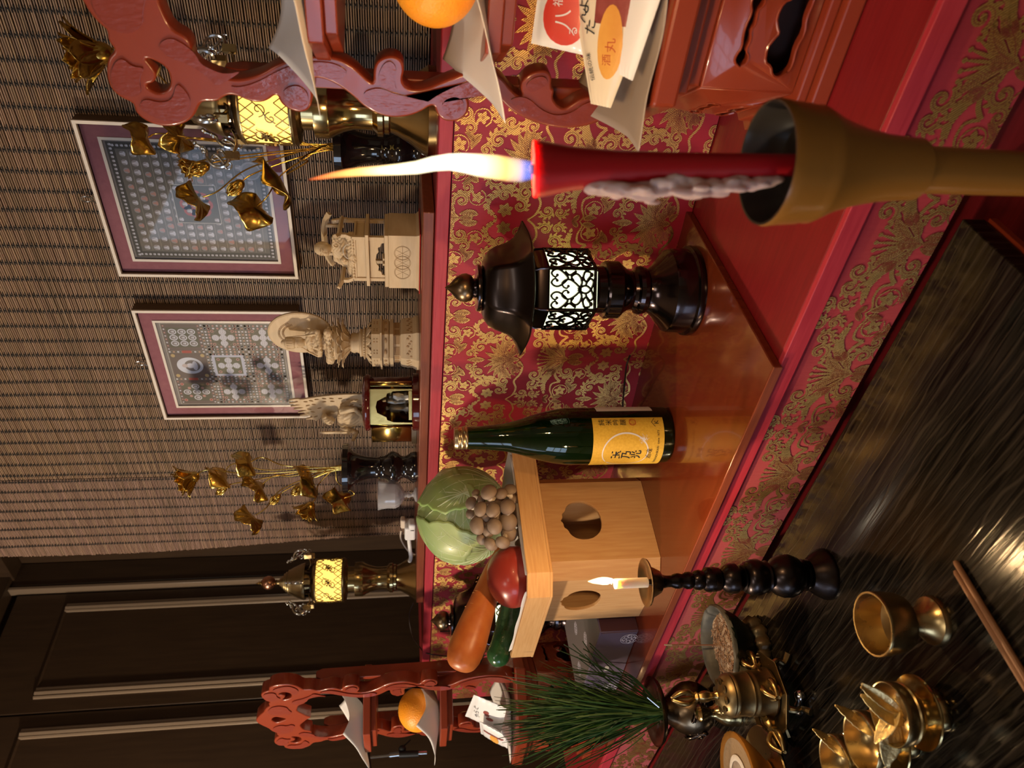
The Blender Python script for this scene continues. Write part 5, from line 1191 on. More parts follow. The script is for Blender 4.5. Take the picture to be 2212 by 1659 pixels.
B.add([ring(k, .0265, 1) for k in range(n)]+[ring(k, .0235, 1) for k in range(n)]+[ring(k, .0225, .95) for k in range(n)], [tuple(range(n))]+[(l*n+k, l*n+(k+1) % n, (l+1)*n+(k+1) % n, (l+1)*n+k) for l in range(2) for k in range(n)]+[tuple(2*n+k for k in range(n-1, -1, -1))])
ho = B.build('round_halo', IV, bs, smooth=30)
B = MB()
for r in range(2):
    for k in range(26):
        a = pi*(.12+.76*k/25) if r == 0 else pi*(.16+.68*k/25); q = (.019, .024) if r == 0 else (.0235, .030)
        B.ell((0, 0, 0), (.0006, .0005, .0022), 6, 4, Tr(q[0]*cos(a), .0222, .190+q[1]*sin(a)) @ Ry(pi/2-a))
hf = B.build('halo_flame_carving', M_['ivory_dk'], ho); hf['kind'] = 'stuff'
bx('halo_post', [((0, .024, .136), (.006, .004, .014))], bs)
# ================================================================ STATUE WITH FLAME MANDORLA (behind the shrine)
fp = onY(905, 900, 1.005)
fs_ = thing('flame_statue', 'pale carved figure with pierced flame mandorla and raised sword behind the small shrine', 'statue', (fp.x, 1.005, UB)); FS = fs_
O = Vector((fp.x, 1.005, UB))
def fl(px, y, Y=1.02): v = onY(px, y, Y)-O; return (v.x, v.z)
outl = []
Lf = [(790, 852), (760, 852), (730, 853), (700, 856), (670, 860), (650, 864)]
tongues = [((640, 864), (617, 866)), ((642, 872), (618, 872)), ((648, 878), (620, 879)), ((655, 884), (627, 885)), ((662, 889), (637, 893)), ((668, 896), (640, 900)), ((676, 904), (655, 907))]
Lf_pts = [fl(*p) for p in Lf]
for (a, b) in tongues: Lf_pts += [fl(a[0]+3, a[1]-3), fl(*b), fl(a[0]+2, a[1]+2)]
Lf_pts += [fl(*p) for p in [(682, 911), (690, 905), (700, 898), (730, 905), (760, 912), (790, 905), (830, 900), (850, 880), (850, 860)]]
hol = []
R = random.Random(4)
for px, y in [(660, 868), (672, 866), (684, 863), (700, 861), (716, 861), (735, 861), (752, 863), (770, 864), (665, 876), (678, 874), (700, 868), (718, 867), (668, 884), (662, 893), (676, 890), (682, 900), (740, 872), (760, 875), (690, 882), (780, 875)]:
    c = fl(px, y); a = R.uniform(-.3, .5); L_ = .0042; q = [(c[0]+L_*.35*cos(t)*cos(a)-L_*sin(t)*sin(a), c[1]+L_*.35*cos(t)*sin(a)+L_*sin(t)*cos(a)) for t in [i*pi/4 for i in range(8)]]
    hol.append(q)
curve_mesh('flame_mandorla', [chaikin(Lf_pts, 1)]+hol, .004, IV, fs_, .0006, Tr(0, .017, 0) @ Rx(pi/2))
B = MB(); zz = lambda px: zat((O.x, 1.0, 0), px)-O.z; z735 = zz(735)
cx = fl(712, 893)[0]
B.ell((cx, -.004, zz(712)), (.0078, .0088, .0095)); [B.ell((cx+.0075*cos(q), -.001, zz(703)+.004*sin(q)), (.0032, .004, .0036), 8, 6) for q in (0, .8, 1.6, 2.4, 3.14)]; B.ell((cx, -.013, zz(714)), (.002, .002, .003), 8, 6); B.ell((cx, .002, zz(700)), (.010, .010, .006), 10, 8)
B.ell((cx, 0, zz(758)), (.019, .012, .022)); B.ell((cx, 0, zz(738)), (.0215, .010, .009)); B.ell((cx, 0, zz(800)), (.021, .014, .026)); B.ell((cx, 0, zz(850)), (.017, .014, .030))
for sx in (-1, 1):
    capsule(B, (cx+sx*.022, 0, zz(740)), (cx+sx*.031, -.006, zz(768)), .0065, .005)
capsule(B, (cx-.031, -.006, zz(768)), (cx-.036, -.020, zz(762)), .0048, .0036); capsule(B, (cx+.031, -.006, zz(768)), (cx+.024, -.020, zz(785)), .0048, .0036)
ff = B.build('standing_figure', IV, fs_, remesh=.0011)
displace(ff, lambda x, y, z: .0006*sin(900*(z*.6+.9*x)) if z < z735 else .0004*sin(1500*x+900*z))
a = fl(755, 928, .99); b = fl(697, 926, .99)
B = MB(); B.tube([(a[0], -.022, a[1]-.012), (a[0], -.022, a[1])], .0016, 8); B.box((a[0], -.022, a[1]+.001), (.010, .003, .003)); B.box((a[0], -.022, (a[1]+b[1])/2), (.0052, .0022, b[1]-a[1])); B.ell((a[0], -.022, b[1]), (.0026, .0012, .006), 8, 6); B.ell((a[0], -.022, a[1]-.008), .0042, 8, 6)
B.build('sword', IV, fs_, fix=False)
bx('base', [((cx-.002, 0, .005), (.075, .06, .010)), ((cx-.002, 0, .014), (.062, .050, .010)), ((cx-.002, 0, .026), (.050, .042, .016))], fs_)
# ================================================================ SMALL OPEN SHRINE
zp = onY(905, 868, .905)
zs = thing('small_shrine', 'small dark red cylindrical shrine with open gilt doors and tiny carved figures inside', 'shrine', (zp.x, .905, UB)); Rz_ = .0395
zt_ = zat(Vector((zp.x, .905, 0)), 793)-UB
fa = atan2(-.905, -zp.x)          # roughly towards the viewer
face = fa-.35
MB().lathe([(0, .0), (.048, 0), (.048, .009), (.046, .0105), (0, .0105)], 48).build('base_disc', M_['zushi_red'], zs)
MB().lathe([(0, zt_-.006), (.045, zt_-.006), (.0475, zt_-.003), (.047, zt_+.002), (.040, zt_+.006), (0, zt_+.009)], 48).build('top_cap', M_['zushi_red'], zs, smooth=50)
def shell(r, a0, a1, z0, z1, nm, m, c=(0, 0), th=.0016):
    B = MB().lathe([(r, z0), (r, z1)], 24, a0=a0, ang=a1-a0, cap=False); return B.build(nm, m, zs, loc=(c[0], c[1], 0), thick=th, smooth=60, fix=False)
zb = .0105
shell(Rz_+.002, face+1.05, face+2*pi-1.05, zb, zt_-.006, 'back_shell', M_['zushi_red'])
shell(Rz_-.0005, face+1.05, face+2*pi-1.05, zb, zt_-.006, 'gilt_lining', M_['zushi_gold'], th=.0008)
# gilt front arch with curling cut-out
W_ = .031; Hh = zt_-.006-zb
arch = [(-W_, 0), (-W_, Hh), (W_, Hh), (W_, 0), (W_-.003, 0), (W_-.003, .006)]
op = [(W_-.003, .006), (W_-.004, Hh*.45), (W_-.008, Hh*.60), (W_-.013, Hh*.62), (W_-.015, Hh*.68), (.010, Hh*.84), (0, Hh*.87), (-.010, Hh*.84), (-W_+.015, Hh*.68), (-W_+.013, Hh*.62), (-W_+.008, Hh*.60), (-W_+.004, Hh*.45), (-W_+.003, .006), (-W_+.003, 0)]
curve_mesh('gilt_arch', [arch+op], .0015, M_['zushi_gold'], zs, .0002, Rz(face+pi/2) @ Tr(0, -.0225, zb) @ Rx(pi/2))
bx('inner_floor', [((0, 0, zb+.003), (.052, .036, .006))], zs, M_['zushi_gold']).matrix_local = Rz(face+pi/2)
B = MB(); R = random.Random(2)
for (x, y, z0, h) in ((-.012, .004, .016, .040), (.010, 0, .016, .034), (.0, .010, .016, .046)):
    B.lathe([(.008, 0), (.009, .004), (.006, .008), (.0075, h*.5), (.0065, h*.75), (.003, h*.82), (.0035, h*.93), (0, h)], 12, Rz(face+pi/2) @ Tr(x, y, z0), fn=lambda a, z: 1+.25*sin(a*3+z*900))
B.build('inner_figures', M_['zushi_silver'], zs, smooth=40)
# doors: gilt inside, red outside
d1 = Vector((cos(face+1.05), sin(face+1.05)))*(Rz_+.002)
def door(sign, c, a0, span, nm):
    o = shell(Rz_*.95, a0, a0+span, zb, zt_-.006, nm, M_['zushi_gold'], c, th=.0012); return o
hl = Vector((cos(face-1.05), sin(face-1.05)))*(Rz_+.002); hr = Vector((cos(face+1.05), sin(face+1.05)))*(Rz_+.002)
e1 = atan2(hl.y, hl.x); e2 = atan2(hr.y, hr.x); ro = Rz_*.95
pl_ = [(h.x, h.y) for h in (hl, hr)]
def curved_door(h, da, bend, w, nm):
    n = 14; vs = []; a = da; x, y = h.x, h.y; P2 = [(x, y)]
    for i in range(n): x += cos(a)*w/n; y += sin(a)*w/n; a += bend/n; P2.append((x, y))
    for mm, off, nmm in ((M_['zushi_gold'], 0, nm), (M_['zushi_red'], .0014, 'door_outside')):
        B = MB(); vs = []
        for i, p in enumerate(P2):
            t = Vector(P2[min(i+1, n)])-Vector(P2[max(i-1, 0)]); nn = Vector((-t.y, t.x)).normalized()*off*(1 if bend > 0 else -1)
            vs += [(p[0]+nn.x, p[1]+nn.y, zb+.001), (p[0]+nn.x, p[1]+nn.y, zt_-.007)]
        B.add(vs, [(2*i, 2*i+2, 2*i+3, 2*i+1) for i in range(n)]); B.build(nm, mm, zs, thick=.0012, smooth=60, fix=False)
# left door swings out to the left (inside seen), right door swings back
camL = Vector((-1, .0))
curved_door(hl if hl.x < hr.x else hr, pi+.25, -.7, .040, 'gilt_door')
rr_ = hr if hl.x < hr.x else hl
curved_door(rr_, -.9, .8, .022, 'gilt_door')
B = MB()
for z in [zb+.002+(Hh-.004)*k/9 for k in range(10)]: B.box((0, 0, z), (.0022, .0018, .003))
B.tube([(0, 0, zb+.001), (0, 0, zt_-.007)], .0016, 8); B.build('hinge_strip', M_['zushi_gold'], zs, loc=(rr_.x, rr_.y, 0))
# ================================================================ SAKE BOTTLE
BT = onZ(1438, 939, -.3691)
bt = thing('sake_bottle', 'green glass sake bottle with yellow paper label and gold screw cap on the orange-brown board', 'bottle', BT)
prof = plathe(BT, [(1441, 40), (1440, 53), (1436, 58), (1430, 60), (1400, 60.5), (1240, 60.5), (1215, 59.5), (1190, 56), (1165, 50), (1140, 42.5), (1115, 35), (1090, 29.5), (1065, 26.5), (1040, 24.5), (1012, 23), (1007, 23)])
MB().lathe(prof, 72).build('glass_body', M_['glassgreen'], bt, smooth=60)
MB().lathe([(max(r-.0022, .001), z+.0015 if i < 2 else z) for i, (r, z) in enumerate(prof[:9])]+[(prof[9][0]-.002, prof[9][1])], 64).build('sake_inside', M_['sake'], bt, smooth=60)
cz0, cz1 = zat(BT, 1010)-BT.z, zat(BT, 981)-BT.z; ru = 23.5*pxm(BT)
cpf = [(ru*.97, cz0)]
for k in range(9): z = cz0+.0015+(cz1-cz0-.006)*k/8; cpf += [(ru*(1.02 if k in (0, 3, 4, 8) else .985), z), (ru*(.985 if k % 2 else 1.0), z+.0006)]
cpf += [(ru*.98, cz1-.002), (ru*.93, cz1-.0002), (0, cz1)]
MB().lathe(cpf, 48).build('screw_cap', M_['cap_gold'], bt, smooth=35)
lr = 60.5*pxm(BT)+.0005; l0, l1 = zat(BT, 1414)-BT.z, zat(BT, 1266)-BT.z; lc = -pi/2-.02     # label faces the front of the altar
lw = 2.95
MB().lathe([(lr, l0), (lr, l1)], 60, a0=lc-lw/2, ang=lw, cap=False).build('paper_label', M_['label_y'], bt, smooth=180, fix=False)
MB().lathe([(lr-.0002, l0+.01), (lr-.0002, l1-.01)], 24, a0=lc+lw/2+.35, ang=1.1, cap=False).build('back_label', M_['packet_white'], bt, smooth=180, fix=False)
def on_label(v): a = lc+v[0]/lr; return Vector(((lr+.0004)*cos(a), (lr+.0004)*sin(a), v[1]))
lab = bt.children[3] if len(bt.children) > 3 else bt
lab = [c for c in bt.children if c.name.startswith('paper_label')][0]
mid = (l0+l1)/2; LH = l1-l0
def lt(s, size, x, y, m=None, w=.0): text_mesh(s, size, Tr(x, y, 0), m or M_['ink'], lab, bend=on_label, weight=w)
# x runs to the viewer's right
for i, ch in enumerate('純米吟醸'): lt(ch, .0094, .0515, l1-.013-i*.0100-.0, None, .0)
B = MB()
def lring(x, y, w, h, t, m, nm='printed_ring', n=8):
    pts = chaikin([(x-w/2, y-h/2), (x+w/2, y-h/2), (x+w/2, y+h/2), (x-w/2, y+h/2)], 2); B = MB(); L = len(pts); vs = []
    for p in pts:
        d = Vector((p[0]-x, p[1]-y)); f = 1-t/d.length; vs += [on_label(p), on_label((x+d.x*f, y+d.y*f))]
    B.add(vs, [(2*i, (2*i+2) % (2*L), (2*i+3) % (2*L), 2*i+1) for i in range(L)]); return B.build(nm, m, lab, smooth=0, fix=False)
lring(.0515, l1-.0555, .0095, .0095, .0009, M_['ink_red'], 'red_seal'); lt('玉', .0042, .0536, l1-.0533, M_['ink_red']); lt('光', .0042, .0492, l1-.0533, M_['ink_red']); lt('之', .0042, .0536, l1-.0578, M_['ink_red']); lt('印', .0042, .0492, l1-.0578, M_['ink_red'])
for i, ch in enumerate('玉乃光'): lt(ch, .0148, .0050, l1-.034-i*.0140, None, .00032)
lt('酒', .0088, .0010, l0+.0195, None, .0); lt('魂', .0088, .0102, l0+.0195, None, .0)
lt('TAMANOHIKARI  since 1673', .0044, .0125, l0+.0085, None, .0); 
lt('K', .0090, .0510, l0+.0095, None, .0); B = MB()
for sx in (-1, 1): 
    q = [(.0510+sx*.0062, l0+.0125), (.0510, l0+.0172), (.0510, l0+.0164), (.0510+sx*.0062, l0+.0117)]; B.add([on_label(p) for p in q], [(0, 1, 2, 3)])
B.build('printed_roof_mark', M_['ink'], lab, smooth=0, fix=False)
B = MB(); n = 60; vs = []
for i in range(n+1):
    a = 2.35+2*pi*.985*i/n; t = .0009+.0013*(0.5+.5*cos(a-0.1)); rx, ry = .0285, .0325
    for f in (0, t): vs.append(on_label((.0090+(rx-f)*cos(a), mid+.004+(ry-f)*sin(a))))
B.add(vs, [(2*i, 2*i+2, 2*i+3, 2*i+1) for i in range(n)])
R = random.Random(1)
for k in range(150):
    a = R.uniform(0, 6.28); r = abs(R.gauss(0, .0026)); c = (.0275+r*cos(a), mid-.0205+r*sin(a)); q = .0004
    B.add([on_label((c[0]+q*i, c[1]+q*j)) for i, j in ((-1, -1), (1, -1), (1, 1), (-1, 1))], [(0, 1, 2, 3)])
B.build('moon_ring', M_['ink_white'], lab, smooth=0, fix=False)['kind'] = 'stuff'
# ================================================================ CYPRESS OFFERING TRAY
SC_, SA = Vector((-.957, .662)), radians(-6)
st = thing('offering_tray', 'pale cypress wood tray on a hollow box base with keyhole openings, piled with vegetables', 'offering tray', (SC_.x, SC_.y, -.3691), SA)
w2, ch, hb = .086, .020, .169
sq = [(-w2+ch, -w2), (w2-ch, -w2), (w2, -w2+ch), (w2, w2-ch), (w2-ch, w2), (-w2+ch, w2), (-w2, w2-ch), (-w2, -w2+ch)]
key = [(-.024, .126), (-.015, .129), (-.012, .134), (-.004, .134), (0, .138), (.004, .134), (.012, .134), (.015, .129), (.024, .126), (.031, .117), (.033, .104), (.029, .090), (.018, .079), (0, .075), (-.018, .079), (-.029, .090), (-.033, .104), (-.031, .117)]
Lf = w2-ch+.0002
for k in range(4):
    outs = [[(-Lf, 0), (-Lf, hb), (Lf, hb), (Lf, 0)]]
    if k != 2: outs.append(chaikin(key, 1))
    curve_mesh('base_side', outs, .005, M_['hinoki'], st, .0003, Rz(k*pi/2) @ Tr(0, -w2+.0025, 0) @ Rx(pi/2))
    c = MB(); a = k*pi/2+pi/4; d = (w2-ch/2)*sqrt(2); c.box((0, 0, hb/2), (ch*sqrt(2)+.001, .005, hb), Rz(k*pi/2+pi/4) @ Tr(0, -d+.0025, 0))
    c.build('base_corner', M_['hinoki'], st, fix=False, bevel=.0008)
tw, tc_, tz = .126, .024, hb
tp = lambda W, C: [(-W+C, -W), (W-C, -W), (W, -W+C), (W, W-C), (W-C, W), (-W+C, W), (-W, W-C), (-W, -W+C)]
MB().prism(tp(tw-.004, tc_), .006, z0=tz).build('tray_floor', M_['hinoki_rim'], st, smooth=0)
MB().prism(tp(tw+.0005, tc_), .0035, z0=tz+.0005).build('tray_lower_edge', M_['hinoki_rim'], st, smooth=0, bevel=.0006)
hr = .035; P8 = tp(tw, tc_); P8i = tp(tw-.006, tc_-.0025)
for k in range(8):
    a, b, ai, bi = P8[k], P8[(k+1) % 8], P8i[k], P8i[(k+1) % 8]
    B = MB().add([(*a, tz+.004), (*b, tz+.004), (*bi, tz+.004), (*ai, tz+.004), (*a, tz+hr), (*b, tz+hr), (*bi, tz+hr), (*ai, tz+hr)], [(0, 3, 2, 1), (4, 5, 6, 7), (0, 1, 5, 4), (1, 2, 6, 5), (2, 3, 7, 6), (3, 0, 4, 7)])
    B.build('rim_board', M_['hinoki_rim'], st, smooth=0, bevel=.0006)
TZ0 = -.3691+tz+.006; TT = Tr(SC_.x, SC_.y, TZ0) @ Rz(SA)      # tray floor frame
ob = MB().prism([(-.03, -.02), (.03, -.02), (.034, .015), (-.026, .02)], .0022, Tr(SC_.x, SC_.y+.01, -.3688) @ Rz(.6)).build('folded_paper', M_['paper'], smooth=0); tag(ob, 'folded paper slip seen through the keyhole of the offering tray base', 'paper')
# white paper lining the tray
pts = []; fs = []; N = 14
for j in range(N+1):
    for i in range(N+1):
        u, v = (i/N*2-1), (j/N*2-1); x = u*.118; y = v*.118; e = max(abs(u), abs(v)); z = .0012+max(0, e-.86)/.14*.030+.003*sin(u*9+v*4)*max(0, e-.7)
        p = TT @ Vector((x*(.985 if e > .9 else 1), y*(.985 if e > .9 else 1), z)); pts.append(p)
fs = [(j*(N+1)+i, j*(N+1)+i+1, (j+1)*(N+1)+i+1, (j+1)*(N+1)+i) for j in range(N) for i in range(N) if not ((i in (0, 13)) and (j in (0, 13)))]
sheet('paper_sheet', 'white paper lining the cypress offering tray under the vegetables', pts, fs, sub=1)
# ---- cabbage
cabm = mat('cabbage_leaf', (.26, .42, .13), .38, var=(.42, .56, .24), vscale=5, sss=.25, sssr=(.6, 1, .3), coat=.15); cabv = mat('cabbage_vein', (.60, .70, .42), .4, sss=.2)
CB = onY(1000, 1112, .727); cr_ = .0755
cb = thing('cabbage', 'pale green round cabbage at the back of the offering tray', 'cabbage', CB)
MB().ell((0, 0, 0), (cr_*.975, cr_*.955, cr_*.90), 48, 32).build('inner_head', cabm, cb, smooth=180)
vd = (-Vector(CB)).normalized()
def cab_leaf(nm, ax, rootdir, span, off, seed, hide=0):
    R = random.Random(seed); A = Vector(ax).normalized(); Rd = Vector(rootdir); Rd = (Rd-A*Rd.dot(A)).normalized(); S = A.cross(Rd)
    def pt(th, ph, lift=0):    # th: angle from axis, ph: around
        d = A*cos(th)+(Rd*cos(ph)+S*sin(ph))*sin(th); rr = 1+off+.010*sin(ph*5+seed)*th**2+.028*max(0, (th/span-.86))/.14*(1+.6*sin(ph*9+seed))+.007*sin(th*9+ph*2)+lift
        return Vector((d.x*cr_, d.y*cr_*.98, d.z*cr_*.93))*rr
    n, m = 54, 22; vs = [pt(0, 0)]; 
    for j in range(1, m+1):
        for i in range(n): ph = 2*pi*i/n; vs.append(pt(span*j/m*(1+.035*sin(ph*7+seed)+.02*sin(ph*17)), ph))
    fs = [(0, 1+i, 1+(i+1) % n) for i in range(n)]+[(1+j*n+i, 1+(j+1)*n+i, 1+(j+1)*n+(i+1) % n, 1+j*n+(i+1) % n) for j in range(m-1) for i in range(n)]
    o = MB().add(vs, fs).build(nm, cabm, cb, smooth=180, thick=.0009)
    V = MB()
    def vein(th0, ph0, th1, ph1, r, bend=.0):
        a = Vector((th0*cos(ph0), th0*sin(ph0))); b = Vector((th1*cos(ph1), th1*sin(ph1))); P3 = []
        for i in range(11):
            t = i/10; q = a.lerp(b, t)+Vector((-(b-a).y, (b-a).x))*bend*sin(pi*t); P3.append(pt(q.length, atan2(q.y, q.x), .004))
        V.tube(P3, [r*(1-.75*i/10) for i in range(11)], 6)
    for k in range(11):
        ph1 = pi+(k-5)*.42; vein(span*.92, .0+(k-5)*.035, span*.93, ph1 if abs(k-5) < 5 else ph1, .0017 if k == 5 else .0011, .10*(k-5)/5)
        for q in (.35, .55, .75):
            a = Vector((span*.92, 0)).lerp(Vector((span*.93*cos(ph1), span*.93*sin(ph1))), q); vein(a.length, atan2(a.y, a.x), min(a.length+.28, span*.95), atan2(a.y, a.x)+.35*(1 if k % 2 else -1), .0005)
    V.build('veins', cabv, o, smooth=60)
    return o
cab_leaf('outer_leaf', (.35, -.35, .85), (.9, -.1, -.3), 1.28, .012, 2)
cab_leaf('outer_leaf', (-.45, -.75, .30), (.5, -.5, -1), 1.18, .030, 5)
cab_leaf('outer_leaf', (.7, .4, .1), (.2, -.2, -1), 1.1, .020, 8)
# ---- shimeji mushrooms
msr = random.Random(11); mt = thing('mushroom_cluster', 'cluster of small brown round-capped mushrooms in front of the cabbage', 'mushrooms', onZ(1120, 1125, TZ0+.004)); MO = Vector(mt.location)
caps = [(1018, 1087, 13), (1040, 1080, 10), (1056, 1064, 17), (1083, 1067, 13), (1102, 1058, 13), (1039, 1100, 15), (1016, 1110, 10), (1035, 1122, 10), (1065, 1102, 15), (1080, 1090, 13), (1096, 1095, 16), (1050, 1113, 13), (1032, 1135, 18), (1069, 1137, 16), (1098, 1127, 18), (1055, 1148, 12), (1123, 1125, 13), (1100, 1152, 17), (1041, 1165, 12), (1061, 1175, 15), (1086, 1171, 15), (1127, 1148, 12), (1127, 1173, 14), (1075, 1120, 11), (1028, 1066, 9), (1118, 1108, 11), (1045, 1150, 9), (1112, 1078, 12), (1090, 1112, 10)]
c0 = None
for i, (x, y, rp) in enumerate(caps):
    d = .660-.012*sin(pi*min(max((x-1010)/130, 0), 1))*2+.010*((i*7) % 5)/5-.012*(rp-12)/6+(y-1120)*-.00045
    p = onY(x, y, d)-MO; r = rp*pxm(p+MO)*1.14
    Wp = p+MO; vd_ = (-Wp).normalized(); nrm = (vd_*.55+RT*((1125-y)/60)*.75+Vector((0, 0, 1))*(.25+(1080-x)/75*.6)).normalized()
    if c0 is None:
        B = MB(); B.lathe([(.0, -.30), (.35, -.34), (.80, -.30), (1.0, -.08), (.98, .16), (.82, .44), (.52, .63), (.22, .71), (0, .73)], 22); c0 = B.build('mushroom_cap', M_['mushcap'], mt, smooth=60); o = c0
    else: o = copyobj(c0, mt)
    o.matrix_local = Tr(*p) @ aim(nrm) @ Sc(r, r*.96, r)
    if i % 2 == 0 or x < 1030:
        e = Vector((p.x*.35+.004, .018, -MO.z+TZ0+.004)); q = p-nrm*r*.25
        MB().tube(spline3([q, q-nrm*.010, e], 4), [.0042]*4+[.0036]*5, 8).build('mushroom_stem', M_['mushstem'], mt)
# ---- tomato, carrot, cucumber
tp_ = onY(1108, 1244, .585); tr_ = 66*pxm(tp_)
tm = thing('tomato', 'large red tomato at the front corner of the offering tray', 'tomato', tp_)
MB().ell((0, 0, 0), (tr_, tr_, tr_*.86), 44, 30, fn=lambda a, p: 1+.018*sin(a*5)*cos(p)-.0*p).build('fruit', M_['tomato'], tm, smooth=180)
B = MB()
for k in range(5): a = k*2*pi/5; B.tube([(0, 0, -tr_*.80), (.012*cos(a), .012*sin(a), -tr_*.84)], [.002, .0006], 6)
B.build('calyx', M_['needle'], tm)
a = onY(1075, 1215, .635); b = onY(1035, 1325, .560); c = onY(1014, 1385, .530)
ct_ = thing('carrot', 'thick orange carrot leaning over the edge of the offering tray', 'carrot', b); d = (c-a); L_ = d.length
rp = 37*pxm(b)
prof = [(.001, -.115), (.008, -.105), (.011, -.088), (rp*.62, -.066), (rp*.72, -.040), (rp*.84, -.010), (rp*.95, .020), (rp*1.03, .045), (rp*1.0, .060), (rp*.86, .072), (rp*.62, .079), (rp*.3, .082), (0, .0825)]
MB().lathe([(r, z) for r, z in [(spline3([(p[0], p[1], 0) for p in prof], 3)[i].x, spline3([(p[0], p[1], 0) for p in prof], 3)[i].y) for i in range(len(prof)*3-2)]], 36, aim(d), fn=lambda q, z: 1+.008*sin(z*700)+.006*sin(z*1900+q)).build('root', M_['carrot'], ct_, smooth=180)
dn = d.normalized(); sd = dn.cross(Vector((0, 0, 1))).normalized(); up = sd.cross(dn); B = MB(); R = random.Random(9)
for k in range(16):
    z = R.uniform(-.05, .055); aa = R.uniform(-2.6, -.2); rr = rp*(.80+.2*(z+.05)/.1)+.0002
    B.tube([dn*z+(sd*cos(aa+q)+up*sin(aa+q)*-1)*rr for q in (-.12, 0, .12)], .0004, 5)
ks = B.build('skin_scars', mat('carrot_scar', (.75, .36, .13), .5), ct_); ks['kind'] = 'stuff'
a = onY(1108, 1300, .640); b = onY(1090, 1375, .585); c = onY(1068, 1440, .548)
cu = thing('cucumber', 'dark green cucumber sticking out over the left edge of the offering tray', 'cucumber', b)
Q = spline3([a-b+(a-c)*.35, a-b, Vector((0, 0, 0)), c-b], 10); n = len(Q); rc = 25*pxm(b)
MB().tube(Q, [rc*min(1, (.25+((i)/4)**.5) if i < 3 else 1)*(max(.12, 1-((i-(n-6))/5.2)**2.6) if i > n-6 else 1)*(1+.015*sin(i*1.3)) for i in range(n)], 28).build('fruit', M_['cucumber'], cu, smooth=180)
B = MB(); R = random.Random(3)
for k in range(40):
    i = R.randrange(2, n-5); t = (Q[i+1]-Q[i]).normalized(); s1 = t.cross(Vector((0, 0, 1))).normalized(); s2 = s1.cross(t); aa = R.uniform(0, 6.28); B.ell(Q[i]+(s1*cos(aa)+s2*sin(aa))*rc*1.0, .0011, 6, 4)
wb = B.build('small_bumps', M_['cucumber'], cu); wb['kind'] = 'stuff'
# ================================================================ PURPLE WRAPPED GIFT BOXES
def crest(par, T, r, m):
    B = MB()
    for k in range(8):
        a = k*pi/4
        if k % 2 == 0: B.tube([Vector((r*(.15+.8*t)*cos(a+.5*sin(t*3)), r*(.15+.8*t)*sin(a+.5*sin(t*3)), 0)) for t in [0, .25, .5, .75, 1]], r*.05, 4)
        B.tube([(r*.55*cos(a)+r*.24*cos(q), r*.55*sin(a)+r*.24*sin(q), 0) for q in [i*pi/5 for i in range(11)]], r*.045, 4)
    B.tube([(r*.98*cos(q), r*.98*sin(q), 0) for q in [i*pi/14 for i in range(29)]], r*.04, 4)
    B.v = [tuple(T @ Vector((p[0], p[1], p[2]*.3))) for p in B.v]; return B.build('printed_crest', m, par, smooth=0, fix=False)
gx0, gx1, gy0, gy1, gz = -1.275, -1.052, .566, .712, .062
gb = thing('gift_box', 'purple paper wrapped gift box with white crests behind the offering tray', 'gift box', ((gx0+gx1)/2, (gy0+gy1)/2, -.3691), radians(1.5)); W, D = gx1-gx0, gy1-gy0
MB().box((0, 0, gz/2), (W, D, gz)).build('wrapped_body', M_['wrap'], gb, bevel=.0015, fix=False)
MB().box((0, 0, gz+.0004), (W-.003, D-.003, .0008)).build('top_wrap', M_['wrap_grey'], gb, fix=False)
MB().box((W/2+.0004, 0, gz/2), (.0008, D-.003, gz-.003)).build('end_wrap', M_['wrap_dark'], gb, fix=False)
B = MB(); B.add([(W/2-.001, -D/2-.0008, gz-.001), (W/2-.001, -D/2-.0008, .002), (W/2-.045, -D/2-.0012, gz*.48)], [(0, 1, 2)]); B.build('folded_flap', M_['wrap'], gb, thick=.0012, smooth=0, fix=False)
B = MB(); B.add([(W/2-.085, -D/2-.0006, gz-.001), (W/2-.10, -D/2-.0006, .001), (-W/2+.004, -D/2-.0006, .001), (-W/2+.004, -D/2-.0006, gz-.001)], [(0, 1, 2, 3)]); B.build('overlapped_sheet', M_['wrap'], gb, thick=.001, smooth=0, fix=False)
MB().box((.0, -D/2-.0014, gz*.52), (.015, .0006, .007)).build('sticker', M_['white'], gb, fix=False)
crest(gb, Tr(W/2-.020, -D/2-.0022, gz*.20) @ Rx(pi/2), .014, M_['wrap_print']); crest(gb, Tr(-W/2+.045, -D/2-.0016, gz*.25) @ Rx(pi/2), .014, M_['wrap_print'])
for x, y in ((.02, -.03), (.055, .03), (-.03, .02), (-.06, -.04)): crest(gb, Tr(x, y, gz+.0012), .011, M_['wrap_print'])
crest(gb, Tr(W/2+.0012, .03, gz*.6) @ Ry(pi/2), .012, M_['wrap_print'])
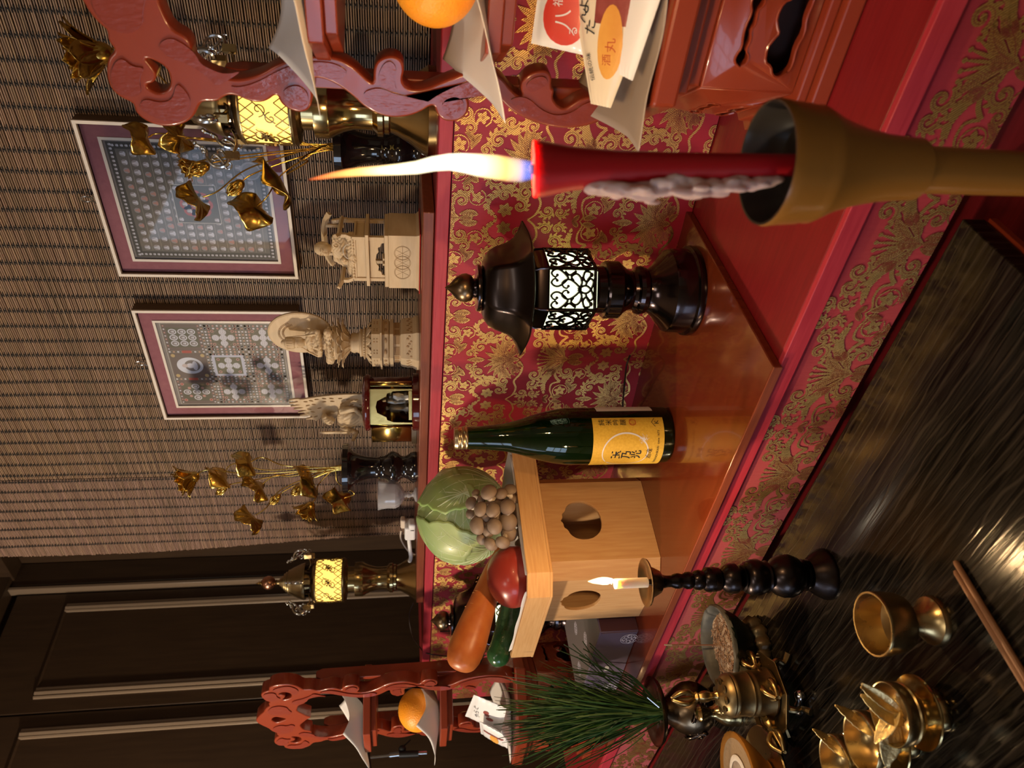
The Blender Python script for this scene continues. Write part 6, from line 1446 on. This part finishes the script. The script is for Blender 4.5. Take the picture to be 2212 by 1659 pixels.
# ================================================================ RED CANDLE AND ITS HOLDER (nearest to the camera)
dF = .45
def onD(x, y, d): return ray(x, y)*(d/FPX)
cA, cB = onD(1152, 366, dF), onD(1640, 358, dF)
HC = onD(1655, 353, dF); HZ = HC.z; u0 = dF/FPX
hd = thing('candle_holder', 'tall brown bamboo-coloured candle stand with deep cup holding the burning red candle', 'candlestick', (HC.x, HC.y, FL))
P0 = Vector((HC.x, HC.y, FL)); zz = lambda px: zat(P0, px)-FL
zr = zz(1655)
MB().lathe([(.085, 0), (.088, .006), (.080, .014), (.040, .026), (.020, .045), (.014, .08), (.0135, zz(2212)-.02), (.0142, zz(2100)), (.0145, zz(1980))], 48).build('pole_and_foot', M_['holder'], hd, smooth=60)
prof = [(.0145, zz(1985)), (.0188, zz(1975)), (.0190, zz(1960)), (.0205, zz(1900)), (.0235, zz(1850)), (.0280, zz(1800)), (.0330, zz(1765)), (.0350, zz(1750)), (.0347, zz(1738)), (.0356, zz(1725)), (.0366, zz(1680)), (.0374, zr-.002), (.0366, zr+.0006)]
MB().lathe(prof, 64, cap=False).build('cup', M_['holder'], hd, smooth=40)
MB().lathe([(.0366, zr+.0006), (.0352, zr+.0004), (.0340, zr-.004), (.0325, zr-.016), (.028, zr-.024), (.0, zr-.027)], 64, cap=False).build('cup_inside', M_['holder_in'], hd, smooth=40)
rc_ = thing('red_candle', 'burning red flared candle with pale wax drips down its side', 'candle', (HC.x, HC.y, HZ-.0245))
top = cA-Vector(rc_.location); ax = top.normalized(); Lc = top.length; T = aim(ax)
rt = 61*u0*cA.dot(FW)/dF
cp_ = [(.0066, 0), (.0070, .02), (.0078, Lc*.30), (.0088, Lc*.50), (.0105, Lc*.70), (.0130, Lc*.86), (.0160, Lc*.955), (rt*.99, Lc*.985), (rt, Lc*.994), (rt*.97, Lc*1.0), (rt*.82, Lc*.996), (rt*.60, Lc*.975), (rt*.3, Lc*.962), (.0022, Lc*.958)]
MB().lathe(cp_, 56, T, fn=lambda a, z: 1+(.02*sin(a*3+1)+.015*sin(a*7) if z > Lc*.97 else 0)).build('wax_body', M_['candle_red'], rc_, smooth=60)
MB().tube([ax*(Lc*.955), ax*(Lc*.99)+Vector((0, 0, 0)), ax*(Lc*1.012)], [.0030, .0034, .0030], 12).build('wick', M_['wick'], rc_)
dl = (-RT).normalized()              # drips hang on the viewer's left side
sl = Vector((dl.x, dl.y, 0)).normalized(); B = MB(); R = random.Random(6)
for k in range(150):
    t = R.random()**.8; z = Lc*(.12+.66*t); rr = .0072+.0045*max(0, (z/Lc-.5))/.4+R.random()*(.0095 if z > Lc*.55 else .006)*sin(pi*min(1, .12+t*.80))**.7; dd = R.gauss(0, .22); d = Matrix.Rotation(dd, 3, 'Z') @ sl
    p = ax*z+d*(rr+R.uniform(0, .0050)*sin(pi*min(1, t*1.1))**.6); B.ell(p, (R.uniform(.0018, .0034), R.uniform(.0018, .0030), R.uniform(.004, .010)), 8, 6)
for k in range(26): 
    z = Lc*(.10+.62*k/25); B.ell(ax*z+sl*(.0085+.0035*sin(k*.5)**2), (.0026, .0030, .0058), 8, 6)
B.build('wax_drips', M_['wax_drip'], rc_, remesh=.0011)
FLM = [(1148, 368, 22), (1120, 366, 33), (1080, 363, 41), (1040, 361, 43), (1000, 357, 40), (960, 352, 33), (930, 348, 27), (900, 351, 22), (870, 358, 19), (830, 366, 16), (790, 373, 13), (750, 378, 10), (715, 383, 7), (690, 387, 3)]
FLM = [(1150, 368, 20), (1128, 369, 25), (1100, 366, 27), (1070, 361, 27), (1035, 357, 25), (1000, 352, 21), (970, 350, 18), (935, 354, 16), (900, 362, 14), (860, 366, 12), (816, 369, 10.5), (780, 371, 9.5), (750, 374, 8.5), (720, 378, 6.5), (690, 384, 4), (668, 388, 1.5)]
pts = [onD(x, y, cA.dot(FW))-Vector(rc_.location) for x, y, r in FLM]
def flame(pts, rs, m, par, nm='flame'):
    B = MB().tube(pts, rs, 24); o = B.build(nm, m, par, smooth=180); o['label'] = 'burning flame'; return o
flame(pts, [r*u0*.96 for *_, r in FLM], M_['flame'], rc_)
fp_ = onD(1030, 360, cA.dot(FW)); point('candle_flame_light', fp_, 2.3, (1, .60, .26), .012); point('candle_flame_light', onD(930, 349, cA.dot(FW)), .8, (1, .60, .26), .009)
# ================================================================ SMALL CANDLESTICK WITH WHITE CANDLE
CS = onZ(1783, 1240, TZ); 
cs = thing('black_candlestick', 'black turned candlestick of stacked balls with drip dish, on the table before the tray', 'candlestick', CS)
pr = [(1786, 54), (1780, 54.5), (1775, 53), (1768, 49), (1758, 43), (1749, 36), (1744, 33.5), (1738, 33), (1733, 34)]
def ballp(cx, r, n=7, cut=.86): return [(cx+r*.92*cos(pi*k/n*cut+pi*(1-cut)/2), r*sin(pi*k/n*cut+pi*(1-cut)/2)) for k in range(n+1)]
pr += ballp(1697, 46) + [(1655, 34), (1652, 33)] + ballp(1630, 38.5)[1:] + [(1604, 27)] + ballp(1582, 32)[1:] + [(1556, 21)]
pr += [(1552, 24), (1540, 26), (1525, 25), (1518, 19), (1510, 21), (1502, 19.5), (1496, 15), (1490, 18), (1482, 17.5), (1474, 13.5), (1466, 16), (1458, 15.5), (1450, 12), (1440, 12), (1432, 14), (1428, 17)]
pr = sorted([(x, r) for x, r in pr], key=lambda q: -q[0])
MB().lathe(plathe(CS, pr), 56).build('turned_body', M_['roof_black'], cs, smooth=50)
u1 = pxm(CS); z0 = zat(CS, 1430)-CS.z; u2 = pxm(CS+Vector((0, 0, z0)))
MB().lathe([(16*u2, z0), (24*u2, z0+.003), (31*u2, z0+.010), (34*u2, z0+.0155), (50*u2, z0+.0175), (51.5*u2, z0+.0195), (49*u2, z0+.0195), (36*u2, z0+.0165), (10*u2, z0+.014), (0, z0+.014)], 56).build('drip_dish', M_['bronze_warm'], cs, smooth=40)
MB().tube([(0, 0, z0+.01), (0, 0, z0+.022)], .0035, 12).build('candle_socket', M_['bronze'], cs)
zc = z0+.0165; zt2 = zat(CS, 1329)-CS.z
wc = thing('white_candle', 'short thin burning white candle on the black candlestick', 'candle', (CS.x, CS.y, CS.z+zc+.0005)); hcn = zt2-zc
MB().lathe([(10.6*u2, 0), (10.6*u2, hcn*.6), (10.9*u2, hcn*.93), (10.2*u2, hcn), (7*u2, hcn*.985), (.001, hcn*.965)], 32).build('wax_body', M_['candle_white'], wc, smooth=40)
MB().tube([(0, 0, hcn*.96), (.0005, 0, hcn+.004)], .0008, 6).build('wick', M_['wick'], wc)
W0 = Vector(wc.location); hf = lambda x, y: (ray(x, y)*((W0+Vector((0, 0, hcn))).dot(FW)/FPX))-W0
flame([hf(x, y) for x, y, r in [(1329, 1255, 2), (1322, 1254, 5), (1312, 1255, 8), (1302, 1255, 8.5), (1292, 1255, 7), (1280, 1256, 4.5), (1270, 1256, 1)]], [r*u2 for r in (2, 5, 8, 8.5, 7, 4.5, 1)], M_['flame_s'], wc)
p = hf(1302, 1255)+W0; point('candle_flame_light', p, 3.4, (1, .62, .28), .006)
# ================================================================ INCENSE BOWL WITH STICK
IB = onZ(1642, 1392, TZ); ui = pxm(IB)
ib = thing('incense_bowl', 'dark green ribbed incense bowl with worn grey rim, full of ash and burnt incense', 'incense bowl', IB)
zi = zat(IB, 1552)-IB.z; Rr = 88*pxm(IB+Vector((0, 0, zi)))
MB().lathe([(Rr*.50, .018), (Rr*.56, .024), (Rr*.78, zi*.62), (Rr*.92, zi*.86), (Rr*1.0, zi-.003), (Rr*1.0, zi)], 72, fn=lambda a, z: 1+(.012*sin(a*40) if .02 < z < zi-.004 else 0), cap=False).build('bowl', M_['ceramic'], ib, smooth=60)
MB().lathe([(Rr*1.0, zi-.003), (Rr*1.01, zi+.001), (Rr*.97, zi+.003), (Rr*.89, zi+.001), (Rr*.84, zi-.006), (Rr*.80, zi-.012)], 72, fn=lambda a, z: 1+.008*sin(a*13+z*900)+.006*sin(a*29), cap=False).build('rim', M_['ceramic_rim'], ib, smooth=60)
B = MB(); n = 60; R = random.Random(8)
def ash(r, a): return zi-.012+.0022*sin(r*260+a*3)*cos(a*5)+.002*(1-r/Rr)
B.grid(lambda u, v: ((Rr*.83*v)*cos(2*pi*u), (Rr*.83*v)*sin(2*pi*u), ash(Rr*.83*v, 2*pi*u)), 60, 16); B.build('ash_bed', M_['ash'], ib, smooth=180, fix=False)
B = MB()
for k in range(300):
    r = Rr*.78*sqrt(R.random()); a = R.uniform(0, 6.28); L_ = R.uniform(.004, .013); q = R.uniform(0, 6.28); c = Vector((r*cos(a), r*sin(a), ash(r, a)+R.uniform(.0006, .0035))); d = Vector((cos(q), sin(q), R.uniform(-.25, .25)))*L_*.5; s1 = Vector((-sin(q), cos(q), 0))*R.uniform(-.0022, .0022)
    if (c+d).xy.length > Rr*.80 or (c-d).xy.length > Rr*.80: continue
    B.tube([c-d, c+s1, c+d], R.uniform(.00045, .0008), 5, col=None) if False else B.tube([c-d, c+s1, c+d], R.uniform(.00045, .0008), 5)
o = B.build('burnt_incense', mat('burnt_incense', (.30, .19, .12), .9, var=(.12, .06, .035), vscale=130), ib); o['kind'] = 'stuff'
B = MB()
B.lathe([(Rr*.42, .003), (Rr*.60, .001), (Rr*.66, .007), (Rr*.60, .015), (Rr*.50, .021), (Rr*.40, .020)], 80, fn=lambda a, z: 1+.07*sin(a*11)+.04*sin(a*23+z*400)); B.build('carved_foot_ring', M_['antler'], ib, smooth=60)
ipx = onZ(1549, 1394, TZ+zi-.010); t_ = onD(1435, 1393, ipx.dot(FW))
ins = thing('incense_stick', 'single thin brown incense stick standing in the ash of the green bowl', 'incense', ipx)
dv = t_-ipx; MB().tube([(0, 0, -.004), dv*.86], .0011, 8).build('stick', M_['incense_brown'], ins); MB().tube([dv*.86, dv], .0011, 8).build('ash_tip', M_['ash'], ins)
# ================================================================ BRASS FOOTED CUP
BC = onZ(2018, 1340, TZ)
bc = thing('brass_cup', 'polished empty brass footed cup alone in the middle of the black table', 'cup', BC)
pf = plathe(BC, [(2028, 52), (2022, 54), (2017, 52.5), (2013, 52.5), (2010, 51), (2006, 50), (2001, 43), (1993, 36), (1984, 30), (1974, 26), (1966, 24.5), (1959, 24.5), (1956, 30), (1953, 44), (1946, 57), (1935, 62), (1915, 65), (1890, 67.5), (1885, 67.5)])
zt3 = pf[-1][1]; rr3 = pf[-1][0]
pf += [(rr3*.985, zt3+.0008), (rr3*.93, zt3+.0006), (rr3*.915, zt3-.002), (rr3*.87, zt3-.016), (rr3*.80, zt3-.024), (rr3*.5, zt3-.029), (0, zt3-.030)]
MB().lathe(pf, 72).build('cup', M_['brass_gold'], bc, smooth=35)
# ================================================================ BRONZE VASE WITH PINE NEEDLES
PV = Vector((-1.135, .478, TZ)); pvx, pvy = 1105, 1522
z_lip = zat(PV, 1412)-PV.z; up_ = pxm(PV+Vector((0, 0, z_lip)))
pv = thing('bronze_vase', 'dark bronze vase with wide flat lip and dragon relief holding green pine needles', 'vase', PV)
Z = lambda x: zat(PV, x)-PV.z
MB().lathe([(.026, 0), (.029, .004), (.024, .010), (.020, Z(1540)), (.028, Z(1530)), (.038, Z(1510)), (.0405, Z(1495)), (.0395, Z(1480)), (.033, Z(1462)), (.0260, Z(1450)), (.0200, Z(1440)), (.0170, Z(1432)), (.0185, Z(1424)), (66*up_, z_lip-.006), (70*up_, z_lip-.002), (70.5*up_, z_lip+.001), (67*up_, z_lip+.001), (30*up_, z_lip-.007), (.0150, z_lip-.012), (.0145, z_lip-.03)], 64, cap=False).build('body', M_['bronze_warm'], pv, smooth=40)
B = MB(); R = random.Random(12)
for q in (-.6, -1.9, -3.1):
    P3 = [Vector((.041*cos(q+.5*sin(t*4)+t*.5-.3), .041*sin(q+.5*sin(t*4)+t*.5-.3), Z(1485)-.012*t*1.6+.006*cos(t*7))) for t in [i/12 for i in range(13)]]
    B.tube(P3, [.003+.0016*sin(i*1.3) for i in range(13)], 8)
    for p in P3[::2]: B.ell(p+Vector((R.uniform(-.002, .002), R.uniform(-.002, .002), R.uniform(-.005, .005))), .0026, 7, 5)
B.build('dragon_relief', M_['silver'] if False else M_['bronze'], pv, smooth=60)
pn = thing('pine_needles', 'dense upright tuft of long green pine needles in the dark bronze vase', 'pine needles', (PV.x, PV.y, PV.z+z_lip-.012))
B = MB(); R = random.Random(21); PO = Vector(pn.location); dP = PO.dot(FW)
tips = []
for k in range(16):
    a_ = onD(R.uniform(1320, 1380), R.uniform(1462, 1480), dP)-PO; e_ = onD(R.uniform(1200, 1300), R.uniform(1380, 1450), dP+R.uniform(-.02, .02))-PO; v0 = len(B.v); B.tube(spline3([Vector((0, 0, -.004)), a_, a_.lerp(e_, .55)+Vector((.004, 0, .004)), e_], 5), .0008, 4); B.c = (B.c or [])[:v0]+[(.7, .7, .6, 1)]*(len(B.v)-v0)
for k in range(430):
    tx = R.uniform(1065, 1300) if R.random() < .75 else R.uniform(1110, 1220); f = (tx-1065)/300
    hw = 95 if tx > 1100 else 80
    ty = R.gauss(1552, 48) if R.random() < .8 else R.uniform(1450, 1670)
    if ty < 1450 and tx < 1150: tx += 60
    tp3 = onD(tx, ty+R.uniform(-6, 6), dP+R.uniform(-.05, .045))-PO
    b0 = Vector((R.uniform(-.010, .010), R.uniform(-.010, .010), R.uniform(-.010, .004)))
    mid_ = b0.lerp(tp3, .5)+Vector((R.uniform(-.012, .012), R.uniform(-.01, .01), R.uniform(.0, .018)))
    st_ = R.choice((0, 0, .25, .35)); Q = spline3([b0, mid_, tp3], 5); Q = Q[int(len(Q)*st_):]
    t = R.uniform(.4, 2.4); g = (t*R.uniform(.7, 1.15), t, t*R.uniform(.6, 1.3)); n = len(Q); r = R.uniform(.0008, .0016)
    B.c = B.c if B.c is not None else []
    v0 = len(B.v); B.tube(Q, [r*(1-.65*(i/(n-1))**3) for i in range(n)], 4, flat=.5); B.c = B.c[:v0]+[(*g, 1)]*(len(B.v)-v0)
o = B.build('needles', M_['needle'], pn, smooth=60, fix=False); o['kind'] = 'stuff'
wire = MB().tube([onD(1398, 1506, dP-.012)-PO, onD(1424, 1528, dP-.014)-PO], .0014, 6).build('wire_tie', M_['silver'], pn)
# ================================================================ BELL WITH FIVE-PRONG HANDLE ON A FOOTED TRAY
BT2 = onZ(1660, 1503, TZ+.030); BT2.z = TZ; tr = thing('ritual_tray', 'brass footed tray with raised edge holding the bell and two ritual sceptres', 'tray', BT2)
ht = .030
B = MB(); lv = [(.045, ht-.004), (.050, ht-.001), (.053, ht+.003), (.052, ht+.0035), (.048, ht), (.001, ht-.001)]; n = 8; vs = []
rot = .35
for r, z in lv: vs += [(r*cos(2*pi*k/n+rot)*1.05, r*sin(2*pi*k/n+rot), z) for k in range(n)]
B.add(vs, [(l*n+k, l*n+(k+1) % n, (l+1)*n+(k+1) % n, (l+1)*n+k) for l in range(len(lv)-1) for k in range(n)]+[tuple(range(n-1, -1, -1))]); B.build('tray_plate', M_['brass_dark'], tr, smooth=20)
for k in range(4):
    a = rot+pi/8+k*pi/2; MB().tube(spline3([(.036*cos(a), .036*sin(a), ht-.003), (.044*cos(a), .044*sin(a), ht*.6), (.040*cos(a), .040*sin(a), ht*.3), (.052*cos(a), .052*sin(a), .003)], 5), [.0045, .0045, .0042, .004, .0036, .0034, .003, .003, .003, .003, .003, .0034, .0038, .004, .0042, .0045], 8).build('leg', M_['brass_dull'], tr)
def prongs(B, T, s, n=4, L_=.030, w=.0085):
    B.tube([T @ Vector((0, 0, 0)), T @ Vector((0, 0, L_*s))], [.0026*s, .0007*s], 8)
    for k in range(n):
        a = 2*pi*k/n; P3 = spline3([(.002*s*cos(a), .002*s*sin(a), 0), (w*s*cos(a), w*s*sin(a), L_*.30*s), (w*.95*s*cos(a), w*.95*s*sin(a), L_*.6*s), (.0015*s*cos(a), .0015*s*sin(a), L_*.95*s)], 5)
        m = len(P3); B.tube([T @ p for p in P3], [(.0020+.0012*sin(pi*i/(m-1)))*s for i in range(m)], 8)
be = thing('ritual_bell', 'brass hand bell with five-pronged handle standing on the footed tray', 'bell', (BT2.x+.006, BT2.y+.002, TZ+ht+.001))
hb_ = .058
MB().lathe([(.0285, 0), (.0295, .003), (.0275, .008), (.0262, .020), (.0272, .022), (.0272, .024), (.0262, .026), (.0262, .028), (.0270, .030), (.0258, .032), (.0250, .046), (.0262, .048), (.0262, .050), (.0252, .052), (.0258, .054), (.0240, .058), (.018, .063), (.009, .066), (.0055, .068)], 64).build('bell_body', M_['brass_dark'], be, smooth=35)
B = MB()
for k in range(8): a = 2*pi*k/8; B.ell((.0165*cos(a), .0165*sin(a), .0635), (.0052, .0052, .0014), 10, 5)
B.build('petal_relief', M_['brass_dark'], be, smooth=60)
MB().lathe([(.0050, .066), (.0060, .069), (.0042, .072), (.0045, .076), (.0062, .080), (.0066, .084), (.0062, .088), (.0042, .092), (.0060, .095), (.0048, .098), (.003, .099)], 20, fn=lambda a, z: 1+.08*sin(a*8)).build('handle_grip', M_['gilt_dark'], be)
B = MB(); prongs(B, Tr(0, 0, .097) @ Rz(.4), 1.0); B.build('prongs', M_['gilt_dark'], be, smooth=60)
def vajra(nm, label, c, ax, n, s=1.0):
    v = thing(nm, label, 'ritual sceptre', c); T = aim(ax); B = MB()
    B.lathe([(.0028, -.014), (.0055, -.012), (.004, -.009), (.0058, -.005), (.007, 0), (.0058, .005), (.004, .009), (.0055, .012), (.0028, .014)], 16, T @ Sc(s, s, s), fn=lambda a, z: 1+.12*sin(a*6)); B.build('grip', M_['gilt_dark'], v, smooth=60)
    for q in (0, pi): B = MB(); prongs(B, T @ Rx(q) @ Tr(0, 0, .013*s), s, n, .026, .0085); B.build('prongs', M_['gilt_dark'], v, smooth=60)
    return v
vajra('ritual_sceptre', 'short gilt ritual sceptre lying on the tray to the right of the bell', onZ(1643, 1458, TZ+ht+.010), (.45, -.85, .0), 4, 1.15)
vajra('ritual_sceptre', 'short gilt ritual sceptre lying on the tray to the left of the bell', onZ(1658, 1556, TZ+ht+.010), (.25, -.9, .0), 3, 1.15)
kn = thing('handle_knob', 'silver turned knob end resting on the table in front of the footed tray', 'ritual sceptre', onZ(1738, 1520, TZ))
MB().lathe([(.003, -.014), (.006, -.010), (.004, -.006), (.0055, -.002), (.0035, .003), (.005, .007), (.0068, .012), (.0045, .016), (.0, .018)], 20, Tr(0, 0, .0070) @ Rz(.6) @ Ry(pi/2), fn=lambda a, z: 1+.06*sin(a*6)).build('knob', M_['silver'], kn, smooth=60)
# silver cup behind the bell
sc = Vector((-1.045, .432, TZ)); t = thing('small_engraved_cup', 'small engraved silver-brass stand between the bronze vase and the bell', 'cup', sc)
Z = lambda x: zat(sc, x)-sc.z
MB().lathe([(.021, 0), (.022, .004), (.020, .007), (.021, .012), (.019, .022), (.014, .030), (.009, .036), (.0075, .045), (.011, .052), (.012, .058), (.008, .062), (0, .063)], 40, fn=lambda a, z: 1+(.03*sin(a*16) if .008 < z < .028 else 0)).build('stand_body', M_['silver'] if False else M_['brass'], t, smooth=50)
# ================================================================ LIDLESS CENSER: wide bowl over saucer, lower left
WB = onZ(1712, 1668, TZ)
wb = thing('censer_dish', 'wide bronze-brown dish with white ash ring on a legged saucer at the left table edge', 'censer', WB)
Z = lambda x: zat(WB, x)-WB.z
MB().lathe([(.015, .024), (.030, .025), (.052, .031), (.0565, .0350), (.0555, .0365), (.044, .033), (.020, .030), (0, .030)], 64).build('saucer', M_['brass_gold'], wb, smooth=40)
for k in range(3):
    a = -.9+k*2*pi/3; MB().tube(spline3([(.020*cos(a), .020*sin(a), .026), (.032*cos(a), .032*sin(a), .019), (.030*cos(a), .030*sin(a), .010), (.040*cos(a), .040*sin(a), .003)], 5), [.006, .006, .0058, .0055, .005, .0045, .004, .0038, .0036, .0034, .0033, .0032, .0034, .0038, .0042, .0045], 8).build('leg', M_['antler'] if k else M_['silver'], wb)
MB().lathe([(.016, .032), (.018, .036), (.030, .046), (.044, .060), (.0515, .070), (.0520, .0725), (.0500, .0735), (.0440, .0715), (.0380, .0705)], 64, fn=lambda a, z: 1+.006*sin(a*31+z*300)).build('bowl', M_['holder'], wb, smooth=60)
MB().lathe([(.0225, .0708), (.0380, .0706), (.0440, .0716)], 48, cap=False).build('ash_slope', mat('brown_ash', (.26, .17, .09), .85, bump=1, bscale=200, bstretch=(1, 1, 1)), wb)
MB().lathe([(.0180, .0722), (.0215, .0730), (.0250, .0718)], 48, cap=False).build('white_ash_ring', mat('white_ash', (.62, .56, .50), .95, bump=1, bscale=300), wb)
MB().lathe([(0, .0700), (.0180, .0716)], 40, cap=False).build('ash_centre', M_['ash'], wb)
# ================================================================ THREE SMALL BRASS CUPS WITH GILDED LEAVES
def leaf3(par, p, ax, up, L_, W, nm='gilded_leaf'):
    X = Vector(ax).normalized(); Zv = Vector(up); Zv = (Zv-X*Zv.dot(X)).normalized(); Y = Zv.cross(X); 
    T = Matrix(((X.x, Y.x, Zv.x, p[0]), (X.y, Y.y, Zv.y, p[1]), (X.z, Y.z, Zv.z, p[2]), (0, 0, 0, 1)))
    def f(u, v):
        w = W*.5*sin(pi*min(1, u*.94+.04))**.8*(1.1-.3*u); y = (v-.5)*2*w; return (u*L_, y, .13*abs(y)+.0005*sin(u*40+abs(v-.5)*16)*abs(v-.5)*2-.06*L_*u*u)
    return MB().grid(f, 18, 10, T).build(nm, M_['gold_leaf'], par, smooth=60, thick=.0006, fix=False)
def small_cup(rim, label, s, leaves):
    zr_ = TZ+.050*s; P = onZ(rim[0], rim[1], zr_); c = thing('small_brass_cup', label, 'cup', (P.x, P.y, TZ), group=None)
    MB().lathe([(r*s, z*s) for r, z in [(.018, 0), (.0185, .002), (.0175, .010), (.0150, .0125), (.0220, .0145), (.0310, .0195), (.0328, .0215), (.0322, .0228), (.0280, .0205), (.0170, .0185), (.0120, .0190)]], 56).build('saucer', M_['brass'], c, smooth=40)
    MB().lathe([(r*s, z*s) for r, z in [(.0125, .0185), (.0130, .0225), (.0190, .0260), (.0262, .0340), (.0268, .0362), (.0258, .0375), (.0270, .0400), (.0278, .0440), (.0282, .0495), (.0276, .0505), (.0266, .0500), (.0255, .0420), (.0220, .0320), (.0150, .0260), (0, .0245)]], 56).build('cup', M_['brass_gold'], c, smooth=40)
    o = Vector((0, 0, 0))
    for (dx, dy, dz, ax, upv, L_, W) in leaves: leaf3(c, (dx*s, dy*s, dz*s), ax, upv, L_*s, W*s)
    return c
def LV(sx, sy, dx, dy, L_, W, roll=0., z0=.050):
    """leaf from offset (right, up) px, pointing (right, up)"""
    k = .44e-3; r2 = Vector((RT.x, RT.y, 0)).normalized(); p = r2*sx*k+Vector((0, 0, z0+sy*k)); d = r2*dx+Vector((0, 0, dy))
    vd = Vector((.9, -.35, .3)); n = vd-d.normalized()*vd.dot(d.normalized()); n = Matrix.Rotation(roll, 3, d.normalized()) @ n
    return (p.x, p.y, p.z, tuple(d), tuple(n), L_*1.3, W*1.0)
small_cup((1920, 1543), 'small brass cup filled with several gilded leaves, nearest of the three cups', 1.0,
    [LV(4, -22, 30, 42, .033, .016, .5), LV(-8, -30, 42, 52, .038, .018, -.5), LV(-22, -34, 36, 50, .038, .021, .3), LV(-10, -12, -62, 10, .034, .022, -.2), LV(6, -22, -20, 18, .028, .016, .6)])
small_cup((1859, 1602), 'small brass cup holding a single gilded leaf, middle of the three cups', 1.0, [LV(14, -26, 44, 50, .036, .017, .7)])
small_cup((1803, 1650), 'small brass cup holding a single gilded leaf, at the left frame edge', 1.0, [LV(14, -26, 46, 48, .035, .016, .8)])
# ================================================================ PAIR OF STICKS WITH SLEEVE
s0 = onZ(2058, 1216, TZ+.004); s1 = onZ(2212, 1470, TZ+.004); d = (s1-s0); 
tk = thing('wooden_chopsticks', 'pair of slim brown wooden sticks with a darker sleeve lying on the black table', 'chopsticks', (s0.x, s0.y, TZ))
dd = Vector((d.x, d.y, 0)).normalized(); nn = Vector((-dd.y, dd.x, 0)); L_ = .235
for k, (o_, st2) in enumerate(((.0028, 0), (-.0032, .006))):
    B = MB(); p = [nn*o_*(1-.3*t)+dd*(st2+L_*t)+Vector((0, 0, .0032+.0004*t)) for t in (0, .01, .5, 1)]; B.tube(p, [.0018, .0027, .0029, .0031], 10); B.build('stick', M_['stick_wood'], tk)
B = MB(); q = [dd*.155+Vector((0, 0, .0056)), dd*.160+Vector((0, 0, .0056)), dd*.30+Vector((0, 0, .0056))]; B.tube([Vector(p)+nn*-.0005 for p in q], [.0058, .0065, .0070], 16, flat=.8); B.build('sleeve', M_['stick_sleeve'], tk)
# ================================================================ CLAMP STAND AT THE FAR LEFT
cm = thing('microphone_stand', 'thin black stand arm with silver rod and black clamp in front of the dark doors', 'stand', (-1.86, .60, FL))
O = Vector(cm.location); X_ = -1.84
def px(x, y): return onX(x, y, X_)-O
B = MB(); B.tube([px(793, 1632)-Vector((0, -.012, 0)), px(801, 1700)], .0055, 12); B.build('boom_arm', M_['black_plastic'], cm)
MB().tube([px(796, 1637), px(844, 1632)], .0026, 10).build('silver_rod', M_['silver'], cm); MB().tube([px(841, 1632), px(866, 1629)], .0058, 12).build('rod_sleeve', M_['silver'], cm)
MB().tube([px(862, 1630), px(904, 1628)], .0078, 14).build('clamp', M_['black_plastic'], cm); MB().tube([px(900, 1627), px(922, 1626)], .0045, 12).build('silver_tip', M_['silver'], cm)
B = MB(); B.ell(px(869, 1618), .009, 12, 8); B.tube([px(869, 1618), px(866, 1630)], .004, 8); B.tube([px(872, 1612), px(887, 1598)], .0016, 8); B.build('wing_knob', M_['black_plastic'], cm)
B = MB(); p = px(801, 1700); B.tube([(p.x, p.y, 0), (p.x, p.y, p.z)], .008, 12); B.build('upright', M_['black_plastic'], cm); MB().lathe([(0, 0), (.09, 0), (.09, .008), (.02, .014), (0, .014)], 32, Tr(p.x, p.y, 0)).build('foot', M_['black_plastic'], cm)
